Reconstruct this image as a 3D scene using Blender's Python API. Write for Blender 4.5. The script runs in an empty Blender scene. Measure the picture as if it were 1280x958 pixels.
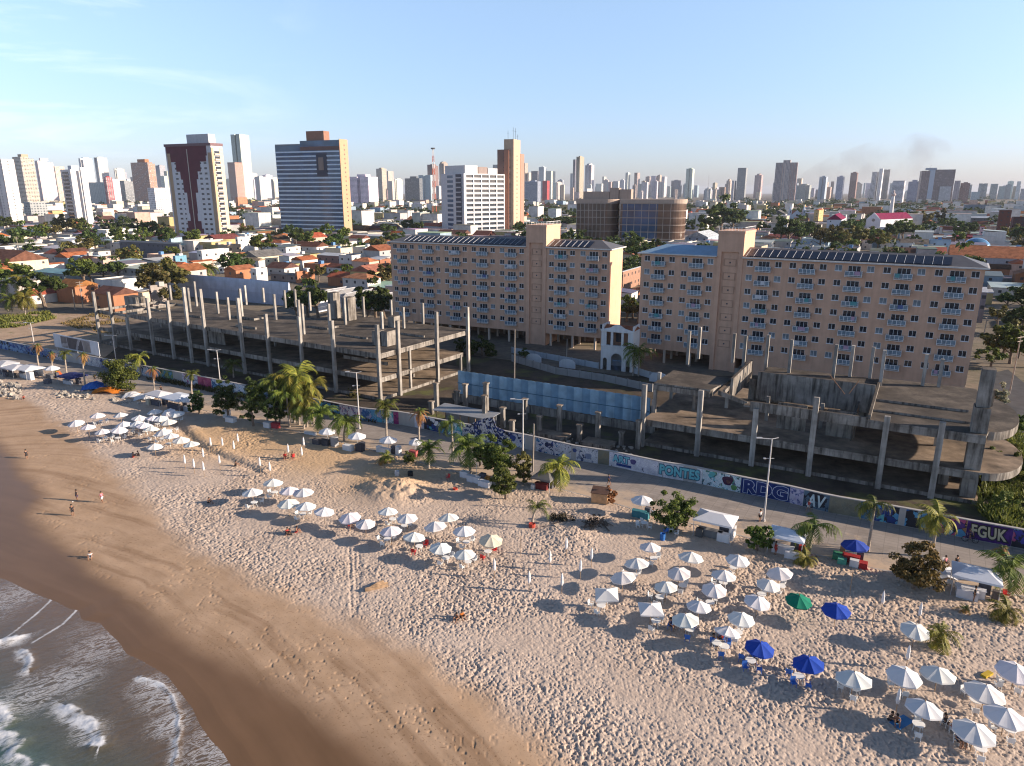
import bpy, math, random
import numpy as np
from mathutils import Vector, Matrix

random.seed(7)
rng = np.random.default_rng(7)
SC = bpy.context.scene
COL = SC.collection
# ------------------------------------------------------------------ camera model
F, PITCH, CAMH = 888.0, math.radians(15.07), 40.0
CP, SP = math.cos(PITCH), math.sin(PITCH)


def ray(px, py):
    x, v = (px - 640) / F, (py - 479) / F
    return (x, CP - v * SP, -SP - v * CP)


def at(px, py, z=0.0):
    """ground point (height z) seen at a pixel of the 1280x958 photograph"""
    d = ray(px, py)
    t = (z - CAMH) / d[2]
    return (d[0] * t, d[1] * t)


def proj(X, Y, Z):
    z = Z - CAMH
    dep = Y * CP - z * SP
    if dep < 1:
        return (-9999, -9999)
    return (640 + F * X / dep, 479 - F * (Y * SP + z * CP) / dep)


def height_at(X, Y, py):
    """height above (X,Y) that shows at image row py"""
    k = (479 - py) / F
    # (Y*SP+z*CP) = k*(Y*CP - z*SP)
    z = (k * Y * CP - Y * SP) / (CP + k * SP)
    return z + CAMH


# ------------------------------------------------------------------ objects
def tag(o, label=None, cat=None, group=None, kind=None):
    if label: o['label'] = label
    if cat: o['category'] = cat
    if group: o['group'] = group
    if kind: o['kind'] = kind
    return o


def link(name, me, parent=None, loc=None, rz=None, color=None):
    o = bpy.data.objects.new(name, me)
    COL.objects.link(o)
    if parent is not None: o.parent = parent
    if loc is not None: o.location = loc
    if rz is not None: o.rotation_euler = (0, 0, rz)
    if color is not None: o.color = (*color, 1)
    return o


def empty(name, loc=(0, 0, 0), rz=0.0):
    o = bpy.data.objects.new(name, None)
    COL.objects.link(o)
    o.location = loc
    o.rotation_euler = (0, 0, rz)
    o.empty_display_size = 0.3
    return o


def kids(o):
    return list(o.children)


def copy_tree(o, parent=None):
    c = o.copy()
    COL.objects.link(c)
    c.parent = parent
    for ch in kids(o):
        copy_tree(ch, c)
    return c


class MB:
    """collects faces, links them as ONE mesh object"""

    def __init__(s):
        s.v, s.f, s.m, s.mi, s.sm = [], [], [], 0, []
        s.smooth = False

    def add(s, vs, fs):
        b = len(s.v)
        s.v += [tuple(p) for p in vs]
        for f in fs:
            s.f.append(tuple(b + i for i in f)); s.m.append(s.mi); s.sm.append(s.smooth)
        return s

    def box(s, x0, x1, y0, y1, z0, z1):
        return s.add([(x0, y0, z0), (x1, y0, z0), (x1, y1, z0), (x0, y1, z0), (x0, y0, z1), (x1, y0, z1), (x1, y1, z1), (x0, y1, z1)],
                     [(3, 2, 1, 0), (4, 5, 6, 7), (0, 1, 5, 4), (1, 2, 6, 5), (2, 3, 7, 6), (3, 0, 4, 7)])

    def cbox(s, c, size, rz=0, tilt=None):
        sx, sy, sz = [k / 2 for k in size]
        M = Matrix.Rotation(rz, 3, 'Z')
        if tilt: M = M @ Matrix.Rotation(tilt[0], 3, 'X') @ Matrix.Rotation(tilt[1], 3, 'Y')
        P = [M @ Vector((a * sx, b * sy, k * sz)) + Vector(c) for k in (-1, 1) for a, b in ((-1, -1), (1, -1), (1, 1), (-1, 1))]
        return s.add(P, [(3, 2, 1, 0), (4, 5, 6, 7), (0, 1, 5, 4), (1, 2, 6, 5), (2, 3, 7, 6), (3, 0, 4, 7)])

    def prism(s, poly, z0, z1):
        n = len(poly)
        vs = [(x, y, z0) for x, y in poly] + [(x, y, z1) for x, y in poly]
        return s.add(vs, [tuple(range(n - 1, -1, -1)), tuple(range(n, 2 * n))] + [(i, (i + 1) % n, n + (i + 1) % n, n + i) for i in range(n)])

    def xprism(s, poly, y0, y1):
        """polygon in x,z extruded along y"""
        n = len(poly)
        vs = [(x, y0, z) for x, z in poly] + [(x, y1, z) for x, z in poly]
        return s.add(vs, [tuple(range(n)), tuple(range(2 * n - 1, n - 1, -1))] + [(i, n + i, n + (i + 1) % n, (i + 1) % n) for i in range(n)])

    def tube(s, pts, rad, n=6, cap=True):
        if not hasattr(rad, '__len__'): rad = [rad] * len(pts)
        P = [Vector(p) for p in pts]
        vs, fs = [], []
        for i, p in enumerate(P):
            d = (P[min(i + 1, len(P) - 1)] - P[max(i - 1, 0)]).normalized()
            a = d.cross(Vector((0, 1, 0.01))) if abs(d.y) < 0.9 else d.cross(Vector((1, 0, 0.01)))
            a.normalize(); b = d.cross(a)
            for k in range(n):
                t = 2 * math.pi * k / n
                vs.append(p + (a * math.cos(t) + b * math.sin(t)) * rad[i])
        for i in range(len(P) - 1):
            for k in range(n):
                fs.append((i * n + k, i * n + (k + 1) % n, (i + 1) * n + (k + 1) % n, (i + 1) * n + k))
        if cap:
            fs.append(tuple(range(n - 1, -1, -1))); fs.append(tuple((len(P) - 1) * n + k for k in range(n)))
        return s.add(vs, fs)

    def cyl(s, x, y, z0, z1, r, n=8, r1=None):
        return s.tube([(x, y, z0), (x, y, z1)], [r, r if r1 is None else r1], n)

    def lathe(s, prof, n=12, c=(0, 0, 0)):
        vs, fs = [], []
        for r, z in prof:
            for k in range(n):
                t = 2 * math.pi * k / n
                vs.append((c[0] + r * math.cos(t), c[1] + r * math.sin(t), c[2] + z))
        for i in range(len(prof) - 1):
            for k in range(n):
                fs.append((i * n + k, i * n + (k + 1) % n, (i + 1) * n + (k + 1) % n, (i + 1) * n + k))
        return s.add(vs, fs)

    def gable(s, x0, x1, y0, y1, z, h, ov=0.4, t=0.15, along='x'):
        """gable roof as one solid"""
        if along == 'x':
            ym = (y0 + y1) / 2
            a = [(x0 - ov, y0 - ov, z), (x1 + ov, y0 - ov, z), (x1 + ov, ym, z + h), (x0 - ov, ym, z + h), (x0 - ov, y1 + ov, z), (x1 + ov, y1 + ov, z)]
            fs = [(0, 1, 2, 3), (3, 2, 5, 4), (0, 3, 4), (1, 5, 2), (0, 4, 5, 1)]
        else:
            xm = (x0 + x1) / 2
            a = [(x0 - ov, y0 - ov, z), (x0 - ov, y1 + ov, z), (xm, y1 + ov, z + h), (xm, y0 - ov, z + h), (x1 + ov, y0 - ov, z), (x1 + ov, y1 + ov, z)]
            fs = [(3, 2, 1, 0), (4, 5, 2, 3), (0, 4, 3), (1, 2, 5), (0, 1, 5, 4)]
        return s.add(a, fs)

    def hip(s, x0, x1, y0, y1, z, h, ov=0.5):
        x0 -= ov; x1 += ov; y0 -= ov; y1 += ov
        ym = (y0 + y1) / 2; d = min((y1 - y0) / 2, (x1 - x0) / 2 - .05)
        return s.add([(x0, y0, z), (x1, y0, z), (x1, y1, z), (x0, y1, z), (x0 + d, ym, z + h), (x1 - d, ym, z + h)],
                     [(0, 1, 5, 4), (1, 2, 5), (2, 3, 4, 5), (3, 0, 4), (3, 2, 1, 0)])

    def mesh(s, name, mats):
        me = bpy.data.meshes.new(name)
        me.from_pydata(s.v, [], s.f)
        if not isinstance(mats, (list, tuple)): mats = [mats]
        for m in mats: me.materials.append(m)
        if any(s.m): me.polygons.foreach_set('material_index', s.m)
        me.polygons.foreach_set('use_smooth', s.sm)
        me.update()
        return me

    def build(s, name, mats, parent=None, loc=None, rz=None, color=None):
        return link(name, s.mesh(name, mats), parent, loc, rz, color)


def np_mesh(name, V, Q, mats, smooth=True, attrs=None):
    me = bpy.data.meshes.new(name)
    n, k = Q.shape
    me.vertices.add(len(V)); me.vertices.foreach_set('co', V.astype(np.float32).ravel())
    me.loops.add(n * k); me.loops.foreach_set('vertex_index', Q.astype(np.int32).ravel())
    me.polygons.add(n)
    me.polygons.foreach_set('loop_start', np.arange(0, n * k, k, dtype=np.int32))
    me.polygons.foreach_set('use_smooth', np.full(n, smooth))
    for m in (mats if isinstance(mats, (list, tuple)) else [mats]): me.materials.append(m)
    for a, val in (attrs or {}).items():
        at_ = me.attributes.new(a, 'FLOAT', 'POINT'); at_.data.foreach_set('value', val.astype(np.float32))
    me.update(calc_edges=True)
    return me


ORD = 'first second third fourth fifth sixth seventh eighth ninth tenth eleventh twelfth thirteenth fourteenth fifteenth sixteenth seventeenth eighteenth nineteenth twentieth'.split()
ORD += ['twenty-' + w for w in ORD[:9]] + ['thirtieth'] + ['thirty-' + w for w in ORD[:9]] + ['fortieth'] + ['forty-' + w for w in ORD[:9]] + ['fiftieth'] + ['fifty-' + w for w in ORD[:9]]


def ordn(i): return ORD[i] if i < len(ORD) else 'last'


# ------------------------------------------------------------------ numpy noise
def vnoise(x, y, seed=0):
    xi, yi = np.floor(x).astype(np.int64), np.floor(y).astype(np.int64)
    fx, fy = x - xi, y - yi
    fx = fx * fx * (3 - 2 * fx); fy = fy * fy * (3 - 2 * fy)

    def h(a, b):
        n = (a * 374761393 + b * 668265263 + seed * 1442695041) & 0xFFFFFFFF
        n = ((n ^ (n >> 13)) * 1274126177) & 0xFFFFFFFF
        return ((n ^ (n >> 16)) & 0xFFFF) / 65535.0
    return (h(xi, yi) * (1 - fx) + h(xi + 1, yi) * fx) * (1 - fy) + (h(xi, yi + 1) * (1 - fx) + h(xi + 1, yi + 1) * fx) * fy


def fbm(x, y, seed=0, o=3):
    s, a, t = 0, 1, 0
    for i in range(o):
        s = s + a * vnoise(x * 2 ** i, y * 2 ** i, seed + i); t += a; a *= .5
    return s / t


def poly_dist(X, Y, pts):
    """distance to an open polyline and the side (>0 on its left)"""
    best = np.full(X.shape, 1e9); side = np.zeros(X.shape); along = np.zeros(X.shape); acc = 0
    for (x0, y0), (x1, y1) in zip(pts[:-1], pts[1:]):
        dx, dy = x1 - x0, y1 - y0; L2 = dx * dx + dy * dy
        t = np.clip(((X - x0) * dx + (Y - y0) * dy) / L2, 0, 1)
        d = np.hypot(X - x0 - t * dx, Y - y0 - t * dy)
        c = dx * (Y - y0) - dy * (X - x0)
        m = d < best
        best = np.where(m, d, best); side = np.where(m, c, side); along = np.where(m, acc + t * math.sqrt(L2), along)
        acc += math.sqrt(L2)
    return best, np.sign(side), along


def ang(v): return math.atan2(v[1], v[0])
# ------------------------------------------------------------------ materials (all procedural)
class NT:
    def __init__(s, name):
        s.mat = bpy.data.materials.new(name); s.mat.use_nodes = True
        s.t = s.mat.node_tree; s.t.nodes.clear()
        s.out = s.n('ShaderNodeOutputMaterial')

    def n(s, kind, **kw):
        nd = s.t.nodes.new(kind)
        for k, v in kw.items():
            if k[0] == '_': nd.inputs[k[1:].replace('_', ' ')].default_value = v
            else: setattr(nd, k, v)
        return nd

    def l(s, a, b): s.t.links.new(a, b)

    def math(s, op, a, b=None, c=None):
        m = s.n('ShaderNodeMath', operation=op)
        for i, v in enumerate((a, b, c)):
            if v is None: continue
            if isinstance(v, (int, float)): m.inputs[i].default_value = v
            else: s.l(v, m.inputs[i])
        return m.outputs[0]

    def mix(s, f, a, b, mode='MIX'):
        m = s.n('ShaderNodeMix', data_type='RGBA', blend_type=mode)
        for i, v in ((0, f), (6, a), (7, b)):
            if isinstance(v, (int, float)): m.inputs[i].default_value = v
            elif isinstance(v, (tuple, list)): m.inputs[i].default_value = (*v[:3], 1)
            else: s.l(v, m.inputs[i])
        return m.outputs[2]

    def noise(s, scale, detail=3, vec=None, rough=.5, dist=0):
        n = s.n('ShaderNodeTexNoise'); n.inputs['Scale'].default_value = scale; n.inputs['Detail'].default_value = detail
        n.inputs['Roughness'].default_value = rough; n.inputs['Distortion'].default_value = dist
        if vec is not None: s.l(vec, n.inputs['Vector'])
        return n.outputs['Fac']

    def ramp(s, f, stops, interp='LINEAR'):
        r = s.n('ShaderNodeValToRGB'); r.color_ramp.interpolation = interp
        e = r.color_ramp.elements
        while len(e) > 1: e.remove(e[-1])
        for i, (p, c) in enumerate(stops):
            if i == 0: el = e[0]; el.position = p
            else: el = e.new(p)
            el.color = (*(c if isinstance(c, (tuple, list)) else (c, c, c)), 1)
        s.l(f, r.inputs[0]); return r.outputs[0]

    def pos(s): return s.n('ShaderNodeNewGeometry').outputs['Position']

    def obj(s): return s.n('ShaderNodeTexCoord').outputs['Object']

    def attr(s, name): return s.n('ShaderNodeAttribute', attribute_name=name).outputs['Fac']

    def sep(s, v):
        x = s.n('ShaderNodeSeparateXYZ'); s.l(v, x.inputs[0]); return x.outputs

    def mapv(s, v, scale=(1, 1, 1), rot=(0, 0, 0)):
        m = s.n('ShaderNodeMapping'); m.inputs['Scale'].default_value = scale; m.inputs['Rotation'].default_value = rot
        s.l(v, m.inputs['Vector']); return m.outputs[0]

    def bsdf(s, color, rough=.7, spec=.3, bump=None, bstr=.3, bdist=.1, metal=0, trans=None):
        b = s.n('ShaderNodeBsdfPrincipled')
        for k, v in (('Base Color', color), ('Roughness', rough), ('Specular IOR Level', spec), ('Metallic', metal)):
            if isinstance(v, (int, float)): b.inputs[k].default_value = v
            elif isinstance(v, (tuple, list)): b.inputs[k].default_value = (*v, 1)
            else: s.l(v, b.inputs[k])
        if bump is not None:
            bn = s.n('ShaderNodeBump'); bn.inputs['Strength'].default_value = bstr; bn.inputs['Distance'].default_value = bdist
            s.l(bump, bn.inputs['Height']); s.l(bn.outputs[0], b.inputs['Normal'])
        sh = b.outputs[0]
        if trans:
            tr = s.n('ShaderNodeBsdfTranslucent')
            if isinstance(color, (tuple, list)): tr.inputs[0].default_value = (*color, 1)
            else: s.l(color, tr.inputs[0])
            mx = s.n('ShaderNodeMixShader'); mx.inputs[0].default_value = trans
            s.l(sh, mx.inputs[1]); s.l(tr.outputs[0], mx.inputs[2]); sh = mx.outputs[0]
        s.l(sh, s.out.inputs['Surface'])
        return s.mat


MATS = {}


def plain(name, col, rough=.7, var=.15, scale=2., spec=.3, trans=None, metal=0, bump=0):
    """a plain surface with a little mottling, colour fixed"""
    if name in MATS: return MATS[name]
    t = NT(name)
    nz = t.noise(scale, 4, t.obj())
    c = t.mix(t.ramp(nz, [(.3, 0.), (.7, 1.)]), [k * (1 - var) for k in col], [min(1, k * (1 + var)) for k in col])
    MATS[name] = t.bsdf(c, rough, spec, trans=trans, metal=metal, bump=nz if bump else None, bstr=bump)
    return MATS[name]


def tinted(name, rough=.8, var=.2, scale=.6, streak=.1, spec=.2, bump=0, trans=None):
    """takes the object's own colour, with weathering blotches and rain streaks"""
    t = NT(name)
    c0 = t.n('ShaderNodeObjectInfo').outputs['Color']
    p = t.obj()
    a = t.ramp(t.noise(scale, 5, p, .6), [(.3, 1 - var), (.65, 1.)])
    st = t.ramp(t.noise(1.0, 3, t.mapv(p, (1.6, 1.6, .09))), [(.35, 1 - streak), (.6, 1.)])
    c = t.mix(1., t.mix(1., c0, a, 'MULTIPLY'), st, 'MULTIPLY')
    return t.bsdf(c, rough, spec, bump=t.noise(scale * 8, 3, p) if bump else None, bstr=bump, trans=trans)


def tile_roof():
    t = NT('tile_roof')
    c0 = t.n('ShaderNodeObjectInfo').outputs['Color']
    p = t.obj()
    w = t.n('ShaderNodeTexWave', wave_type='BANDS', bands_direction='X'); w.inputs['Scale'].default_value = 1.1; w.inputs['Distortion'].default_value = .4
    t.l(p, w.inputs['Vector'])
    a = t.ramp(t.noise(.5, 6, p, .65), [(.3, .45), (.5, .85), (.7, 1.15)])
    c = t.mix(1., c0, a, 'MULTIPLY')
    return t.bsdf(c, .85, .1, bump=w.outputs['Fac'], bstr=.5, bdist=.08)


def facade(name, style):
    """walls of the far towers: the object's colour with a grid of windows laid out in metres on its faces"""
    t = NT(name)
    oi = t.n('ShaderNodeObjectInfo')
    tc = t.n('ShaderNodeTexCoord')
    x, y, z = t.sep(tc.outputs['Object'])
    nx, ny, nz = t.sep(tc.outputs['Normal'])
    isx = t.math('GREATER_THAN', t.math('ABSOLUTE', nx), .7)
    u = t.math('ADD', t.math('MULTIPLY', isx, y), t.math('MULTIPLY', t.math('SUBTRACT', 1, isx), x))
    u = t.math('ADD', u, 500.)
    up = t.math('GREATER_THAN', t.math('ABSOLUTE', nz), .5)
    cw, fh = {'punched': (3.4, 3.0), 'ribbon': (2.2, 3.1), 'stripe': (4.6, 3.0), 'balcony': (5.6, 3.0), 'blank': (7.5, 3.0)}[style]
    fu = t.math('FRACT', t.math('DIVIDE', u, cw)); fz = t.math('FRACT', t.math('DIVIDE', z, fh))
    iu = t.math('FLOOR', t.math('DIVIDE', u, cw)); iz = t.math('FLOOR', t.math('DIVIDE', z, fh))

    def band(f, a, b): return t.math('MULTIPLY', t.math('GREATER_THAN', f, a), t.math('LESS_THAN', f, b))
    lim = {'punched': (.25, .75, .3, .75), 'ribbon': (.04, .96, .32, .82), 'stripe': (.3, .72, .12, .9), 'balcony': (.2, .85, .38, .92), 'blank': (.4, .62, .35, .7)}[style]
    win = t.math('MULTIPLY', band(fu, lim[0], lim[1]), band(fz, lim[2], lim[3]))
    win = t.math('MULTIPLY', win, t.math('SUBTRACT', 1, up))
    wn = t.n('ShaderNodeTexWhiteNoise', noise_dimensions='3D')
    cb = t.n('ShaderNodeCombineXYZ'); t.l(iu, cb.inputs[0]); t.l(iz, cb.inputs[1]); t.l(isx, cb.inputs[2]); t.l(cb.outputs[0], wn.inputs['Vector'])
    glass = t.ramp(wn.outputs['Value'], [(0, (.025, .035, .05)), (.55, (.06, .075, .1)), (.85, (.16, .18, .2)), (1, (.35, .34, .32))])
    wall = oi.outputs['Color']
    a = t.ramp(t.noise(.12, 4, tc.outputs['Object']), [(.3, .8), (.7, 1.05)])
    wall = t.mix(1., wall, a, 'MULTIPLY')
    if style == 'balcony':   # pale parapet bands
        par = t.math('MULTIPLY', t.math('LESS_THAN', fz, .34), band(fu, .12, .93))
        wall = t.mix(t.math('MULTIPLY', par, .6), wall, (.62, .62, .6))
    if style == 'stripe':
        wall = t.mix(t.math('MULTIPLY', band(fu, .3, .72), .5), wall, (.2, .2, .22))
    if style == 'blank':
        jt = t.math('LESS_THAN', fz, .05); wall = t.mix(t.math('MULTIPLY', jt, .25), wall, (.1, .1, .1))
    c = t.mix(win, wall, glass)
    r = t.math('SUBTRACT', .8, t.math('MULTIPLY', win, .6))
    return t.bsdf(c, r, .35)


def graffiti(name, pal, scale=.35, seed=0, bg=None, amount=.5):
    """spray paint: hard-edged colour patches and scrawled outlines over a ground coat"""
    t = NT(name)
    p = t.n('ShaderNodeTexCoord').outputs['Object']
    off = t.n('ShaderNodeVectorMath', operation='ADD'); off.inputs[1].default_value = (seed * 17.3, seed * 5.1, seed * 3.7); t.l(p, off.inputs[0])
    nz = t.n('ShaderNodeTexNoise'); nz.inputs['Scale'].default_value = scale * 1.6; nz.inputs['Detail'].default_value = 3; t.l(off.outputs[0], nz.inputs['Vector'])
    dv = t.mix(.55, off.outputs[0], nz.outputs['Color'], 'LINEAR_LIGHT')
    vo = t.n('ShaderNodeTexVoronoi'); vo.inputs['Scale'].default_value = scale * 1.5; t.l(dv, vo.inputs['Vector'])
    sx = t.sep(vo.outputs['Color'])
    n = len(pal)
    c = t.ramp(sx[0], [(i / n, q) for i, q in enumerate(pal)], 'CONSTANT')
    ve = t.n('ShaderNodeTexVoronoi', feature='DISTANCE_TO_EDGE'); ve.inputs['Scale'].default_value = scale * 1.5; t.l(dv, ve.inputs['Vector'])
    ln = t.math('LESS_THAN', ve.outputs['Distance'], .045)
    c = t.mix(ln, c, pal[-1])
    if bg:
        msk = t.ramp(t.noise(scale * 1.3, 2, off.outputs[0], .5, 1.2), [(0, 0.), (1 - amount - .02, 0.), (1 - amount, 1.)], 'LINEAR')
        c = t.mix(msk, bg, c)
        w2 = t.n('ShaderNodeTexNoise'); w2.inputs['Scale'].default_value = scale * 5; w2.inputs['Detail'].default_value = 1; w2.inputs['Distortion'].default_value = 2.5; t.l(off.outputs[0], w2.inputs['Vector'])
        sc = t.math('LESS_THAN', t.math('ABSOLUTE', t.math('SUBTRACT', w2.outputs['Fac'], .5)), .05)
        c = t.mix(t.math('MULTIPLY', sc, .8), c, pal[0])
    dirt = t.ramp(t.noise(.8, 5, p, .6), [(.3, .72), (.6, 1.)])
    return t.bsdf(t.mix(1., c, dirt, 'MULTIPLY'), .75, .2)


def leafy(name, col, var=.5, trans=.3):
    t = NT(name)
    r = t.n('ShaderNodeObjectInfo').outputs['Random']
    nz = t.noise(1.3, 2, t.obj())
    isl = t.n('ShaderNodeNewGeometry').outputs['Random Per Island']
    k = t.math('ADD', t.math('MULTIPLY', isl, .6), t.math('MULTIPLY', nz, .4))
    lo = [q * (1 - var) for q in col]; hi = [col[0] * (1 + var) * 1.25, col[1] * (1 + var), col[2] * (1 + var * .5)]
    c = t.ramp(k, [(.15, lo), (.5, col), (.9, hi)])
    hs = t.n('ShaderNodeHueSaturation'); t.l(c, hs.inputs['Color'])
    t.l(t.math('ADD', .475, t.math('MULTIPLY', r, .04)), hs.inputs['Hue']); t.l(t.math('ADD', .75, t.math('MULTIPLY', r, .5)), hs.inputs['Value'])
    return t.bsdf(hs.outputs[0], .6, .25, trans=trans)


def concrete():
    """raw, blackened, rain-streaked concrete of the shells"""
    t = NT('weathered_concrete')
    p = t.pos()
    n1 = t.noise(.35, 6, p, .65)
    n2 = t.noise(1.2, 4, t.mapv(p, (1.5, 1.5, .15)), .6)
    nz = t.sep(t.n('ShaderNodeNewGeometry').outputs['Normal'])[2]
    base = t.ramp(n1, [(.25, (.12, .108, .095)), (.5, (.24, .22, .195)), (.75, (.40, .37, .33))])
    st = t.ramp(n2, [(.34, (.3, .29, .28)), (.55, (1., 1., 1.))])
    side = t.mix(1., base, st, 'MULTIPLY')
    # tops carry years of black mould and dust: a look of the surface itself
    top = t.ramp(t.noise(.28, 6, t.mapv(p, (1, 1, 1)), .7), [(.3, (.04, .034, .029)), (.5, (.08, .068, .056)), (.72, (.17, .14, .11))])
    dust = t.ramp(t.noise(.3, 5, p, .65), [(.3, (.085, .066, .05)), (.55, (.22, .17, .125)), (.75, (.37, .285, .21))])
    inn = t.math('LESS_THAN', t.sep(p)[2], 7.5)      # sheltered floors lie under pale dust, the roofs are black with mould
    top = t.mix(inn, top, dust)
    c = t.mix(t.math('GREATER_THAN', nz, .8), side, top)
    return t.bsdf(c, .9, .15, bump=t.noise(3, 5, p, .7), bstr=.4, bdist=.08)


M = {}
M['wall'] = tinted('painted_wall', var=.13)
M['roof'] = tile_roof()
M['metal_roof'] = tinted('sheet_roof', .45, .25, .3, .1, .4)
M['fabric'] = tinted('canopy_fabric', .8, .06, 1.5, .0, .2, trans=.18)
M['paint'] = tinted('gloss_paint', .4, .1, 1., .05, .4)
for s_ in ('punched', 'ribbon', 'stripe', 'balcony', 'blank'): M[s_] = facade('facade_' + s_, s_)
M['concrete'] = concrete()
M['pale_concrete'] = tinted('pale_concrete', .9, .45, .5, .45, .15)
M['white_plastic'] = plain('white_plastic', (.72, .72, .7), .4, .05, 3)
M['blue_plastic'] = plain('blue_plastic', (.05, .16, .5), .4, .08, 3)
M['red_plastic'] = plain('red_plastic', (.5, .03, .03), .4, .08, 3)
M['dark_glass'] = plain('dark_glass', (.03, .04, .055), .12, .3, .3, .6)
M['blue_glass'] = plain('blue_glass', (.022, .07, .15), .12, .4, .12, .6)
M['bronze_glass'] = plain('bronze_glass', (.10, .062, .045), .15, .45, .15, .7)
M['white_frame'] = plain('white_frame', (.74, .75, .76), .5, .05)
M['steel'] = plain('galvanised_steel', (.42, .43, .44), .45, .12, 3, .4)
M['dark_steel'] = plain('dark_steel', (.06, .06, .065), .5, .2, 3)
M['wood'] = plain('weathered_wood', (.3, .2, .12), .8, .35, 3, bump=.3)
M['plywood'] = plain('plywood', (.52, .3, .15), .8, .2, 2)
M['bark'] = plain('bark', (.16, .12, .09), .9, .35, 4, bump=.5)
M['palm_bark'] = plain('palm_bark', (.33, .28, .23), .9, .3, 4, bump=.4)
M['leaf'] = leafy('almond_leaf', (.09, .13, .026), .6)
M['leaf_dark'] = leafy('dark_leaf', (.05, .085, .022), .6)
M['leaf_olive'] = leafy('olive_leaf', (.12, .12, .035))
M['leaf_red'] = leafy('rusty_leaf', (.14, .115, .036), .75)
M['frond'] = leafy('palm_frond', (.1, .14, .028), .55)
M['frond_dry'] = leafy('dry_frond', (.3, .17, .06), .4)
M['grass'] = leafy('long_grass', (.13, .16, .035), .5)
M['solar'] = plain('solar_glass', (.012, .016, .03), .38, .2, .5, .25)
M['skin'] = plain('brown_skin', (.27, .14, .085), .55, .08, 5)
M['hair'] = plain('black_hair', (.015, .012, .01), .6, .2, 8)
M['stone'] = plain('grey_rock', (.3, .27, .23), .9, .35, 1.5, bump=.6)
# ------------------------------------------------------------------ camera, sun, sky
cam = bpy.data.objects.new('camera', bpy.data.cameras.new('camera'))
COL.objects.link(cam)
cam.location = (0, 0, CAMH); cam.rotation_euler = (math.pi / 2 - PITCH, 0, 0)
cam.data.sensor_width = 36; cam.data.lens = 36 * F / 1280
cam.data.clip_start = 1; cam.data.clip_end = 60000
SC.camera = cam

SUN_EL, SUN_AZ = math.radians(17.5), math.radians(97.5)      # azimuth clockwise from +Y
sd = Vector((math.sin(SUN_AZ) * math.cos(SUN_EL), math.cos(SUN_AZ) * math.cos(SUN_EL), math.sin(SUN_EL)))
sun = bpy.data.objects.new('sun', bpy.data.lights.new('sun', 'SUN'))
COL.objects.link(sun)
sun.data.energy = 4.8; sun.data.angle = math.radians(.55); sun.data.color = (1, .825, .66)
sun.rotation_euler = sd.to_track_quat('Z', 'Y').to_euler()

W = bpy.data.worlds.new('World'); SC.world = W; W.use_nodes = True
wt = W.node_tree; wt.nodes.clear()
sky = wt.nodes.new('ShaderNodeTexSky'); sky.sky_type = 'NISHITA'; sky.sun_disc = False
sky.sun_elevation = SUN_EL; sky.sun_rotation = SUN_AZ
sky.air_density = 1.0; sky.dust_density = .6; sky.ozone_density = 2.2; sky.altitude = 0
bg = wt.nodes.new('ShaderNodeBackground'); bg.inputs[1].default_value = .118
wo = wt.nodes.new('ShaderNodeOutputWorld')
tcw = wt.nodes.new('ShaderNodeTexCoord')
# thin cirrus high on the seaward side of the town
mp = wt.nodes.new('ShaderNodeMapping'); mp.inputs['Scale'].default_value = (2.2, 2.2, 14.); mp.inputs['Rotation'].default_value = (.12, .2, 0)
cn = wt.nodes.new('ShaderNodeTexNoise'); cn.inputs['Scale'].default_value = 1.6; cn.inputs['Detail'].default_value = 7; cn.inputs['Roughness'].default_value = .62; cn.inputs['Distortion'].default_value = .6
wt.links.new(tcw.outputs['Generated'], mp.inputs['Vector']); wt.links.new(mp.outputs[0], cn.inputs['Vector'])
cr = wt.nodes.new('ShaderNodeValToRGB'); cr.color_ramp.elements[0].position = .47; cr.color_ramp.elements[1].position = .8
wt.links.new(cn.outputs['Fac'], cr.inputs[0])
# only the part of the sky towards the upper left of the town carries cloud
dp = wt.nodes.new('ShaderNodeVectorMath'); dp.operation = 'DOT_PRODUCT'; dp.inputs[1].default_value = Vector((-.62, .74, .2)).normalized()
wt.links.new(tcw.outputs['Generated'], dp.inputs[0])
mr = wt.nodes.new('ShaderNodeMapRange'); mr.inputs[1].default_value = .9; mr.inputs[2].default_value = .995
wt.links.new(dp.outputs['Value'], mr.inputs[0])
ml = wt.nodes.new('ShaderNodeMath'); ml.operation = 'MULTIPLY'; wt.links.new(cr.outputs[0], ml.inputs[0]); wt.links.new(mr.outputs[0], ml.inputs[1])
mx = wt.nodes.new('ShaderNodeMix'); mx.data_type = 'RGBA'; mx.inputs[7].default_value = (6.2, 6.4, 7., 1)
m5 = wt.nodes.new('ShaderNodeMath'); m5.operation = 'MULTIPLY'; m5.inputs[1].default_value = .55; wt.links.new(ml.outputs[0], m5.inputs[0])
sz = wt.nodes.new('ShaderNodeSeparateXYZ'); wt.links.new(tcw.outputs['Generated'], sz.inputs[0])
er = wt.nodes.new('ShaderNodeValToRGB'); e_ = er.color_ramp.elements
e_[0].position = 0.; e_[0].color = (.60, .63, .98, 1); e_[1].position = 1.; e_[1].color = (.3, .34, .4, 1)
for p__, c__ in ((.12, (.84, .83, 1.0)), (.24, (1.13, 1.04, 1.07)), (.34, (.86, .87, .96)), (.6, (.42, .46, .52))):
    k_ = e_.new(p__); k_.color = (*c__, 1)
wt.links.new(sz.outputs[2], er.inputs[0])
tm = wt.nodes.new('ShaderNodeMix'); tm.data_type = 'RGBA'; tm.blend_type = 'MULTIPLY'; tm.inputs[0].default_value = 1
wt.links.new(sky.outputs[0], tm.inputs[6]); wt.links.new(er.outputs[0], tm.inputs[7])
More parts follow.
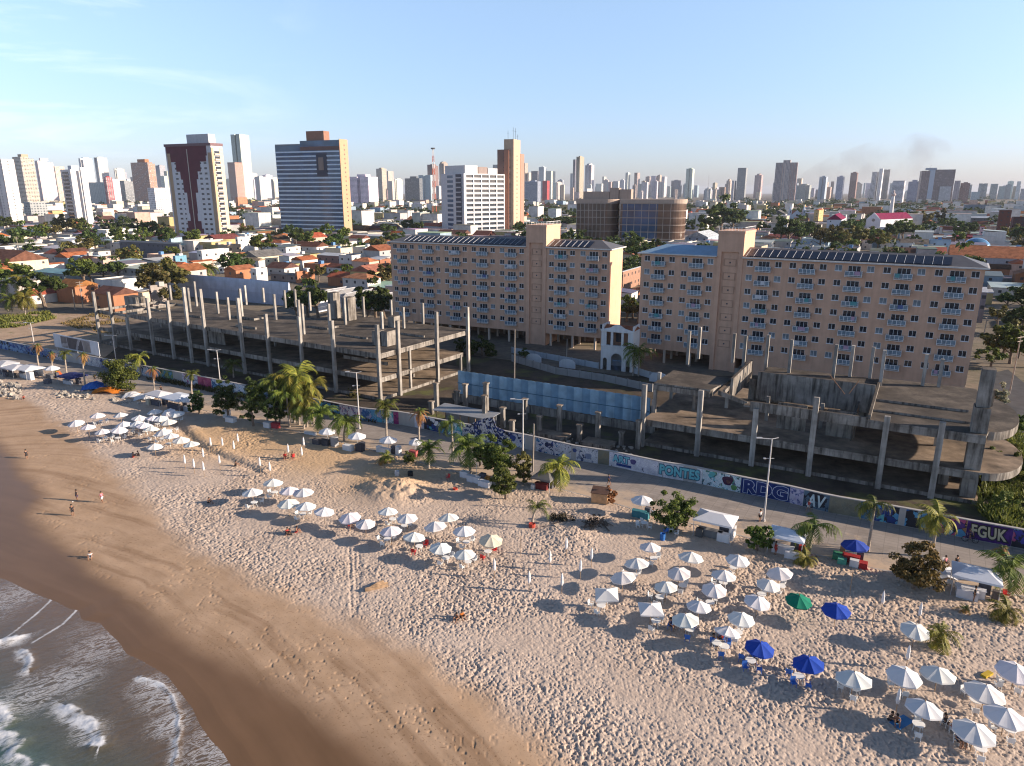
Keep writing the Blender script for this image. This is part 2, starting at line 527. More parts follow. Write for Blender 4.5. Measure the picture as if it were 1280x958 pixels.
wt.links.new(m5.outputs[0], mx.inputs[0]); wt.links.new(tm.outputs[2], mx.inputs[6]); wt.links.new(mx.outputs[2], bg.inputs[0])
wt.links.new(bg.outputs[0], wo.inputs[0])

# ------------------------------------------------------------------ lines of the shore (photograph pixels -> ground)
def line(px): return [at(*p) for p in px]


WALL_PX = [(-140, 405), (-40, 428), (20, 440), (70, 450), (90, 453), (223, 478.2), (260, 485.8), (450, 525.7), (505, 531.5), (552, 541.4), (659, 561.5), (719, 575.7), (763, 582.6), (825, 596.4), (865, 603), (928, 617), (984, 628.3), (1036, 641), (1086, 650), (1126, 657), (1202, 672), (1279, 686.5), (1400, 712)]
PROM_PX = [(-140, 432), (-40, 455), (40, 470), (130, 493), (200, 505), (250, 515), (340, 536), (420, 555), (490, 572), (560, 592), (640, 605), (700, 616), (760, 632), (830, 652), (900, 668), (960, 684), (1080, 714), (1180, 733), (1280, 752), (1400, 780)]
WATER_PX = [(-120, 665), (-50, 690), (0, 711), (24, 717), (48, 728), (68, 737), (89, 745), (101, 751), (118, 755), (121, 766), (143, 769), (152, 779), (167, 793), (178, 808), (199, 817), (229, 835), (242, 851), (261, 872), (272, 894), (286, 913), (302, 929), (319, 956), (345, 1000), (380, 1060)]
WET_PX = [(-60, 520), (0, 563), (14, 578), (22, 600), (40, 608), (48, 626), (32, 648), (44, 664), (70, 682), (95, 702), (125, 728), (150, 742), (190, 775), (240, 812), (300, 842), (350, 872), (400, 905), (460, 950), (540, 1020)]
DRY_PX = [(-60, 480), (40, 505), (90, 545), (130, 580), (160, 610), (190, 645), (240, 690), (300, 724), (350, 742), (420, 778), (500, 812), (560, 848), (600, 875), (650, 915), (700, 962), (760, 1020)]
wall_l, prom_l, water_l, wet_l, dry_l = map(line, (WALL_PX, PROM_PX, WATER_PX, WET_PX, DRY_PX))


def polar(r0, r1, nr, a0, a1, na):
    r = np.exp(np.linspace(math.log(r0), math.log(r1), nr)); a = np.radians(np.linspace(a0, a1, na))
    R, A = np.meshgrid(r, a, indexing='ij')
    idx = np.arange(nr * na).reshape(nr, na)
    Q = np.stack([idx[:-1, :-1], idx[:-1, 1:], idx[1:, 1:], idx[1:, :-1]], -1).reshape(-1, 4)[:, ::-1]
    return (R * np.sin(A)).ravel(), (R * np.cos(A)).ravel(), Q


def prune(V, Q, keep, attrs):
    Q = Q[keep[Q].all(1)]
    used = np.zeros(len(V), bool); used[Q.ravel()] = True
    new = np.cumsum(used) - 1
    return V[used], new[Q], {k: a[used] for k, a in attrs.items()}


# ------------------------------------------------------------------ beach
def sand_material():
    t = NT('beach_sand')
    p = t.pos()
    wet, dry, org = t.attr('wet'), t.attr('dry'), t.attr('warm')
    grain = t.noise(6, 3, p, .7); big = t.noise(.12, 5, p, .6)
    cdry = t.ramp(t.math('ADD', t.math('MULTIPLY', grain, .5), t.math('MULTIPLY', big, .5)), [(.3, (.385, .305, .245)), (.5, (.49, .395, .32)), (.7, (.56, .46, .38))])
    cdry = t.mix(t.ramp(t.noise(.45, 5, p, .7), [(.52, 0.), (.72, .55)]), cdry, (.36, .28, .225))      # damper, trodden patches
    cdry = t.mix(org, cdry, (.5, .345, .205))
    cdamp = t.ramp(t.noise(.35, 5, t.mapv(p, (1, 1, 1)), .6), [(.3, (.36, .245, .155)), (.7, (.45, .315, .21))])
    cv = t.n('ShaderNodeCombineXYZ'); t.l(t.math('MULTIPLY', t.attr('shore'), .55), cv.inputs[0]); t.l(t.math('MULTIPLY', t.attr('along'), .045), cv.inputs[1])
    bands = t.ramp(t.noise(1.0, 5, cv.outputs[0], .6), [(.35, (.72, .68, .64)), (.5, (1., 1., 1.)), (.68, (1.1, 1.08, 1.05))])
    cdamp = t.mix(1., cdamp, bands, 'MULTIPLY')          # tide lines: damper and drier bands along the shore
    specks = t.ramp(t.noise(5.5, 2, p, .5), [(.3, (.6, .55, .5)), (.38, (1., 1., 1.))]); cdamp = t.mix(1., cdamp, specks, 'MULTIPLY')
    c = t.mix(dry, cdamp, cdry)
    cwet = t.ramp(t.math('ADD', t.math('MULTIPLY', big, .4), t.math('MULTIPLY', t.noise(1.0, 5, cv.outputs[0], .6), .6)), [(.3, (.125, .072, .036)), (.7, (.185, .108, .058))])
    c = t.mix(wet, c, cwet)
    rough = t.math('SUBTRACT', .92, t.math('MULTIPLY', wet, .5))
    spec = t.math('ADD', .12, t.math('MULTIPLY', wet, .1))
    h = t.math('MULTIPLY', t.math('ADD', t.noise(2.6, 4, p, .65), t.math('MULTIPLY', grain, .3)), dry)
    return t.bsdf(c, rough, spec, bump=h, bstr=.5, bdist=.08)


X, Y, Q = polar(34, 215, 1220, -50, 46, 1560)
dp_, sp_, _ = poly_dist(X, Y, prom_l)
dprom = dp_ * -sp_                                   # >0 on the sea side
dw, sw, _al = poly_dist(X, Y, water_l); dshore = dw * sw
dwt, swt, _ = poly_dist(X, Y, wet_l); dwet = dwt * swt
dd, sdd, _ = poly_dist(X, Y, dry_l); ddry = dd * sdd
sm = lambda a, b, x: (lambda t: t * t * (3 - 2 * t))(np.clip((x - a) / (b - a), 0, 1))
n1 = fbm(X * .35, Y * .35, 3, 3) - .5
wet = 1 - sm(-1.2, 2.6, dwet + .9 * n1)
dry = sm(-1.5, 2.2, ddry + 2.2 * n1)
pit = fbm(X * 5.7, Y * 5.7, 11, 2); pit2 = fbm(X * 2.4 + 9, Y * 2.4, 23, 2)
ridge = 1 - np.abs(2 * fbm(X * 1.1 + 40, Y * 1.1, 31, 2) - 1)
foot = (np.minimum(pit, .56) - .5) * .235 + (pit2 - .5) * .09
foot *= .35 + 1.2 * np.clip((fbm(X * .16, Y * .16, 57, 3) - .3) / .4, 0, 1) + .35 * np.exp(-((ddry - 2) / 2.5) ** 2)
z = dry * (foot + .10 * (fbm(X * .12, Y * .12, 41, 3) - .5) * 2)
trk = np.clip((vnoise(X * 3.2, Y * 3.2, 201) - .72) / .2, 0, 1) * np.clip((fbm(X * .3, Y * .3, 203, 2) - .45) / .2, 0, 1) * (1 - wet)
z += -.05 * trk * (1 - dry) + .012 * (1 - dry) * (1 - wet) * (fbm(X * 2.2, Y * 2.2, 205, 2) - .5)
z += np.clip(dshore, -30, 0) * .05 + sm(0, 14, dshore) * .25 - .03 * (1 - sm(0, 3, dshore))
z += .03 * (fbm(X * .08, Y * .08, 5, 2) - .5) * sm(4, 12, dshore)
# dug channel and sand banks by the almond trees, tyre tracks, a low mound
def px_lines(*segs): return [at(*s) for s in segs]
bl = px_lines((214, 524), (232, 545), (252, 562), (280, 575), (300, 583), (320, 590))
db, sb, _ = poly_dist(X, Y, bl)
z += -.22 * np.exp(-(db / .7) ** 2) + .18 * np.exp(-(((db * sb) - 1.6) / 1.0) ** 2)
for q in (((437, 690), (440, 775)), ((443, 690), (446, 775)), ((449, 690), (449, 760))):
    dt_, _, _ = poly_dist(X, Y, px_lines(*q)); z += -.055 * np.exp(-(dt_ / .16) ** 2)
for (px, py, r, h) in ((492, 620, 3.0, .9), (470, 612, 2.2, .6), (505, 612, 2.4, .7), (710, 668, 3.0, .5), (520, 622, 2.0, .35), (740, 650, 2.5, .3)):
    cx, cy = at(px, py); z += h * np.exp(-((X - cx) ** 2 + (Y - cy) ** 2) / r ** 2) * (1 + .7 * (fbm(X * .8, Y * .8, 77, 3) - .5))
wx, wy = at(300, 572)
warm = np.zeros_like(X)
for (px, py, rx) in ((300, 555, 9), (330, 560, 8), (400, 575, 9), (480, 600, 8), (260, 545, 6)):
    cx, cy = at(px, py); warm = np.maximum(warm, np.exp(-((X - cx) ** 2 + (Y - cy) ** 2) / rx ** 2))
warm = np.clip(warm + .25 * np.exp(-(np.clip(dprom, 0, 99) / 9) ** 2), 0, 1) * dry
z = np.where(dprom < 0, np.minimum(z, .1), z + .12 * np.exp(-np.clip(dprom, 0, 50) / 3) + .1)
V = np.stack([X, Y, z], 1)
V, Qk, A = prune(V, Q, (dprom > -2.5) & (dshore > -32), dict(wet=wet, dry=dry, warm=warm, shore=dshore, along=_al))
tag(link('beach_sand', np_mesh('beach_sand', V, Qk, sand_material(), True, A)), kind='structure')

_zs = (X, Y, z)


def sand_z(x, y):
    """height of the sand near a point (coarse)"""
    d, s, _ = poly_dist(np.array([x]), np.array([y]), prom_l)
    dpn = float(d[0] * -s[0])
    if dpn < 0: return .37
    return .29


# ------------------------------------------------------------------ sea
def water_material():
    t = NT('shallow_sea')
    p = t.pos()
    foam, depth = t.attr('foam'), t.attr('depth')
    ddir = t.mapv(p, (1, 1, 1), (0, 0, math.radians(-36)))
    st = t.n('ShaderNodeTexNoise'); st.inputs['Scale'].default_value = 1.5; st.inputs['Detail'].default_value = 6; st.inputs['Roughness'].default_value = .7; st.inputs['Distortion'].default_value = 1.1
    t.l(t.mapv(ddir, (.38, 1.5, 1)), st.inputs['Vector'])
    lace = t.math('SUBTRACT', 1, t.math('MULTIPLY', t.math('ABSOLUTE', t.math('SUBTRACT', st.outputs['Fac'], .5)), 9))
    fine = t.noise(7, 3, p, .7)
    lace = t.math('MULTIPLY', lace, t.math('ADD', .4, fine))
    f = t.math('ADD', t.math('MULTIPLY', lace, t.math('MULTIPLY', t.attr('lace'), .75)), t.math('MULTIPLY', foam, t.math('ADD', .1, t.math('MULTIPLY', t.noise(4.2, 6, p, .8), 1.5))))
    f = t.ramp(f, [(.2, 0.), (.62, .8), (.95, 1.)])
    wc = t.ramp(depth, [(0, (.135, .086, .052)), (.35, (.105, .08, .056)), (.65, (.078, .083, .064)), (1, (.042, .095, .082))])
    c = t.mix(f, wc, (.62, .64, .66))
    r = t.math('ADD', .1, t.math('MULTIPLY', f, .6))
    hb = t.math('ADD', t.math('MULTIPLY', st.outputs['Fac'], 1.), t.math('MULTIPLY', t.noise(1.2, 5, p, .6), .8))
    return t.bsdf(c, r, .3, bump=hb, bstr=.32, bdist=.22)


def z5(pts): return [at(x / 3.7125, 700 + y / 3.7125) for x, y in pts]


X, Y, Q = polar(34, 200, 900, -60, -8, 1250)
dw, sw, _ = poly_dist(X, Y, water_l); ds = dw * sw
inl = [z5(q) for q in ([(255, 140), (235, 190), (170, 250), (65, 335), (20, 370)], [(380, 190), (350, 240), (290, 300), (150, 385)], [(450, 215), (440, 245), (410, 265)])]
brk = [(z5([(-160, 420), (-60, 395), (20, 375), (70, 360)]), 1.0, 1.), (z5([(120, 425), (150, 460), (150, 500)]), .7, .8), (z5([(320, 685), (375, 715), (430, 765), (480, 825), (470, 858), (440, 860)]), .85, 1.),
       (z5([(655, 545), (740, 578), (805, 625), (823, 700), (833, 780), (820, 850), (815, 900), (822, 990)]), .38, .7), (z5([(-160, 640), (0, 685), (40, 745), (-20, 800), (-120, 800)]), 1.2, 1.), (z5([(-100, 800), (50, 822), (100, 850), (70, 885)]), 1.0, 1.),
       (z5([(60, 900), (130, 945), (200, 965), (330, 1050)]), .9, 1.)]
foam = .6 * np.exp(-(ds / .1) ** 2) * (.4 + fbm(X, Y, 91, 2))
for q in inl:
    d, _, _ = poly_dist(X, Y, q); foam = np.maximum(foam, (.35 + .5 * fbm(X * .8, Y * .8, 44, 2)) * np.exp(-(d / .12) ** 2))
lift = np.zeros_like(X)
for q, w, a in brk:
    d, s, _ = poly_dist(X + .5 * (fbm(X * .9, Y * .9, 61, 2) - .5), Y + .5 * (fbm(X * .9 + 7, Y * .9, 62, 2) - .5), q)
    w = w * .55
    w_ = np.where(s < 0, w * 2.2, w * .5)           # foam trails off to seaward
    brk_n = fbm(X * .9, Y * .9, 55, 3)
    foam = np.maximum(foam, a * np.exp(-(d / w_) ** 2) * np.clip(2.2 * brk_n - .45, 0, 1.1)); lift = np.maximum(lift, w * .3 * np.exp(-(d / (w * 1.1)) ** 2))
lace = np.zeros_like(X) + .27
for (zx, zy, r, a) in ((60, 170, 4.5, .75), (150, 120, 3.5, .5), (480, 400, 4.5, .75), (300, 560, 4., .8), (500, 330, 4., .55), (160, 620, 4., .8), (1060, 850, 4.5, .9), (960, 760, 3.5, .5), (750, 640, 2.6, .85), (690, 590, 2.4, .8), (790, 760, 2.2, .9), (400, 330, 4.5, .5), (1010, 940, 4.5, .8), (0, 250, 4, .5), (420, 790, 2.5, .6), (250, 300, 4, .35)):
    cx, cy = z5([(zx, zy)])[0]; lace = np.maximum(lace, a * np.exp(-((X - cx) ** 2 + (Y - cy) ** 2) / r ** 2))
lace = np.maximum(lace, .62 * np.exp(-(ds / 2.2) ** 2) * np.clip(2.4 * fbm(X * .22, Y * .22, 88, 2) - .5, 0, 1))
dep_l = z5([(-300, 400), (0, 560), (200, 700), (430, 880), (560, 1050)])
dd, sdd, _ = poly_dist(X, Y, dep_l); sdist = dd * -sdd
depth = np.clip(.6 + sdist * .07 + .3 * (fbm(X * .2, Y * .2, 19, 3) - .5), 0, 1)
zz = .0 + .05 * (fbm(X * .5, Y * .5, 71, 3) - .5) * sm(0, 6, -ds) + lift * (.6 + .8 * fbm(X * 1.6, Y * 1.6, 15, 3)) + .06 * np.exp(-(ds / .25) ** 2) * 0
V = np.stack([X, Y, zz], 1)
V, Qk, A = prune(V, Q, (ds < .5), dict(foam=foam, lace=lace, depth=depth))
tag(link('sea_water', np_mesh('sea_water', V, Qk, water_material(), True, A)), kind='structure')

# ------------------------------------------------------------------ promenade
def resample(pl, n):
    P = np.array(pl); d = np.r_[0, np.cumsum(np.hypot(*np.diff(P, axis=0).T))]
    s = np.linspace(0, d[-1], n)
    return np.stack([np.interp(s, d, P[:, 0]), np.interp(s, d, P[:, 1])], 1)


def prom_material():
    t = NT('promenade_paving')
    p = t.pos(); r = t.mapv(p, (1, 1, 1), (0, 0, math.radians(30)))
    bk = t.n('ShaderNodeTexBrick'); bk.inputs['Scale'].default_value = .35; bk.inputs['Mortar Size'].default_value = .012; bk.offset = 0
    bk.inputs['Color1'].default_value = (.27, .235, .205, 1); bk.inputs['Color2'].default_value = (.31, .27, .235, 1); bk.inputs['Mortar'].default_value = (.22, .19, .165, 1)
    t.l(r, bk.inputs['Vector'])
    c = t.mix(t.ramp(t.noise(.3, 6, p, .65), [(.3, .6), (.5, 0.)]), bk.outputs[0], (.17, .145, .125))
    sandy = t.ramp(t.math('ADD', t.noise(.25, 5, p, .7), t.math('MULTIPLY', t.attr('edge'), .38)), [(.62, 0.), (.78, 1.)])
    c = t.mix(sandy, c, (.47, .36, .26))
    return t.bsdf(c, .85, .2)


NP = 240
a_, b_ = resample(wall_l, NP), resample(prom_l, NP)
K = 7
vs, ed = [], []
for k in range(K):
    f = k / (K - 1); p_ = a_ * (1 - f) + b_ * f
    vs.append(np.c_[p_, np.full(NP, .36)]); ed.append(np.full(NP, max(0, (f - .5) * 2)))
vs.append(np.c_[b_, np.full(NP, -.6)]); ed.append(np.ones(NP))
vs = np.concatenate(vs); ed = np.concatenate(ed); idx = np.arange((K + 1) * NP).reshape(K + 1, NP)
Qp = np.stack([idx[:-1, :-1], idx[1:, :-1], idx[1:, 1:], idx[:-1, 1:]], -1).reshape(-1, 4)
tag(link('promenade_pavement', np_mesh('promenade_pavement', vs, Qp, prom_material(), False, dict(edge=ed))), kind='structure')
mb = MB()
for i in range(0, NP - 1):
    p0, p1 = Vector(b_[i]), Vector(b_[i + 1]); d = (p1 - p0).normalized(); n = Vector((d.y, -d.x))
    q = [p0 - n * .02, p1 - n * .02, p1 - n * .32, p0 - n * .32]
    mb.prism([(v.x, v.y) for v in q][::-1] if False else [(v.x, v.y) for v in q], .362, .47)
tag(mb.build('promenade_kerb', plain('kerb_concrete', (.36, .32, .28), .85, .25, 1.5)), kind='structure')

# ------------------------------------------------------------------ town ground
def ground_material():
    t = NT('town_ground')
    p = t.pos()
    c = t.ramp(t.noise(.03, 6, p, .65), [(.3, (.085, .08, .07)), (.45, (.16, .14, .115)), (.55, (.23, .185, .135)), (.7, (.075, .085, .04))])
    c = t.mix(.35, c, t.ramp(t.noise(.6, 5, p, .7), [(.3, (.05, .05, .04)), (.7, (.3, .25, .19))]))
    return t.bsdf(c, .95, .1)


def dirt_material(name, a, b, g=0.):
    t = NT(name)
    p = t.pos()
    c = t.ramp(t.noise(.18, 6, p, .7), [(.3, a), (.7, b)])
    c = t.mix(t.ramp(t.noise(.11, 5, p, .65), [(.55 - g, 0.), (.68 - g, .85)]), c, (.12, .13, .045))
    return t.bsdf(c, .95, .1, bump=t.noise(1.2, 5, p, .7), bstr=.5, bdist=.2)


mb = MB()
w2 = [tuple(p) for p in a_]
far = [(9000, 30), (9000, 14000), (-11000, 14000), (-11000, 260)]
n = len(w2)
# strips fan out from the sea wall to the horizon
out = [(x * 1.0, y + 60) for x, y in w2]
vs = [(x, y, .3) for x, y in w2] + [(x + 30, y + 60, .3) for x, y in w2]
mb.add(vs, [(i, i + 1, n + i + 1, n + i) for i in range(n - 1)])
L0, R0 = vs[n], vs[2 * n - 1]
ring = [vs[n + i] for i in range(n)]
big = [(-14000, 16000, .3), (14000, 16000, .3), (14000, R0[1] - 1200, .3), (-14000, L0[1] + 400, .3)]
mb.add(ring + [big[0], big[1], big[2], big[3]], [tuple(range(n - 1, -1, -1)) + (n + 3, n, n + 1, n + 2)] if False else [])
# left wing, right wing and the inland field as separate quads of the same sheet
for i in range(n - 1):
    a, b = vs[n + i], vs[n + i + 1]
    mb.add([a, b, (b[0] * 8, 900, .3), (a[0] * 8, 900, .3)], [(0, 1, 2, 3)])
xl, xr = vs[n][0] * 8, vs[2 * n - 1][0] * 8
mb.add([(xl, 900, .3), (xr, 900, .3), (14000, 16000, .3), (-14000, 16000, .3)], [(0, 1, 2, 3)])
mb.add([vs[0], vs[n], (xl, 900, .3), (-14000, 16000, .3), (-14000, 900, .3)], [(0, 1, 2, 3, 4)])
mb.add([vs[n - 1], (14000, -200, .3), (14000, 16000, .3), (xr, 900, .3), vs[2 * n - 1]], [(0, 1, 2, 3, 4)])
tag(mb.build('town_ground', ground_material()), kind='structure')


def sheet(name, px, mat, z=.31):
    mb = MB(); P = [at(*p, z) for p in px]
    mb.add([(x, y, z) for x, y in P], [tuple(range(len(P)))])
    return tag(mb.build(name, mat), kind='structure')


sheet('vacant_lot_ground', [(-60, 432), (70, 448), (132, 446), (160, 424), (168, 404), (120, 392), (40, 392), (-60, 396)], dirt_material('sandy_dirt', (.3, .21, .14), (.46, .34, .24), -.02), .32)
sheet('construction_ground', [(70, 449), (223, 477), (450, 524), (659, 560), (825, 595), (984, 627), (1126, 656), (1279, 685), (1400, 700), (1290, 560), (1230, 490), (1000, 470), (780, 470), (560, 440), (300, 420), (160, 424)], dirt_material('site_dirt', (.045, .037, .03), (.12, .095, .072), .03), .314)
EXPOSURE = 1.05
HAZE = 3.6e-5
# ------------------------------------------------------------------ condominium slabs
def wall_holes(mb, x0, x1, z0, z1, holes, y=0., depth=.22):
    """front wall in the plane y with rectangular openings and their reveals"""
    xs = sorted({x0, x1, *[round(h[0], 3) for h in holes], *[round(h[1], 3) for h in holes]})
    zs = sorted({z0, z1, *[round(h[2], 3) for h in holes], *[round(h[3], 3) for h in holes]})
    H = [[round(v, 3) for v in h] for h in holes]
    xi = {v: i for i, v in enumerate(xs)}; zi = {v: i for i, v in enumerate(zs)}
    openc = set()
    for h in H:
        for i in range(xi[h[0]], xi[h[1]]):
            for k in range(zi[h[2]], zi[h[3]]): openc.add((i, k))
    for i in range(len(xs) - 1):
        for k in range(len(zs) - 1):
            if (i, k) in openc: continue
            mb.add([(xs[i], y, zs[k]), (xs[i + 1], y, zs[k]), (xs[i + 1], y, zs[k + 1]), (xs[i], y, zs[k + 1])], [(0, 1, 2, 3)])
    for a, b, c, d in H:
        yb = y + depth
        mb.add([(a, y, c), (b, y, c), (b, y, d), (a, y, d), (a, yb, c), (b, yb, c), (b, yb, d), (a, yb, d)], [(0, 4, 5, 1), (1, 5, 6, 2), (2, 6, 7, 3), (3, 7, 4, 0), (4, 7, 6, 5)])


PEACH = (.65, .40, .275)
me_win_frame = MB().box(-.68, .68, .05, .1, -.62, -.56).box(-.68, .68, .05, .1, .56, .62).box(-.68, -.62, .05, .1, -.56, .56).box(.62, .68, .05, .1, -.56, .56).box(-.03, .03, .05, .1, -.56, .56).box(-.75, .75, -.06, .0, -.7, -.622).mesh('window_frame', M['white_frame'])
me_pane = MB().box(-.62, .62, .12, .15, -.56, .56).mesh('window_pane', plain('window_glass', (.022, .026, .036), .08, .4, .8, .6))
me_pane2 = MB().box(-.62, .62, .12, .15, -.56, .56).mesh('window_pane_curtained', plain('curtained_glass', (.16, .2, .23), .25, .3, .8, .5))
me_bdoor = MB().box(-1.18, 1.18, .12, .15, 0, 2.1).mesh('balcony_door', plain('window_glass', (.02, .025, .035)))
_m = MB()
for x in (-1.18, -.42, .36, 1.12): _m.box(x, x + .06, .06, .115, 0, 2.1)
_m.box(-1.12, 1.12, .06, .115, 2.04, 2.1)
me_bframe = _m.mesh('door_frame', M['white_frame'])
me_bslab = MB().box(-1.62, 1.62, -1.05, -.003, -.14, 0).mesh('balcony', plain('balcony_slab', (.55, .5, .46), .7, .15))
_m = MB(); _m.mi = 0
for z in (.18, 1.0): _m.box(-1.6, 1.6, -1.04, -.98, z, z + .07)
for x in (-1.6, 1.53): _m.box(x, x + .07, -1.04, -.01, 1.0, 1.07); _m.box(x, x + .07, -1.04, -.01, .18, .25)
for i in range(5): x = -1.6 + i * .7825; _m.box(x, x + .07, -1.043, -.977, 0, 1.0)
_m.mi = 1; _m.box(-1.52, 1.52, -1.015, -1.005, .25, 1.0)
for x in (-1.57, 1.56): _m.box(x, x + .012, -.97, -.02, .25, 1.0)
me_brail = _m.mesh('railing', [M['white_frame'], plain('railing_glass', (.14, .2, .25), .2, .3, .8, .5)])
cloth_cols = [(.6, .6, .62), (.1, .3, .32), (.45, .3, .4), (.1, .14, .3)]


def make_condo(name, label, p0, p1, secs, roofs, blank=None, group='peach condominium slabs'):
    p0, p1 = Vector(p0), Vector(p1); d = p1 - p0; Lh = d.length
    root = empty(name, (p0.x, p0.y, 0), math.atan2(d.y, d.x)); tag(root, label, 'building', group)
    TW = 5.7; mod = (Lh - TW) / (len(secs) - 1)
    D = 10.5; Z1 = 26.; x = 0; wins, bals, tx = [], [], None
    for s in secs:
        if s == 't': tx = x; x += TW; continue
        wins += [x + mod * .17, x + mod * .84]; bals.append(x + mod * .505); x += mod
    rows = [24.95 - 3.05 * k for k in range(7)]
    holes = [(w - .68, w + .68, r - .62, r + .62) for w in wins for r in rows] + [(b - 1.18, b + 1.18, r - 1.55, r + .55) for b in bals for r in rows]
    m = MB()
    zb = 3.6
    for xa, xb in ((0, tx), (tx + TW, Lh)):
        wall_holes(m, xa, xb, zb, Z1, [h for h in holes if xa <= h[0] and h[1] <= xb])
    for xa, xb in ((0, tx), (tx + TW, Lh)):     # sides, back, soffit, top
        m.add([(xa, 0, zb), (xb, 0, zb), (xb, D, zb), (xa, D, zb), (xa, 0, Z1), (xb, 0, Z1), (xb, D, Z1), (xa, D, Z1)], [(3, 2, 1, 0), (4, 5, 6, 7), (1, 2, 6, 5), (2, 3, 7, 6), (3, 0, 4, 7)])
    if blank: m.box(blank[0], blank[1], .05, D - .05, .3, zb - .003)
    m.build('wall', M['wall'], root, color=PEACH)
    # stair tower with a niche and the taller tank block on top
    m = MB()
    m.box(tx, tx + .95, -.18, D, .3, 27.2); m.box(tx + TW - .95, tx + TW, -.18, D, .3, 27.2); m.box(tx + .95, tx + TW - .95, .35, D, .3, 27.2)
    m.box(tx, tx + TW, -.18, D - 1.2, 27.2, 31.2)
    m.box(tx - .12, tx + TW + .12, -.3, D - 1.08, 31.2, 31.75)
    tw = m.build('stair_tower', M['wall'], root, color=PEACH)
    rl = MB()
    for i in range(9): xx = tx + .1 + i * (TW - .2) / 8; rl.box(xx - .03, xx + .03, -.12, -.06, 31.75, 32.5)
    for i in range(1, 11): yy = -.1 + i * .95; rl.box(tx + TW - .13, tx + TW - .07, yy, yy + .06, 31.75, 32.5)
    rl.box(tx, tx + TW, -.13, -.05, 32.5, 32.57); rl.box(tx + TW - .14, tx + TW - .06, -.05, D - 1.2, 32.5, 32.57)
    rl.build('roof_railing', M['white_frame'], tw)
    for r in rows:
        v = MB(); cx = tx + TW / 2; a, b, e = 1.35, 1.0, .16
        v.box(cx - a, cx + a, .27, .35, r - .9, r - .9 + e); v.box(cx - a, cx + a, .27, .35, r + .6, r + .6 + e); v.box(cx - a, cx - a + e, .27, .35, r - .9 + e, r + .6); v.box(cx + a - e, cx + a, .27, .35, r - .9 + e, r + .6)
        f = v.build('vent_panel', M['wall'], root, color=[k * .7 for k in PEACH])
        MB().box(cx - .16, cx + .16, .3, .347, r - .25, r + .07).build('vent', M['dark_steel'], f)
    k = 0
    for w in wins:
        for r in rows:
            f = link('window', me_win_frame, root, (w, 0, r))
            k += 1
            link('window_pane', me_pane2 if random.random() < .17 else me_pane, f)
    for b in bals:
        for r in rows:
            f = link('balcony_door', me_bdoor, root, (b, 0, r - 1.55)); link('door_frame', me_bframe, f)
            s = link('balcony', me_bslab, root, (b, 0, r - 1.55)); link('railing', me_brail, s)
            if random.random() < .34:
                c = MB(); w = random.uniform(.5, 1.5); xx = random.uniform(-1.4, 1.4 - w); c.box(xx, xx + w, -1.075, -1.05, .3, 1.09)
                c.build('hung_cloth', M['wall'], s, color=random.choice(cloth_cols))
    for (xa, xb, kind) in roofs:
        m = MB(); m.box(xa - (.7 if xa < .1 else 0), xb + (.7 if xb > Lh - .1 else 0), -.75, D + .7, Z1 + .003, Z1 + .28)
        m.build('eaves', plain('eaves_white', (.55, .53, .5), .7, .12), root)
        m = MB(); X0, X1 = xa - (.4 if xa < .1 else -.05), xb + (.4 if xb > Lh - .1 else -.05)
        hip = []
        e0 = 4.5 if (xa < .1) else 0; e1 = 4.5 if (xb > Lh - .1) else 0
        z0 = Z1 + .285; h = 1.75; ym = D / 2
        y0, y1 = -.45, D + .4
        m.add([(X0, y0, z0), (X1, y0, z0), (X1, y1, z0), (X0, y1, z0), (X0 + e0, ym, z0 + h), (X1 - e1, ym, z0 + h)], [(0, 1, 5, 4), (1, 2, 5), (2, 3, 4, 5), (3, 0, 4), (3, 2, 1, 0)])
        rf = m.build('roof', M['metal_roof'], root, color=(.28, .42, .55) if kind == 'blue' else (.13, .12, .115))
        if kind == 'panels':
            n = int((X1 - e1 - .5 - X0 - e0) / 1.6); sl = math.atan2(h, ym - y0)
            for i in range(n):
                px_ = X0 + e0 + .6 + i * 1.6
                q = MB(); c, s_ = math.cos(sl), math.sin(sl)
                def P(xx, a, o): return (xx, y0 + a * c - o * s_, z0 + a * s_ + o * c)
                for (a0, a1, x0_, x1_, o0, o1, mi) in ((.5, 4.6, px_, px_ + 1.5, .06, .12, 0),):
                    q.mi = mi
                    vv = [P(x0_, a0, o0), P(x1_, a0, o0), P(x1_, a1, o0), P(x0_, a1, o0), P(x0_, a0, o1), P(x1_, a0, o1), P(x1_, a1, o1), P(x0_, a1, o1)]
                    q.add(vv, [(3, 2, 1, 0), (4, 5, 6, 7), (0, 1, 5, 4), (1, 2, 6, 5), (2, 3, 7, 6), (3, 0, 4, 7)])
                q.mi = 1
                for xx in (px_ - .06,):
                    vv = [P(xx, .5, .05), P(xx + .05, .5, .05), P(xx + .05, 4.6, .05), P(xx, 4.6, .05), P(xx, .5, .16), P(xx + .05, .5, .16), P(xx + .05, 4.6, .16), P(xx, 4.6, .16)]
                    q.add(vv, [(3, 2, 1, 0), (4, 5, 6, 7), (0, 1, 5, 4), (1, 2, 6, 5), (2, 3, 7, 6), (3, 0, 4, 7)])
                q.build('roof_panel', [M['solar'], M['white_frame']], root)
    # pilotis
    for i in range(int(Lh / 6.2) + 1):
        xx = min(.3 + i * 6.2, Lh - .8)
        if tx - .5 < xx < tx + TW or (blank and blank[0] - .5 < xx < blank[1] + .5): continue
        for yy in (.25, 5.5, D - .8): MB().box(xx, xx + .5, yy, yy + .5, .3, zb - .002).build('pillar', M['wall'], root, color=(.55, .45, .36))
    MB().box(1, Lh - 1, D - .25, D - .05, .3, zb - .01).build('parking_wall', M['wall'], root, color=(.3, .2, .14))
    return root


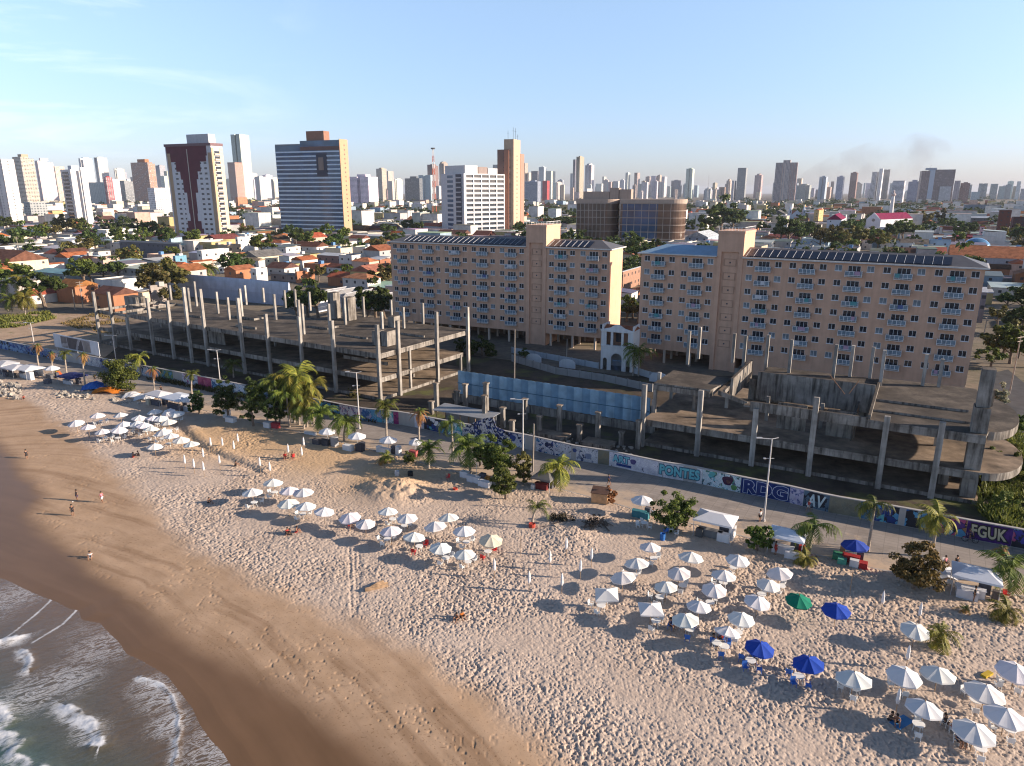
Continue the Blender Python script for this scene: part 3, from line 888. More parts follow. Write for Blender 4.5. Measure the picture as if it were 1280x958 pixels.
LA, LB = at(488, 303, 26), at(762.8, 313, 26)
RA, RB = at(802, 317, 26), at(1232, 337, 26)
Ll = math.hypot(LB[0] - LA[0], LB[1] - LA[1]); Rl = math.hypot(RB[0] - RA[0], RB[1] - RA[1])
make_condo('condominium', 'peach apartment slab with dark panels along the roof on both sides of its tower', LA, LB, 'mmmmmtmm', [(0, (Ll - 5.7) / 7 * 5, 'panels'), ((Ll - 5.7) / 7 * 5 + 5.7, Ll, 'panels')])
make_condo('condominium', 'peach apartment slab with a pale blue metal roof on its shorter wing', RA, RB, 'mmtmmmmm', [(0, (Rl - 5.7) / 7 * 2, 'blue'), ((Rl - 5.7) / 7 * 2 + 5.7, Rl, 'panels')], blank=(26, Rl - .1))

# ------------------------------------------------------------------ gatehouse of the condominiums
g0, g1 = Vector(at(750.3, 461.5, .3)), Vector(at(789.6, 466, .3))
gw = (g1 - g0).length; gh = height_at(*g0, 406) - .3
gate = empty('gatehouse', (*g0, .3), ang(g1 - g0)); tag(gate, 'white arched gatehouse with pediment between the two peach slabs', 'gatehouse')
m = MB(); W2 = gw / 2; up = gh * .53
def arch_poly(cx, hw, z0, zs, n=10): return [(cx - hw, z0)] + [(cx - hw * math.cos(math.pi * i / n), zs + hw * math.sin(math.pi * i / n)) for i in range(n + 1)] + [(cx + hw, z0)]
# lower storey with a big arch and two side niches, made of upright strips round the openings
def arch_wall(m, x0, x1, z0, z1, cx, hw, zs, ya, yb):
    ap = arch_poly(cx, hw, z0, zs)
    left = [(x0, z0)] + ap[:len(ap) // 2 + 1] + [(cx, z1), (x0, z1)]
    m.xprism(left, ya, yb)
    right = [(cx, z1)] + ap[len(ap) // 2:] + [(x1, z0), (x1, z1)]
    m.xprism(right, ya, yb)
q = gw * .27
arch_wall(m, q, gw - q, 0, up, W2, gw * .17, up * .5, 0, .35)
arch_wall(m, 0, q, 0, up, q * .5, q * .24, up * .42, 0, .35); arch_wall(m, gw - q, gw, 0, up, gw - q * .5, q * .24, up * .42, 0, .35)
m.box(0, .3, .352, 5, 0, gh); m.box(gw - .3, gw, .352, 5, 0, gh); m.box(.3, gw - .3, 4.7, 5, 0, up); m.box(.3, gw - .3, .352, 4.7, up - .25, up)
# upper storey piers
for a, b in ((0, .16), (.30, .37), (.63, .70), (.84, 1.)): m.box(a * gw, b * gw, 0, .35, up, gh * .86)
m.box(0, gw, -.15, .35, up + .002, up + .3); m.box(-.1, gw + .1, -.2, .5, gh * .86, gh * .9)
m.xprism([(0, gh * .9)] + [(gw * (.28 + .44 * i / 8), gh * (.95 + .07 * math.sin(math.pi * i / 8))) for i in range(9)] + [(gw, gh * .9)], 0, .3)
m.build('wall', M['wall'], gate, color=(.68, .67, .66))
MB().box(.3, gw - .3, 2.2, 2.4, up, gh * .86).build('back_panel', M['wall'], gate, color=(.36, .2, .13))
m = MB(); m.box(.35 * gw + .2, .65 * gw - .2, 2.1, 2.195, up + .8, gh * .8); m.build('window', M['dark_glass'], gate)
m = MB()
for i in range(9): xx = W2 - gw * .15 + i * gw * .3 / 8; m.box(xx - .03, xx + .03, .5, .56, 0, up * .4)
m.box(W2 - gw * .16, W2 + gw * .16, .5, .56, up * .4, up * .43); m.build('gate_bars', plain('blue_bars', (.15, .25, .4), .5), gate)
MB().gable(-.1, gw + .1, 0.6, 4.9, gh * .9, .8, 0, along='x').build('roof', M['roof'], gate, color=(.35, .13, .07))

# perimeter wall of bays between posts, and two rounded white entrance walls
def bay_wall(name, label, px, h, pitch, col, thick=.16, cat='wall', z0=.3):
    P = [Vector(at(*p, z0)) for p in px]
    root = empty(name, (*P[0], z0)); tag(root, label, cat)
    m, pm = MB(), []
    for a, b in zip(P[:-1], P[1:]):
        L = (b - a).length; n = max(1, int(L / pitch)); dr = ang(b - a)
        for i in range(n):
            c = a.lerp(b, (i + .5) / n) - P[0]; m.cbox((c.x, c.y, h * .47), (L / n - .28, thick, h * .94), dr)
        for i in range(n + 1):
            c = a.lerp(b, i / n) - P[0]; pm.append((c.x, c.y, dr))
    m.build('panel', M['wall'], root, color=col)
    for x, y, dr in pm[:100]: MB().cbox((x, y, h / 2), (.27, .27, h), dr).build('post', M['wall'], root, color=[k * .8 for k in col])
    return root
bay_wall('perimeter_wall', 'low grey wall of bays in front of the gatehouse', [(640, 452), (695, 468), (755, 477), (815, 490)], 1.7, 2.6, (.34, .34, .34))
bay_wall('railing_fence', 'pale fence beside the parking under the dark-panelled slab', [(640, 441), (668, 446), (748, 461)], 1.5, 3.2, (.42, .46, .5), .08, 'fence')
bay_wall('railing_fence', 'pale fence from the gatehouse towards the blue-roofed slab', [(793, 467), (812, 473), (828, 476)], 1.6, 3, (.45, .47, .5), .08, 'fence')
for (px, py), lb in (((667, 453), 'white rounded entrance wall near the parking'), ((709, 460), 'white rounded entrance wall beside the gatehouse fence'), ((823, 478), 'white rounded entrance wall on the far side of the gatehouse')):
    x, y = at(px, py, .3); m = MB(); m.xprism([(-2, 0), (2, 0), (2, 1.3)] + [(1.6 * math.cos(math.pi * i / 8), 1.6 + .5 * math.sin(math.pi * i / 8)) for i in range(9)] + [(-2, 1.3)], -.15, .15)
    tag(m.build('entrance_wall', M['wall'], None, (x, y, .3), math.radians(-27), (.6, .62, .64)), lb, 'wall', 'white entrance walls')

# ------------------------------------------------------------------ concrete shells of the unfinished hotel
CON = M['concrete']


class Shell:
    def __init__(s, name, label, o, xd):
        s.o = Vector(o); s.x = Vector(xd).normalized(); s.y = Vector((-s.x.y, s.x.x)); s.n = 0
        s.root = empty(name, (*s.o, 0), math.atan2(s.x.y, s.x.x)); tag(s.root, label, 'ruin')

    def loc(s, X, Y): d = Vector((X, Y)) - s.o; return d.dot(s.x), d.dot(s.y)

    def px(s, px, py, z=.3): return s.loc(*at(px, py, z))

    def wld(s, x, y): p = s.o + s.x * x + s.y * y; return p.x, p.y

    def slab(s, x0, x1, y0, y1, z, t=.35, edge=.9, name='floor_slab', beams='fblr', bw=.45):
        m = MB(); m.box(x0, x1, y0, y1, z - t, z)
        e = .05
        if 'f' in beams: m.box(x0 - e, x1 + e, y0 - e, y0 + bw, z - edge, z - t - .002); m.box(x0 - e, x1 + e, y0 - e, y0 - .003, z - t, z + .02)
        if 'b' in beams: m.box(x0, x1, y1 - bw, y1 - .01, z - edge, z - t - .002)
        if 'l' in beams: m.box(x0 + .003, x0 + bw, y0 + bw, y1 - bw, z - edge, z - t - .002)
        if 'r' in beams: m.box(x1 - bw, x1 + e, y0 + bw + .003, y1 - bw - .003, z - edge, z - t - .002)
        return m.build(name, CON, s.root)

    def col(s, x, y, z0, z1, w=.5, d=.6):
        s.n += 1; s.tone = random.uniform(.75, 1.1)
        MB().box(x - w / 2, x + w / 2, y - d / 2, y + d / 2, z0, z1).build('column', M['pale_concrete'], s.root, color=[k * s.tone for k in (.46, .43, .39)])

    def wall(s, x0, x1, y0, y1, z0, z1, name='concrete_wall'): return MB().box(x0, x1, y0, y1, z0, z1).build(name, CON, s.root)


A_ = Shell('hotel_ruin', 'long unfinished concrete shell with bare columns and three open decks behind the graffiti wall', at(477.4, 501.7, .3), Vector(at(477.4, 501.7, .3)) - Vector(at(127.8, 430, .3)))
FX = []
for (bx, by, ty) in ((127.8, 430, 365), (146.6, 434, 365), (165, 438, 397), (198.7, 443, 372.6), (224, 448, 376), (251, 451.5, 354), (283, 453, 360), (316, 465, 372.6), (351, 471, 392.6), (389, 480, 396), (429.5, 488, 401), (477.4, 501.7, 406)):
    x, y = A_.px(bx, by); X, Y = A_.wld(x, -.35); h = height_at(X, Y, ty); FX.append(x)
    A_.col(x, -.35, .3, min(h, 18.5), .62, .6)
print('FX', [round(v, 1) for v in FX])
# right-hand side: M, N, O columns
for (bx, by, ty) in ((503, 495, 401), (542, 477, 390), (575, 463, 384)):
    x, y = A_.px(bx, by); X, Y = A_.wld(.35, y); A_.col(.35, max(y, 3), .3, height_at(X, Y, ty), .6, .62)
zU, zM, zL = 9.8, 5.0, .95
A_.slab(-103, 0, 0, 29, zL, .6, .6, 'ground_slab', '')
A_.slab(-103, 0, 0, 27, zM, .3, .95)
A_.slab(-84, -24, 0, 21, zU, .3, 1.0); A_.slab(-24 + .01, 0, 0, 29.5, zU, .3, 1.0, beams='fbr')
A_.slab(-40, -24.01, 21.01, 30, zU - .004, .3, .8, beams='b')
for y in (0, 9, 18):        # bare beams where the top deck was never poured
    A_.wall(-103, -84.06, y, y + .4, zU - .9, zU - .25, 'beam')
for x in (-103, -94): A_.wall(x, x + .4, .41, 17.99, zU - .9, zU - .25, 'beam')
for x in FX:                # inner rows of columns
    for y in (8.7, 17.5, 26): A_.col(x, y, zL, zM - .3, .45, .45)
    if x > -90:
        for y in (8.7, 17.5): A_.col(x, y, zM, zU - .3, .45, .45)
# columns standing up through the top deck
for (bx, by, ty) in ((238, 390, 360), (246, 383, 352), (273, 392, 365), (287, 400, 372), (308, 381, 357), (345, 400, 368), (357, 385, 363), (376, 420, 375), (380, 418, 380), (388, 388.5, 365), (413, 417.5, 380), (432, 406, 372), (455, 396.5, 371), (478, 412.5, 390), (505, 410.5, 384), (529, 405, 379), (489.5, 395, 375), (303, 398, 361), (214, 375, 357), (330, 378, 360), (370, 384, 362)):
    x, y = A_.px(bx, by, zU); X, Y = A_.wld(x, y); A_.col(x, y, zU, height_at(X, Y, ty), .5, .5)
for (x0p, x1p, by, ty, dpt) in ((411, 423, 398, 366, 2.2), (428.5, 441, 400.5, 372, 2.6), (485, 496.5, 409, 395.5, 2.2), (477, 487.5, 432.5, 414, 3), (465.5, 477, 431, 413.5, 2.5)):
    x0, y0 = A_.px(x0p, by, zU); x1, _ = A_.px(x1p, by, zU); X, Y = A_.wld(x0, y0)
    A_.wall(x0, max(x1, x0 + 1.6), y0, y0 + dpt, zU + .002, height_at(X, Y, ty), 'stair_head')
x0, y0 = A_.px(158, 393, zM); A_.wall(x0, x0 + 6, y0, y0 + 3, zM, zM + 5.4, 'stair_head')
for (x, y, w, d, h) in ((-60, 11, 9, 3, .5), (-33, 12, 6, 3.5, .45), (-48, 3.5, 7, .35, .5), (-20, 9, 8, .3, .35), (-70, 6, 5, .3, .4), (-12, 17, 9, .3, .4)): A_.wall(x, x + w, y, y + d, zU + .002, zU + h, 'kerb_upstand')
A_.wall(-58, -52, 3, 3.3, zM, zU - .31); A_.wall(-75, -68, 9.3, 9.6, zL, zM - .31); A_.wall(-96, -93, 6, 6.3, zL, zL + 2.2); A_.wall(-40, -38, 14, 18, zL, zM - .31)
m = MB(); m.add([(-22, 12, zM + .004), (-10, 12, zM + .004), (-10, 14.5, zM + .004), (-22, 14.5, zM + .004), (-22, 12, zU - .4), (-22, 14.5, zU - .4), (-21.2, 12, zU - .4), (-21.2, 14.5, zU - .4)], [(3, 2, 1, 0), (0, 4, 5, 3), (1, 2, 7, 6), (4, 6, 7, 5), (0, 1, 6, 4), (3, 5, 7, 2)]); m.build('ramp', CON, A_.root)
m = MB(); m.box(-14, -2, 4, 4.4, zM + 1.4, zM + 2.1); m.box(-9, -2, 12, 12.4, zL + 1.3, zL + 2.0); m.build('tie_beam', CON, A_.root)

B_ = Shell('hotel_ruin', 'broad unfinished concrete shell with rounded decks and a heavy pylon at the graffiti wall', at(803, 557, .3), Vector(at(1210.6, 630, .3)) - Vector(at(803, 557, .3)))
bl_ = B_.px(1210.6, 630)[0]; print('B len', bl_)
tops = (483, 490, 513, 499, 522.6, 530)
for (bx, by), ty in zip(((803, 557), (871.8, 569), (939.5, 581.5), (1010, 595), (1096.6, 611.6), (1163, 624)), tops):
    x, y = B_.px(bx, by); X, Y = B_.wld(x, -.35); B_.col(x, -.35, .3, height_at(X, Y, ty) + .25, .72, .6)
    for yy in (9, 18): B_.col(x, yy, .9, 4.3, .55, .55)
    if x > 9: B_.col(x, 9, 4.7, 8.8, .5, .5)
BX = [B_.px(*p)[0] for p in ((803, 557), (871.8, 569), (939.5, 581.5), (1010, 595), (1096.6, 611.6), (1163, 624))]


def round_slab(s, x0, x1, y0, y1, z, t, edge, cy, r, name='floor_slab', n=20, bx=.92):
    """deck whose far end bulges out in an arc"""
    pts = [(x0, y0), (x1, y0)] + [(x1 + r * math.sin(math.pi * (i + .5) / n) * bx, cy - r * math.cos(math.pi * (i + .5) / n)) for i in range(n)] + [(x1, y1), (x0, y1)]
    pts = [p for p in pts if y0 - 9 <= p[1] <= y1 + .01]
    m = MB(); m.prism(pts, z - t, z)
    m.prism([(x0 - .05, y0 - .05), (x1, y0 - .05), (x1, y0 + .4), (x0 - .05, y0 + .4)], z - edge, z - t - .002)
    for i in range(n - 1):
        a = (x1 + r * math.sin(math.pi * (i + .5) / n) * bx, cy - r * math.cos(math.pi * (i + .5) / n)); b = (x1 + r * math.sin(math.pi * (i + 1.5) / n) * bx, cy - r * math.cos(math.pi * (i + 1.5) / n))
        c = Vector((x1, cy)); a2 = Vector(a).lerp(c, .05); b2 = Vector(b).lerp(c, .05)
        m.prism([a, b, tuple(b2), tuple(a2)], z - edge, z - t - .002)
    return m.build(name, CON, s.root)


B_.slab(0, bl_ + 1, 0, 27, .9, .55, .55, 'ground_slab', '')
round_slab(B_, 0, bl_ + .5, 0, 27, 4.8, .3, 1.05, 10, 9.9, bx=.56)
m = MB(); m.prism([(0, 4.2), (9.2, 4.4), (10.6, 13.2), (.2, 14)], 9.55, 9.85); m.box(0, 9.2, 4.0, 4.4, 8.7, 9.545); m.box(9.0, 9.35, 4.4, 13, 8.7, 9.545); m.build('roof_slab', CON, B_.root)
B_.col(.2, 13.6, 4.8, 9.54); B_.col(10, 12.8, 4.8, 9.54); B_.col(.3, 4.3, 4.8, 9.54, .5, .5); B_.col(5.5, 9, 4.8, 9.54, .45, .45)
x31 = B_.px(1085, 523, 9.8)[0]
round_slab(B_, x31, bl_ + .6, 0, 26, 9.85, .3, 1.15, 12, 10, 'roof_slab', bx=.44)
B_.wall(x31, bl_ - 1, 4.6, 4.85, 9.853, 10.15, 'kerb_upstand'); B_.wall(x31, bl_ - 1, 10.5, 10.8, 9.853, 10.2, 'kerb_upstand'); B_.wall(x31, x31 + .35, .2, 25, 9.853, 10.5, 'kerb_upstand')
B_.wall(BX[2] - 1, x31 - .06, -.1, .3, 8.7, 10.15, 'front_beam')
B_.wall(BX[2] - 2, x31 - .06, .32, 2.6, 9.1, 9.35, 'roof_slab')
B_.wall(BX[2] - 3, x31 - .06, 15.2, 15.6, 6.5, 11.1, 'parapet_wall'); B_.wall(BX[2] - 3, x31 - .06, 15.62, 25, 9.6, 9.85, 'roof_slab')
B_.wall(BX[2] - 6, BX[2] - 5.6, 9, 24, 7.5, 11.0, 'parapet_wall')
B_.wall(9.6, BX[2] - 6.02, 18.6, 19, 8.2, 10.4, 'parapet_wall'); B_.wall(9.6, BX[2] - 6.02, 19.02, 25.5, 9.6, 9.85, 'roof_slab')
m = MB(); m.add([(10.2, 5, 9.0), (15.5, 1.5, 9.0), (15.5, 1.9, 9.0), (10.2, 5.4, 9.0), (10.2, 5, 9.8), (15.5, 1.5, 9.5), (15.5, 1.9, 9.5), (10.2, 5.4, 9.8)], [(3, 2, 1, 0), (4, 5, 6, 7), (0, 1, 5, 4), (1, 2, 6, 5), (2, 3, 7, 6), (3, 0, 4, 7)])
m.box(10.7, 11.1, 6, 16, 9.0, 9.7); m.build('tie_beam', CON, B_.root)
for (x, y, w, d, z0, z1) in ((BX[2] + 2, 6, 4.2, .3, 4.8, 8.9), (BX[2] + 9, 6, 4, .3, 4.8, 8.9), (BX[3] + 4.5, 5, .3, 8, 4.8, 8.8), (BX[1] + 1, 14, 9, .3, .9, 4.4), (BX[3] + 2, 16, 12, .3, 4.8, 9.5), (12, 20, 6, .3, 4.8, 8.5), (BX[3], 24, 14, .3, .9, 4.4)): B_.wall(x, x + w, y, y + d, z0, z1, 'concrete_wall')
# pylon at the rounded end
pxx = bl_ - .2
m = MB(); m.box(pxx - .9, pxx + .9, .8, 3.4, .3, 13.2); m.box(pxx - .5, pxx + 1.1, 2.2, 3.2, 13.2, 15.4); m.box(pxx - .75, pxx + .75, 1.2, 3.0, 15.4 - 2.2, 18.2); m.build('pylon', CON, B_.root)
B_.wall(pxx - 3.4, pxx - 2.2, 4, 6.5, .9, 4.4, 'concrete_wall')
for (bx, by, ty) in ((986, 466, 425), (1041, 473, 431), (1062, 471, 432), (1087, 473, 434), (1100, 482, 438), (1153, 482, 443), (1173, 484, 449), (859.5, 451.5, 414), (873, 444.5, 409), (916, 449, 417), (929, 459, 420), (957, 459, 419), (824, 474, 467)):
    x, y = B_.px(bx, by, 9.85); X, Y = B_.wld(x, y); B_.col(x, y, 9.2, max(height_at(X, Y, ty), 11), .5, .55)
x, y = B_.px(1000, 500, 9.85)
m = MB(); m.tube([(x31 - 4, 12, 9.9), (x31 - 6.5, 13, 12.4)], .05); m.tube([(x31 - 3.5, 12.5, 9.9), (x31 - 2.4, 13.2, 12.)], .05); m.build('bent_rebar', plain('rust', (.2, .1, .05), .8), B_.root)

# ------------------------------------------------------------------ blue hoarding on its ledge, stub columns, shed
f0, f1 = Vector(at(572, 501, .3)), Vector(at(812, 541, .3))
hr = empty('blue_hoarding', (*f0, .3), ang(f1 - f0)); tag(hr, 'blue corrugated metal hoarding on a concrete ledge between the two concrete shells', 'fence')
Lf = (f1 - f0).length
MB().box(-1, Lf + 1, -.35, 1.5, 0, 1.5).build('ledge', CON, hr)
m = MB(); n = int(Lf / .2); zt_ = 6.0
pf = lambda i: .26 * abs(math.sin(math.pi * i * .2 / 1.55))
vs = [(i * .2, .3 - pf(i), 1.5) for i in range(n)] + [(i * .2, .3 - pf(i), zt_ + .16 * abs(math.sin(math.pi * i * .2 / 1.55))) for i in range(n)]
m.add(vs, [(i, i + 1, n + i + 1, n + i) for i in range(n - 1)])
m.add([(v[0], v[1] + .05, v[2]) for v in vs], [(n + i, n + i + 1, i + 1, i) for i in range(n - 1)])
m.add([vs[n + i] for i in range(n)] + [(vs[n + i][0], vs[n + i][1] + .05, vs[n + i][2]) for i in range(n)], [(i, i + 1, n + i + 1, n + i) for i in range(n - 1)])
nn_ = n - 1
m.m = [(1 if int(i * .2 / 1.55) % 2 else 0) for i in range(nn_)] * 3
m.build('corrugated_sheet', [plain('sheet_blue', (.25, .38, .48), .45, .2, .6), plain('sheet_dark_blue', (.15, .265, .37), .45, .2, .6)], hr)
m = MB(); m.box(0, Lf, -.02, .04, 3.6, 3.72); m.build('rail', plain('blue_rail', (.06, .13, .19), .6), hr)
for i in range(12): xx = i * Lf / 11; MB().box(xx - .06, xx + .06, .5, .62, 1.5, zt_ - .2).build('post', M['steel'], hr)

stubs = [(546, 510, 480), (571.5, 507, 490), (582, 508, 481.5), (608, 528, 480), (606, 532, 496), (628.5, 531, 511), (539.5, 514, 503), (656, 521, 500), (674, 538, 521.5), (699, 536, 508), (747, 546, 516.5), (724, 548, 532), (776.5, 553, 541), (797.5, 557, 527), (560, 520, 507), (640, 541, 527)]
for i, (bx, by, ty) in enumerate(stubs):
    x, y = at(bx, by + 4, .3); h = max(1.2, height_at(x, y, ty)); m = MB(); m.box(-.35, .35, -.35, .35, 0, h - .3); m.box(-.47, .47, -.47, .47, h - .3, h)
    tag(m.build('stub_column', CON, None, (x, y, .25), math.radians(-29)), 'short broken concrete column, %s from the long shell along the blue hoarding' % ordn(sorted(s[0] for s in stubs).index(bx)), 'column', 'stub columns of the unfinished hotel')
for i, (px, py, w, d, lb) in enumerate(((690, 545, 6, 2.4, 'flat concrete footing beside the stub columns'), (748, 556, 5, 3, 'cracked concrete pad under a stub column near the broad shell'), (600, 540, 5, 2, 'concrete pad behind the tin shed'))):
    x, y = at(px, py, .3); tag(MB().box(-w / 2, w / 2, -d / 2, d / 2, 0, .55).build('footing', CON, None, (x, y, .3), math.radians(-29)), lb, 'footing')
s0 = Vector(at(546, 531, .3)); sh = empty('tin_shed', (*s0, .3), math.radians(-27)); tag(sh, 'open shed with a rusty tin roof behind the graffiti wall', 'shed')
m = MB(); m.add([(-.5, -.6, 2.75), (10.8, -.6, 2.6), (11.2, 2.9, 2.9), (-.2, 3.0, 3.1), (-.5, -.6, 2.83), (10.8, -.6, 2.68), (11.2, 2.9, 2.98), (-.2, 3.0, 3.18)], [(3, 2, 1, 0), (4, 5, 6, 7), (0, 1, 5, 4), (1, 2, 6, 5), (2, 3, 7, 6), (3, 0, 4, 7)])
m.build('roof', M['metal_roof'], sh, color=(.26, .27, .28))
for x in (.2, 5, 10): MB().box(x, x + .1, -.4, -.3, 0, 2.6).build('post', M['wood'], sh); MB().box(x, x + .1, 2.5, 2.6, 0, 2.75).build('post', M['wood'], sh)
MB().box(0, 10.4, 2.75, 2.85, 0, 2.4).build('back_wall', M['wall'], sh, color=(.3, .33, .36))

# ------------------------------------------------------------------ graffiti wall along the promenade
WPX = np.array(WALL_PX, float)


def wall_pt(px, z=.36): return Vector(at(px, np.interp(px, WPX[:, 0], WPX[:, 1]), z))


gwall = empty('graffiti_wall', (*wall_pt(640), .36)); tag(gwall, 'long low boundary wall painted with graffiti along the promenade', 'wall')
O = wall_pt(640)
HW = 2.3
m = MB()
sp = [wall_pt(p) - O for p in list(range(-140, 1400, 22))]
for a, b in zip(sp[:-1], sp[1:]):
    d = (b - a).normalized(); nrm = Vector((-d.y, d.x))
    m.prism([(a.x, a.y), (b.x, b.y), (b.x + nrm.x * .3, b.y + nrm.y * .3), (a.x + nrm.x * .3, a.y + nrm.y * .3)], -.2, HW)
    e = d * .004; a2, b2 = a - nrm * .06, b - nrm * .06
    m.prism([(a2.x, a2.y), (b2.x, b2.y), (b2.x + nrm.x * .4, b2.y + nrm.y * .4), (a2.x + nrm.x * .4, a2.y + nrm.y * .4)], HW + .002, HW + .1)
m.build('masonry', M['wall'], gwall, color=(.42, .4, .38))
WH, NV, BK, TQ, CY, PK, LI, OL = (.74, .73, .74), (.03, .06, .22), (.03, .03, .04), (.12, .42, .48), (.1, .3, .5), (.42, .09, .2), (.42, .38, .52), (.2, .19, .14)
_pc = [0]


def mural(px0, px1, mat, z0=.05, z1=HW - .04, name='mural', off=.018):
    """a painted stretch of the wall, following its line"""
    m = MB(); pts = [wall_pt(p) - O for p in np.arange(px0, px1, 11)] + [wall_pt(px1) - O]
    for a, b in zip(pts[:-1], pts[1:]):
        d = (b - a).normalized(); nr = Vector((d.y, -d.x)) * off
        m.add([(a.x + nr.x, a.y + nr.y, z0), (b.x + nr.x, b.y + nr.y, z0), (b.x + nr.x, b.y + nr.y, z1), (a.x + nr.x, a.y + nr.y, z1)], [(0, 1, 2, 3)])
    return m.build(name, mat, gwall)


MUR = [(-140, 0, [NV, CY, BK, LI], None, .5), (0, 66, [NV, (.1, .14, .25), BK, (.2, .3, .45)], None, .5), (66.3, 126, [BK, CY, LI], WH, .42), (126.3, 171, [NV, (.2, .18, .2), BK], (.4, .4, .44), .5), (171.3, 199, [NV, CY, BK], WH, .42),
       (199.3, 228, [(.14, .25, .1), (.35, .32, .08), CY, BK], (.3, .33, .2), .55), (228.3, 248, [LI, PK, CY, BK], WH, .5), (248.3, 265, [PK, (.45, .14, .18), (.3, .05, .1)], (.45, .1, .16), .5), (265.3, 322, [CY, NV, BK], WH, .45), (322.3, 396, [CY, PK, TQ, BK], (.4, .42, .5), .5),
       (396.3, 425, [CY, (.06, .2, .36), TQ, BK], None, .5), (425.3, 452, [LI, PK, NV], WH, .48), (452.3, 478, [CY, (.08, .4, .55), LI, NV], (.3, .4, .55), .6), (478.3, 492, [TQ, (.1, .2, .15), BK], WH, .5), (492.3, 514, [(.25, .03, .14), PK, BK], (.33, .05, .16), .5), (514.3, 530, [LI, BK], WH, .35),
       (530.3, 560, [CY, TQ, NV, WH, BK], None, .5), (560.3, 578, [TQ, (.1, .3, .2), BK], WH, .5), (578.3, 640, [BK, NV], WH, .48), (640.3, 700, [NV, CY, BK], WH, .42), (700.3, 747, [(.25, .28, .36), NV, BK], WH, .42), (747.3, 761, [OL, (.24, .2, .13)], OL, .5), (761.3, 822, [LI, BK], WH, .3),
       (822.3, 877, [(.3, .4, .5), BK], WH, .18), (877.3, 925, [TQ, (.2, .28, .1), (.1, .03, .05), BK], WH, .42), (925.3, 986, [(.012, .03, .14), (.016, .04, .17)], (.014, .035, .15), .5), (986.3, 1003, [LI, NV], (.5, .48, .58), .45), (1003.3, 1035, [(.06, .1, .14), (.1, .16, .22), BK], None, .5), (1035.3, 1073, [OL, (.16, .17, .14), (.22, .21, .16)], OL, .5),
       (1073.3, 1104, [CY, (.05, .18, .32), TQ, NV], None, .5), (1104.3, 1160, [NV, (.03, .12, .4), CY, (.3, .45, .6), BK], None, .5), (1160.3, 1206, [(.12, .05, .22), PK, (.4, .2, .1), CY, BK], None, .5), (1206.3, 1263, [(.06, .02, .14), (.09, .03, .2)], (.05, .02, .12), .5), (1263.3, 1400, [(.06, .06, .3), PK, CY, BK], None, .5)]
for i, (a, b, pal, bgc, amt) in enumerate(MUR):
    mural(a, b, graffiti('mural_paint_%d' % i, pal, (.95 if bgc == WH else .75), i + 1, bgc, amt))


def lettering(txt, px0, px1, z0, z1, col, outline=None, ow=.1, off=.03, shear=0, rough=.6, bold=.05):
    """painted letters as thin cut shapes on the wall"""
    a, b = wall_pt(px0) - O, wall_pt(px1) - O; d = (b - a); L = d.length; d.normalize(); nr = Vector((d.y, -d.x))
    for k, (c, grow) in enumerate(((outline, ow), (col, 0.))):
        if c is None: continue
        cu = bpy.data.curves.new('t', 'FONT'); cu.body = txt; cu.offset = bold + grow; cu.extrude = .004; cu.shear = shear; cu.align_x = 'LEFT'; cu.resolution_u = 3; cu.space_character = 1.02 + bold
        to = bpy.data.objects.new('t', cu); COL.objects.link(to)
        dg = bpy.context.evaluated_depsgraph_get(); me = bpy.data.meshes.new_from_object(to.evaluated_get(dg)); bpy.data.objects.remove(to); bpy.data.curves.remove(cu)
        co = np.zeros(len(me.vertices) * 3); me.vertices.foreach_get('co', co); co = co.reshape(-1, 3)
        if k == 0 or outline is None: bb = (co[:, 0].min(), co[:, 0].max(), co[:, 1].min(), co[:, 1].max())
        fx = (co[:, 0] - bb[0]) / (bb[1] - bb[0]); fz = (co[:, 1] - bb[2]) / (bb[3] - bb[2])
        o_ = off + k * .014 + co[:, 2]
        P = np.stack([a.x + d.x * fx * L + nr.x * o_, a.y + d.y * fx * L + nr.y * o_, z0 + fz * (z1 - z0)], 1)
        me.vertices.foreach_set('co', P.ravel()); me.update()
        me.name = 'lettering'; me.materials.clear(); me.materials.append(plain('spray_%02d%02d%02d' % tuple(int(q * 99) for q in c), c, rough, .12, 2))
        link('lettering', me, gwall)


lettering('ART', 764, 787, .75, 2.05, (.2, .5, .56), (.03, .07, .2), .07, bold=.04)
mural(763.5, 789, plain('spray_shadow', NV, .6), .3, .7, 'mural', .024)
lettering('PONTES', 823, 875, .35, 2.1, (.13, .43, .48), (.04, .1, .16), .07, bold=.045)
lettering('RDG', 928, 984.5, .14, 2.18, (.012, .03, .14), (.5, .55, .65), .028, bold=.05)
lettering('AV', 1007, 1031, .3, 2.0, (.5, .6, .62), None, shear=.2, bold=.03)
lettering('FGUK', 1210, 1261, .3, 2.1, (.47, .43, .3), (.02, .02, .02), .08, shear=-.15, bold=.03)
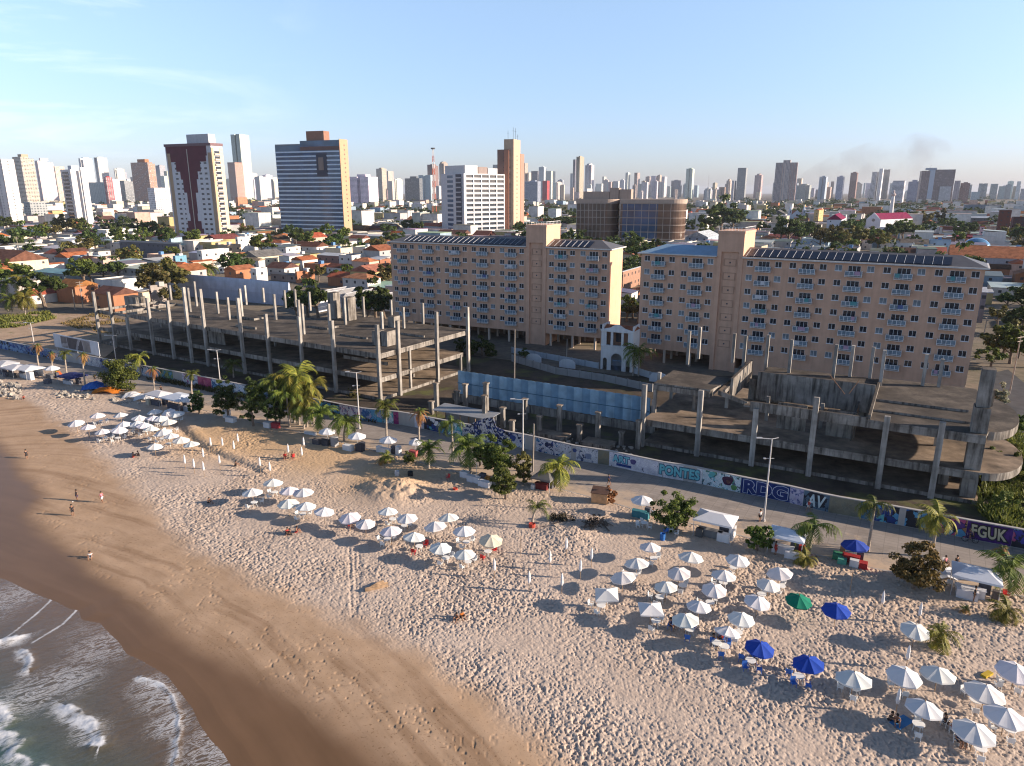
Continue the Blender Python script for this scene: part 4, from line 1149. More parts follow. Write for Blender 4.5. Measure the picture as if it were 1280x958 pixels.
# dark round head with a pale face, green patch and turquoise smear among the doodles
for (pxc, zc, r, c) in ((908.5, 1.35, .72, (.06, .02, .05)), (909.5, 1.25, .3, (.3, .15, .12)), (917, .55, .42, (.1, .24, .08)), (889, 1.85, .4, (.1, .36, .36)), (791, 1.4, .45, (.1, .08, .2)), (718, 1.6, .35, (.05, .08, .22)), (735, 1.0, .5, (.2, .24, .34)), (641, 1.4, .55, NV)):
    p = wall_pt(pxc) - O; d = (wall_pt(pxc + 4) - wall_pt(pxc - 4)).normalized(); nr = Vector((d.y, -d.x)) * .03
    m = MB(); vs = [(p.x + nr.x + d.x * r * math.cos(t) * (1 + .15 * math.sin(3 * t)), p.y + nr.y + d.y * r * math.cos(t) * (1 + .15 * math.sin(3 * t)), zc + r * math.sin(t) * (1 + .12 * math.cos(2 * t))) for t in [i * math.pi / 12 for i in range(24)]]
    m.add(vs, [tuple(range(24))]); m.build('painted_figure', plain('spray_%02d%02d%02d' % tuple(int(q * 99) for q in c), c, .6, .15, 2), gwall)
# taller boarded stretch covered in black tags
a, b = wall_pt(590) , wall_pt(632); hb = empty('tall_board', (*a, .36), ang(b - a)); tag(hb, 'tall white board of black tags rising above the graffiti wall by the tin shed', 'board')
L = (b - a).length
m = MB(); m.xprism([(0, 0), (L, 0), (L, 2.4), (L * .72, 2.9), (L * .66, 4.4), (L * .4, 4.0), (0, 2.7)], -.14, -.04); m.build('panel', graffiti('tag_paint', [BK, NV], 1.1, 77, WH, .5), hb)
for x in (.4, L * .5): MB().box(x, x + .1, .32, .42, -.1, 3.4).build('post', M['wood'], hb)
# billboard behind the far end
b0, b1 = Vector(at(60, 446, .3)), Vector(at(116, 459, .3)); bb_ = empty('billboard', (*b0, .3), ang(b1 - b0)); tag(bb_, 'white hoarding panel with a washed out dark picture above the far graffiti', 'billboard')
bw = (b1 - b0).length
MB().box(0, bw, 2, 2.1, 2.2, 5.6).build('board', M['wall'], bb_, color=(.62, .63, .66)); MB().box(bw * .17, bw * .82, 1.985, 1.998, 2.5, 5.3).build('picture', graffiti('faded_print', [(.2, .17, .16), (.3, .26, .24), (.12, .1, .1), (.4, .36, .36)], .2, 5), bb_)
for x in (.5, bw * .5, bw - .6): MB().box(x, x + .12, 2.11, 2.23, 0, 5).build('post', M['steel'], bb_)
# ------------------------------------------------------------------ town: placing by the photograph's rows
OCC = []          # (x, y, radius) ground already built on


def y_of_row(py, z=.3):
    d = ray(640, py); return d[1] * (z - CAMH) / d[2]


def place(x0, xc, x1, yt, yb, r=-28.):
    """corner point, front width, side depth, height, angle of a block whose top edge shows at x0 | xc | x1, row yt, and which stands at row yb"""
    Y = y_of_row(yb); r = math.radians(r)
    h = height_at(0, Y, yt)
    X = (xc - 640) * (Y * CP - (h - CAMH) * SP) / F
    fd, sdv = (-math.cos(r), -math.sin(r)), (-math.sin(r), math.cos(r))

    def solve(dv, xt, sign):
        lo, hi = 0., 400.
        for _ in range(40):
            m = (lo + hi) / 2; px = proj(X + dv[0] * m, Y + dv[1] * m, h)[0]
            if (px - xt) * sign < 0: hi = m
            else: lo = m
        return lo
    a = solve(fd, x0, 1) if x0 < xc - .3 else None
    b = solve(sdv, x1, -1) if x1 > xc + .3 else None
    if a is None or a > 300: a = (b or 10) * .8
    if b is None or b > 300: b = max(6, a * .7)
    a, b = min(a, 160), min(b, max(60, a * 1.2))
    OCC.append((X - math.cos(r) * a / 2 - math.sin(r) * b / 2, Y - math.sin(r) * a / 2 + math.cos(r) * b / 2, max(a, b) * .62))
    return X, Y, a, b, h - .3, r


PALW = dict(W=(.70, .68, .66), C=(.60, .52, .42), B=(.47, .37, .29), G=(.36, .36, .38), D=(.17, .17, .2), T=(.46, .19, .1), R=(.36, .05, .05), N=(.24, .15, .115), L=(.34, .40, .48), P=(.56, .42, .38))
CWORD = dict(W='white', C='cream', B='tan', G='grey', D='dark grey', T='terracotta', R='red', N='brown', L='bluish', P='pinkish')
SWORD = dict(punched='small windows', ribbon='window bands', stripe='dark stripes', balcony='stacked balconies', blank='bare walls')


def tower_mesh(a, b, h, plan, rnd):
    m = MB()
    if plan == 0: m.box(-a, 0, 0, b, 0, h)
    elif plan == 1:            # stepped: taller core between lower wings
        m.box(-a, -a * .68, b * .12, b * .9, 0, h * .96); m.box(-a * .68, -a * .3, 0, b, 0, h); m.box(-a * .3, 0, b * .1, b * .92, 0, h * .97)
    elif plan == 2:            # notched front
        m.box(-a, -a * .58, 0, b, 0, h); m.box(-a * .58, -a * .42, b * .18, b, 0, h * .985); m.box(-a * .42, 0, 0, b, 0, h)
    else:                      # side bay
        m.box(-a, 0, 0, b * .6, 0, h); m.box(-a * .9, -a * .04, b * .6, b, 0, h * .97)
    return m


# x0, corner, x1 (at the top), top row, base row, colour, facade, plan, penthouse (fraction of width, metres)
TW_ = [(-20, 1, 17, 199, 288, 'W', 'blank', 2, 0), (15, 25, 42, 196, 262, 'B', 'balcony', 3, 6), (43, 46.5, 66, 201, 259, 'W', 'punched', 3, 7), (66, 68, 80, 208, 257, 'C', 'punched', 0, 0), (29, 37, 58, 253, 282, 'G', 'punched', 0, 0),
       (96, 102, 118, 198, 250, 'W', 'punched', 1, 4), (117, 121, 138, 197, 249, 'W', 'balcony', 2, 4), (108, 130, 131, 228, 259, 'L', 'blank', 0, 0), (129, 132, 140, 222, 259.5, 'R', 'balcony', 0, 3), (139, 140.5, 149, 224, 258, 'W', 'blank', 0, 0), (141, 144, 157, 211, 249, 'W', 'stripe', 1, 4), (148, 155, 166, 226, 257, 'D', 'balcony', 3, 0),
       (163, 184, 194, 203, 256, 'T', 'balcony', 3, 10), (194, 199, 206, 207, 248, 'G', 'punched', 0, 4), (184, 192.5, 212, 235, 273, 'W', 'punched', 0, 0), (288, 299, 311, 168, 250, 'W', 'stripe', 2, 3), (284, 293, 303, 203, 252, 'T', 'balcony', 0, 0), (281, 288, 292, 224, 249, 'W', 'stripe', 0, 3), (311, 314, 322, 217, 248, 'W', 'punched', 1, 3), (312, 322, 330, 229, 249, 'D', 'punched', 0, 0), (294, 297, 309, 247, 262, 'T', 'blank', 0, 0),
       (318, 324, 332, 221, 251, 'W', 'stripe', 0, 3), (328, 332, 341, 219, 248, 'W', 'blank', 2, 4), (338, 341, 349, 222, 247, 'W', 'punched', 0, 0), (436, 460, 472, 221, 260, 'W', 'punched', 2, 6), (470, 477, 483, 211, 252, 'B', 'balcony', 0, 4), (482, 485, 496, 214, 248, 'C', 'stripe', 0, 0), (492, 495, 506, 224, 250, 'W', 'punched', 1, 3), (506, 524, 528, 223, 252, 'D', 'ribbon', 0, 8), (523, 538, 541, 219, 251, 'L', 'blank', 2, 0), (534, 541, 548, 206, 249, 'N', 'punched', 3, 3), (548, 554, 568, 203, 247, 'B', 'stripe', 1, 5),
       (592, 604, 615, 211, 248, 'N', 'blank', 0, 5), (616, 623, 626, 206, 247, 'G', 'blank', 0, 0), (654, 656, 660, 204, 247, 'B', 'stripe', 0, 0), (659, 661, 665, 216, 247, 'C', 'punched', 0, 0), (664, 672, 674, 214, 249, 'D', 'ribbon', 0, 0), (673.5, 680, 683, 209, 248, 'W', 'stripe', 0, 3), (682, 689, 695, 214, 249, 'W', 'stripe', 0, 0), (656, 672, 676, 227, 253, 'L', 'ribbon', 0, 4), (678, 684, 687, 226, 251, 'R', 'blank', 0, 0), (694, 697, 714, 228, 250, 'C', 'balcony', 1, 3), (713, 716, 718, 217, 247, 'L', 'stripe', 0, 0),
       (716.5, 719, 721, 199.5, 248, 'D', 'ribbon', 0, 0), (720.5, 725, 731, 196, 249, 'B', 'stripe', 2, 4), (731, 739, 752.5, 205, 247, 'W', 'stripe', 1, 3), (753, 755, 759, 221, 247, 'C', 'balcony', 0, 0), (732, 734, 744, 236, 251, 'W', 'blank', 0, 0), (757, 767, 771, 228, 247, 'B', 'punched', 2, 3), (772, 779, 782, 227, 246, 'G', 'punched', 0, 3), (782, 785, 790, 216, 246, 'W', 'stripe', 0, 3), (793, 797, 801, 216, 246, 'B', 'stripe', 2, 0), (797, 803, 806, 230, 247, 'G', 'punched', 0, 0), (807, 812, 815, 221, 246, 'N', 'balcony', 3, 3), (806, 811, 814, 231, 247, 'G', 'ribbon', 0, 0), (814, 820, 823, 220, 247, 'W', 'stripe', 0, 0), (822, 825, 829, 219, 247, 'B', 'punched', 0, 3), (827, 831, 834, 221, 246, 'W', 'balcony', 0, 0),
       (839, 851, 853, 225, 247, 'D', 'punched', 1, 0), (834, 838, 840, 233, 247, 'L', 'punched', 0, 0), (842, 846, 853, 237, 249, 'C', 'punched', 1, 0), (854, 857, 859, 231, 247, 'G', 'punched', 0, 0), (858, 866, 870, 211, 249, 'W', 'stripe', 2, 4), (868, 872, 874, 232, 247, 'L', 'punched', 0, 0), (880, 890, 892, 238, 250, 'G', 'punched', 0, 0), (891, 894, 897, 229, 249, 'B', 'stripe', 0, 3), (893, 895, 900, 237, 251, 'C', 'punched', 0, 0), (899, 906, 909, 234, 249, 'N', 'punched', 2, 0), (908, 913, 917, 225, 250, 'B', 'balcony', 1, 4), (915, 918, 923, 226, 251, 'W', 'stripe', 0, 0),
       (922.5, 933, 936, 210, 251, 'G', 'ribbon', 0, 0), (943.5, 952, 955, 218, 248, 'B', 'punched', 1, 4), (996, 1012, 1015, 231, 252, 'G', 'punched', 1, 3), (1024.5, 1033, 1039, 221, 251, 'L', 'blank', 2, 4), (1039, 1043, 1046, 227, 248, 'B', 'stripe', 0, 0), (1046.5, 1055, 1060, 221, 250, 'L', 'stripe', 0, 5), (1063.5, 1072, 1076.5, 216, 250, 'N', 'punched', 0, 4), (1075, 1078, 1081, 230, 248, 'C', 'balcony', 0, 0), (1080, 1082, 1085, 229, 247, 'W', 'stripe', 0, 0), (1090.5, 1097, 1100, 215, 252, 'W', 'stripe', 0, 0), (1099.5, 1104, 1107, 211, 252, 'W', 'blank', 0, 0), (1105, 1113, 1118.5, 212, 249, 'B', 'stripe', 2, 0),
       (1116.5, 1131, 1134, 226, 258, 'W', 'ribbon', 0, 0), (1136, 1151, 1154, 226, 253, 'L', 'punched', 1, 3), (1194, 1201, 1203, 226, 254, 'G', 'blank', 0, 0), (1201, 1213, 1217, 229, 254, 'N', 'punched', 0, 3), (1215, 1225, 1228, 240, 250, 'L', 'punched', 0, 0), (1224, 1235, 1238, 229.5, 249.5, 'G', 'stripe', 2, 0), (1239, 1248, 1251, 230, 249.5, 'G', 'stripe', 0, 0), (1249, 1257, 1259, 233, 249.5, 'L', 'punched', 0, 0), (1257.5, 1265, 1268, 231, 249.5, 'G', 'punched', 0, 3), (1267, 1276, 1278, 233, 249.5, 'B', 'punched', 2, 0), (1277, 1288, 1291, 236, 250, 'G', 'punched', 0, 0), (945, 950, 956, 240, 250, 'C', 'blank', 0, 0), (400, 412, 418, 246, 258, 'G', 'punched', 0, 0), (355, 362, 370, 232, 249, 'W', 'punched', 0, 0)]
LMK = [(-100, 'the bare white slab'), (92, 'the navy-striped tower'), (246, 'the maroon hourglass tower'), (390, 'the blue glass slab'), (590, 'the white grid tower'), (639, 'the cream shaft tower'), (790, 'the bronze glass offices'), (984, 'the striped trio tower'), (1101, 'the white column'), (1183, 'the brown ribbed hotel'), (1400, 'the tall concrete pylon')]


def near_lmk(px): return min(LMK, key=lambda k: abs(k[0] - px))


def unique_labels(items):
    """items: (object, description, px, py). Items described alike are counted off along the skyline from the nearest landmark."""
    by = {}
    for it in items:
        lm = near_lmk(it[2]); by.setdefault((it[1], lm), []).append(it)
    tot = {}
    for it in items: tot[it[1]] = tot.get(it[1], 0) + 1
    for (desc, lm), L in by.items():
        if tot[desc] == 1: L[0][0]['label'] = desc if len(desc.split()) > 3 else desc + ' among the houses'; continue
        L.sort(key=lambda q: (abs(q[2] - lm[0]), q[3]))
        nl = [q for q in L if q[2] < lm[0]]; nr = [q for q in L if q[2] >= lm[0]]
        for grp, side in ((nl, 'left of'), (nr, 'right of')):
            for i, q in enumerate(grp):
                q[0]['label'] = ('%s %s %s' % (desc, side, lm[1])) if len(grp) == 1 else ('%s, %s %s %s' % (desc, ordn(i), side, lm[1]))


TL = []
fr = random.Random(99)
for k in range(150):          # the thin pale blocks packed behind the named ones
    c0 = fr.choice([(0, 350), (0, 350), (0, 210), (430, 560), (430, 560), (640, 770), (760, 930), (930, 1280), (1000, 1280)]); x = fr.uniform(*c0); w = fr.uniform(4, 9.5); yt = fr.uniform(214, 238) if x < 350 else fr.uniform(223, 241)
    TW_.append((x, x + w * fr.uniform(.45, .7) if x < 560 else x + w * .8, x + w, yt, fr.uniform(246.5, 250.5), fr.choice('WWWWCBGLPP'), fr.choice(['punched', 'stripe', 'balcony', 'punched', 'blank']), fr.choice([0, 0, 1, 2]), fr.choice([0, 0, 3, 5])))
for i, (x0, xc, x1, yt, yb, c, st, plan, pent) in enumerate(TW_):
    rr = random.Random(i)
    X, Y, a, b, h, r = place(x0, xc, x1, yt, yb, -28 + rr.uniform(-5, 5))
    col = [min(.8, k * rr.uniform(.9, 1.08)) for k in PALW[c]]
    o = tower_mesh(a, b, h, plan, rr).build('tower_block', M[st], None, (X, Y, .3), r, col)
    tag(o, None, 'tower block', 'tower blocks on the skyline')
    if pent:
        q = MB(); q.box(-a * .7, -a * .25, b * .25, b * .75, h + .01, h + pent); q.build('penthouse', M['wall'], o, color=[k * .85 for k in col])
    hw = 'tall' if h > 75 else 'medium' if h > 45 else 'low'
    TL.append((o, '%s %s tower with %s' % (hw, CWORD[c], SWORD[st]), (x0 + x1) / 2, yt))
unique_labels(TL)

# ------------------------------------------------------------------ landmark towers, with their windows as parts
me_tw = MB().box(-1.1, 1.1, -.02, .1, -.75, .75).mesh('tower_window', plain('tower_glass', (.03, .035, .05), .15, .3, .3, .6))
me_tws = MB().box(-.02, .1, -1.1, 1.1, -.75, .75).mesh('tower_window_side', plain('tower_glass', (.03, .035, .05)))


def tower_root(name, label, spec, r=-28):
    X, Y, a, b, h, rr = place(*spec, r)
    e = empty(name, (X, Y, .3), rr); tag(e, label, 'tower block'); return e, a, b, h


# maroon hourglass
e, a, b, h = tower_root('tower_block', 'white residential tower with a maroon hourglass down its front and cream balconied side', (206, 263, 277.5, 182, 303), -24)
MB().box(-a, 0, 0, b, 0, h).build('body', M['wall'], e, color=(.62, .62, .64))
mar = plain('maroon_paint', (.1, .022, .035), .7, .15, .2)
cx = -a * .52
P = [(0, .46), (.1, .43), (.16, .28), (.26, .2), (.34, .16), (.48, .10), (.7, .085), (.78, .16), (.86, .2), (1, .27)]   # from the top: half width share
m = MB()
for (t0, w0), (t1, w1) in zip(P[:-1], P[1:]): m.box(cx - a * w0, cx + a * w0 * .92, -.12, -.003, h * (1 - t1) + .003, h * (1 - t0))
m.build('maroon_panel', mar, e)
m = MB(); m.box(cx - .35, cx + .35, -.35, -.125, 0, h * .97); m.build('rib', M['wall'], e, color=(.5, .45, .4))
for xa in (-a * .97, -a * .075): MB().box(xa, xa + a * .07, -.2, -.004, 0, h * .93).build('corner_strip', M['wall'], e, color=(.42, .3, .2))
MB().box(-a - .5, .5, -.6, b + .5, h, h + 2).build('cornice', M['wall'], e, color=(.2, .13, .14))
MB().box(-a * .55, -a * .08, b * .2, b * .8, h + 2, h + 9).build('penthouse', M['wall'], e, color=(.5, .5, .52))
n = 17
for k in range(n):
    zc = h * (.93 - k * .9 / n)
    for fx in (-.80, -.27, -.155):
        link('window', me_tw, e, (a * fx, -.003, zc)).scale = (1.3, 1, 1)
    if k < 17: link('window', me_tw, e, (a * -.7, -.003, zc)).scale = (.7, 1, .9)
    s_ = MB(); s_.box(-.3, 1.1, b * .25, b * .7, zc - 1.9, zc - .6); s_.build('balcony', M['wall'], e, color=(.62, .54, .42))
    q = MB(); q.box(-.1, .02, b * .26, b * .69, zc - .6, zc + 1.3); q.build('balcony_opening', plain('tower_glass', (.03, .035, .05)), e)
MB().box(-.02, .3, b * .7, b, 0, h * .98).build('corner_strip', M['wall'], e, color=(.6, .5, .38)); MB().box(-.02, .35, 0, b * .2, 0, h * .98).build('corner_strip', M['wall'], e, color=(.5, .38, .25))

# blue glass slab
e, a, b, h = tower_root('tower_block', 'wide blue glass slab with pale floor bands, a dark recess and tan end wall', (343, 423.5, 433.5, 175, 298), -20)
xs = -a * .6
m = MB(); m.box(-a, xs, 0.05, b, 0, h * .955); m.box(xs, -.02, 0, b, 0, h); m.build('glass_front', M['blue_glass'], e)
MB().box(-.02, .5, -.2, b + .1, 0, h + .8).build('end_wall', M['wall'], e, color=(.52, .32, .2))
nf = 21
for k in range(nf):
    zc = h * (.04 + .93 * k / nf)
    m = MB(); xr_ = (-a * .36, -a * .2)
    if k in (14, 15, 16, 17): m.box(xs + .1, xr_[0], -.25, -.003, zc, zc + 1.15); m.box(xr_[1], -.04, -.25, -.003, zc, zc + 1.15)
    else: m.box(xs + .1, -.04, -.25, -.003, zc, zc + 1.15)
    if zc < h * .92: m.box(-a, xs - .1, -.2, .045, zc, zc + 1.15)
    m.build('floor_band', M['wall'], e, color=(.56, .68, .8))
MB().box(-a * .36, -a * .2, -.4, -.01, h * .64, h * .87).build('recess_panel', plain('navy_panel', (.02, .03, .06), .4), e)
MB().box(-a * .33, -a * .25, -.5, -.41, h * .7, h * .83).build('recess_panel', M['wall'], e, color=(.25, .2, .18))
MB().box(xs + .1, -.04, -.3, -.004, h - 8, h - 5).build('top_band', M['wall'], e, color=(.16, .1, .09))
MB().box(xs + a * .08, -a * .25, b * .2, b * .9, h + .01, h + 8).build('penthouse', M['wall'], e, color=(.3, .16, .11))
MB().box(-a, xs, .2, b * .6, h * .955, h * .97).build('parapet', M['wall'], e, color=(.2, .22, .25))
for k in range(18): link('window', me_tws, e, (.48, b * .55, h * (.95 - k * .045))).scale = (1, .6, .8)

# white grid tower
e, a, b, h = tower_root('tower_block', 'white tower with a square grid of dark windows on its sunny side', (551, 579, 630, 217, 297), -46)
MB().box(-a, -a * .06, 0, b, 0, h).box(-a * .06, 0, .5, b, 0, h).build('body', M['wall'], e, color=(.6, .6, .62))
m = MB(); nC, nR = 5, 13
wx = (b - 2.5) / nC
MB().box(0, .02, 2, b - .4, 0, h - .5).build('glazing', M['dark_glass'], e)
for i in range(nC + 1): m.box(.02, .8, 2 + i * wx - (.5 if i else 2.0), 2 + i * wx + .5, 0, h)
for k in range(nR + 1): m.box(.02, .6, .5, b - .2, h - 1 - k * (h - 1) / nR, h - k * (h - 1) / nR)
m.build('white_grid', M['wall'], e, color=(.74, .74, .74))
for i in range(nC):
    for k in range(nR): m = MB(); y0 = 2 + i * wx + .5; zz = h - (k + 1) * (h - 1) / nR; m.box(.1, .5, y0, y0 + wx - 1, zz + .0, zz + .95); m.build('balcony_front', M['wall'], e, color=(.4, .42, .44))
for k in range(nR):
    zz = h - (k + .6) * (h - 1) / nR
    f = MB(); f.box(-a * .72, -a * .46, -.03, .1, zz - 1.3, zz + 1.1); f.build('window', M['blue_glass'], e)
    f = MB(); f.box(-a * .3, -a * .1, -1.0, -.003, zz - 1.6, zz - .5); f.build('balcony', M['wall'], e, color=(.5, .5, .52))
MB().box(-a * .34, -a * .08, -.05, .1, 0, h - .5).build('dark_recess', plain('navy_panel', (.02, .03, .06)), e)
MB().box(-a * .9, -.5, b * .05, b * .35, h, h + 7).box(-a * .8, -1, b * .62, b * .85, h, h + 5).build('penthouse', M['wall'], e, color=(.6, .6, .6)); MB().box(-a * .8, -1, b * .38, b * .6, h, h + 6).build('penthouse', M['wall'], e, color=(.3, .24, .22))

# cream shaft tower
e, a, b, h = tower_root('tower_block', 'slim brown tower with a taller cream shaft and aerials on top', (630, 642, 650.5, 174, 294), -20)
MB().box(-a, 0, 0, b, 0, h).build('shaft', M['wall'], e, color=(.5, .38, .27))
MB().box(-a * 1.65, -a * .35, -1.5, b * .5, 0, h * .895).build('front_wing', M['blank'], e, color=(.22, .13, .1))
MB().box(-a * .92, -a * .46, -2.1, -1.51, 0, h * .89).build('front_strip', M['wall'], e, color=(.42, .2, .13))
MB().box(-a * .8, .3, b + .01, b * 1.55, 0, h * .86).build('rear_wing', M['wall'], e, color=(.4, .22, .17))
for k in range(19): link('window', me_tws, e, (.0, b * .5, h * (.83 - k * .043))).scale = (1, .7, .9)
for (fx, fy, hh) in ((-.8, .3, 8), (-.4, .5, 11), (-.1, .4, 10), (-.15, .8, 5)): m = MB(); m.tube([(a * fx, b * fy, h), (a * fx, b * fy, h + hh)], .14, 5); m.box(a * fx - .9, a * fx + .9, b * fy - .06, b * fy + .06, h + hh * .7, h + hh * .7 + .14); m.build('aerial', M['dark_steel'], e)

# balconied tower with a dark blue strip
e, a, b, h = tower_root('tower_block', 'slim tower with dark balconies in front and a navy stripe down its white side', (75, 87.5, 107, 212, 287), -30)
MB().box(-a, 0, 0, b, 0, h).build('body', M['wall'], e, color=(.64, .63, .62))
MB().box(-.01, .3, b * .36, b * .52, 0, h * .98).build('navy_stripe', plain('navy_panel', (.02, .03, .06)), e)
MB().box(-.01, 1.5, b * .62, b, 0, h + 2.5).build('side_bay', M['wall'], e, color=(.68, .68, .68)); MB().box(-a * .35, -.2, b * .1, b * .6, h, h + 4).build('penthouse', M['wall'], e, color=(.55, .56, .6))
for k in range(15):
    zc = h * (.95 - k * .062)
    q = MB(); q.box(-a * .85, -a * .25, -.04, .1, zc - 1.3, zc + .9); q.build('balcony_opening', plain('tower_glass', (.03, .035, .05)), e)
    q = MB(); q.box(-a * .9, -a * .2, -1.1, -.003, zc - 2.6, zc - 1.3); q.build('balcony', M['wall'], e, color=(.5, .47, .46) if k < 11 else (.5, .3, .17))

# three-winged striped tower and the brown ribbed hotel
e, a, b, h = tower_root('tower_block', 'three-winged striped tower, its middle wing pale and the outer wings reddish brown', (970, 979, 980, 203.5, 253), -25)
MB().box(-a, 0, 0, b * 1.2, 0, h).build('wing', M['stripe'], e, color=(.36, .3, .3))
MB().box(.4, a * 1.0, -1, b, 0, h * 1.06).build('wing', M['stripe'], e, color=(.5, .42, .4)); MB().box(a * 1.02, a * 2.0, .5, b, 0, h).build('wing', M['balcony'], e, color=(.33, .16, .13))
for x_, c_ in ((-.35, (.55, .35, .25)), (a * .3, (.6, .45, .35)), (a * 2.0, (.62, .5, .45))): MB().box(x_, x_ + 1.1, -1.6, -1.02, 0, h * .98).build('pale_strip', M['wall'], e, color=c_)
e, a, b, h = tower_root('tower_block', 'broad brown ribbed hotel block with a pale central strip and a roof mast', (1153, 1195, 1197, 212, 256), -24)
MB().box(-a, -a * .75, 0, b, 0, h * .97).build('wing', M['ribbon'], e, color=(.3, .2, .18)); MB().box(-a * .75, -a * .6, -.6, b, 0, h * .99).build('central_strip', M['wall'], e, color=(.45, .5, .58)); MB().box(-a * .6, 0, 0, b, 0, h).build('wing', M['ribbon'], e, color=(.28, .2, .19))
MB().box(-a * .86, -a * .55, b * .2, b * .8, h, h + 6).build('penthouse', M['wall'], e, color=(.4, .42, .46)); m = MB(); m.tube([(-a * .72, b * .5, h + 6), (-a * .72, b * .5, h + 15)], .5, 6); m.build('mast', M['steel'], e)
MB().box(-a * .4, -a * .06, -8, -.01, 0, h * .52).build('annex', M['ribbon'], e, color=(.6, .6, .62))

# bronze glass offices with rounded ends
def rounded(x0, x1, y0, y1, r, right=True, n=8):
    p = [(x0, y1), (x0, y0)]
    if right: p += [(x1 - r + r * math.sin(math.pi / 2 * i / n), y0 + r - r * math.cos(math.pi / 2 * i / n)) for i in range(n + 1)] + [(x1, y1)]
    return p
X, Y, a, b, h, r = place(720, 858, 860, 251, 314, -14)
e = empty('office_block', (X, Y, .3), r); tag(e, 'two bronze glass office blocks with rounded corners joined side by side', 'office block')
s = a / 138.
for (x0, x1, y0, rad, g1) in ((-a, -a + 53 * s, 4, 9, 'bronze_glass'), (-a + 57 * s, 0, 0, 10, 'bronze_glass')):
    p = rounded(x0, x1, y0, 38, rad); w = MB(); w.prism(p, 0, h - 2); w.build('glass_wing', M[g1], e)
    q = rounded(x0 - .3, x1 + .3, y0 - .3, 38.3, rad + .3)
    for k in range(7): MB().prism(q, h - 2 - k * 4.8 - .35, h - 2 - k * 4.8 + .15).build('floor_band', M['wall'], e, color=(.36, .29, .245))
    MB().prism(rounded(x0 - .5, x1 + .5, y0 - .5, 38.5, rad + .5), h - 1.8, h + .8).build('roof_band', M['wall'], e, color=(.42, .33, .27))
    for i in range(8): xx = x0 + (x1 - rad - x0) * i / 7; MB().box(xx - .15, xx + .15, y0 - .45, y0 - .302, 0, h - 2).build('mullion', M['wall'], e, color=(.45, .4, .36))
MB().box(-a + 60 * s, -a + 104 * s, -.12, -.002, 0, h - 2.4).build('blue_panel', M['blue_glass'], e)
for (x0, x1, hh) in ((-a + 6 * s, -a + 40 * s, 6), (-a + 40.5 * s, -a + 52 * s, 8.5), (-a + 53 * s, -a + 68 * s, 7.5)): MB().box(x0, x1, 12, 30, h + .81, h + hh).build('penthouse', M['wall'], e, color=(.36, .29, .24))

# lattice mast, thin aerial, white column
X, Y = -56, y_of_row(281); hm = height_at(X, Y, 187); e = empty('lattice_mast', (X * Y / 600 * 1.17, Y, .3)); tag(e, 'tall red and white lattice mast beside the white grid tower', 'mast')
X = (546 - 640) * Y / F; e.location.x = X
for k in range(12):
    z0, z1 = hm * k / 12, hm * (k + 1) / 12; w0, w1 = 2.6 - 1.9 * k / 12, 2.6 - 1.9 * (k + 1) / 12; m = MB()
    for sx, sy in ((-1, -1), (1, -1), (1, 1), (-1, 1)): m.tube([(sx * w0, sy * w0, z0), (sx * w1, sy * w1, z1)], .2, 4)
    m.tube([(-w0, -w0, z0), (w1, -w1, z1)], .12, 4); m.tube([(w0, -w0, z0), (-w1, -w1, z1)], .12, 4); m.tube([(w0, -w0, z0), (w1, w1, z1)], .12, 4); m.tube([(w0, w0, z0), (w1, -w1, z1)], .12, 4)
    m.build('lattice_section', M['wall'], e, color=(.42, .1, .06) if k % 2 == 0 else (.6, .6, .6))
m = MB(); m.cyl(0, 0, hm, hm + 1.6, 2.6, 8); m.build('platform', M['dark_steel'], e)
Y = y_of_row(252); X = (876.5 - 640) * Y / F; m = MB(); hh = height_at(0, Y, 219)
for sx, sy in ((-1, -1), (1, -1), (0, 1)): m.tube([(sx * 4, sy * 4, 0), (0, 0, hh)], .35, 4)
for k in range(8): z_ = hh * k / 8; w_ = 4 * (1 - k / 8); m.tube([(-w_, -w_, z_), (w_ * .87, -w_ * .87, z_ + hh / 8)], .25, 4)
tag(m.build('broadcast_mast', M['steel'], None, (X, Y, .3)), 'thin lattice aerial beside the striped white tower on the horizon', 'mast')
Y = y_of_row(277); X = (1101 - 640) * Y / F; hc = height_at(0, Y, 238)
e = empty('monument_column', (X, Y, .3)); tag(e, 'slender white column with a ringed cap rising beside the red-roofed church', 'column')
m = MB(); m.lathe([(3.0, 0), (2.0, hc * .8), (1.9, hc * .8)], 12); m.build('shaft', M['wall'], e, color=(.66, .64, .63)); m = MB(); m.lathe([(1.9, hc * .8), (3.1, hc * .84), (3.1, hc * .88), (1.5, hc * .9), (1.3, hc * .97), (.2, hc)], 12); m.build('cap', M['wall'], e, color=(.5, .42, .4))

# ------------------------------------------------------------------ houses seen one by one
HL = []
me_hw = MB().box(-.55, .55, -.02, .08, -.55, .55).mesh('house_window', plain('house_glass', (.035, .04, .05), .3, .3, .5))


def house(x0, xc, x1, yt, yb, col, roof, rcol, desc, r=-28., name='house', cat='house', win=True, rh=None):
    X, Y, a, b, h, rr = place(x0, xc, x1, yt, yb, r)
    return raise_house(X, Y, a, b, h, rr, col, roof, rcol, desc, name, cat, win, rh, ((x0 + x1) / 2, yt))


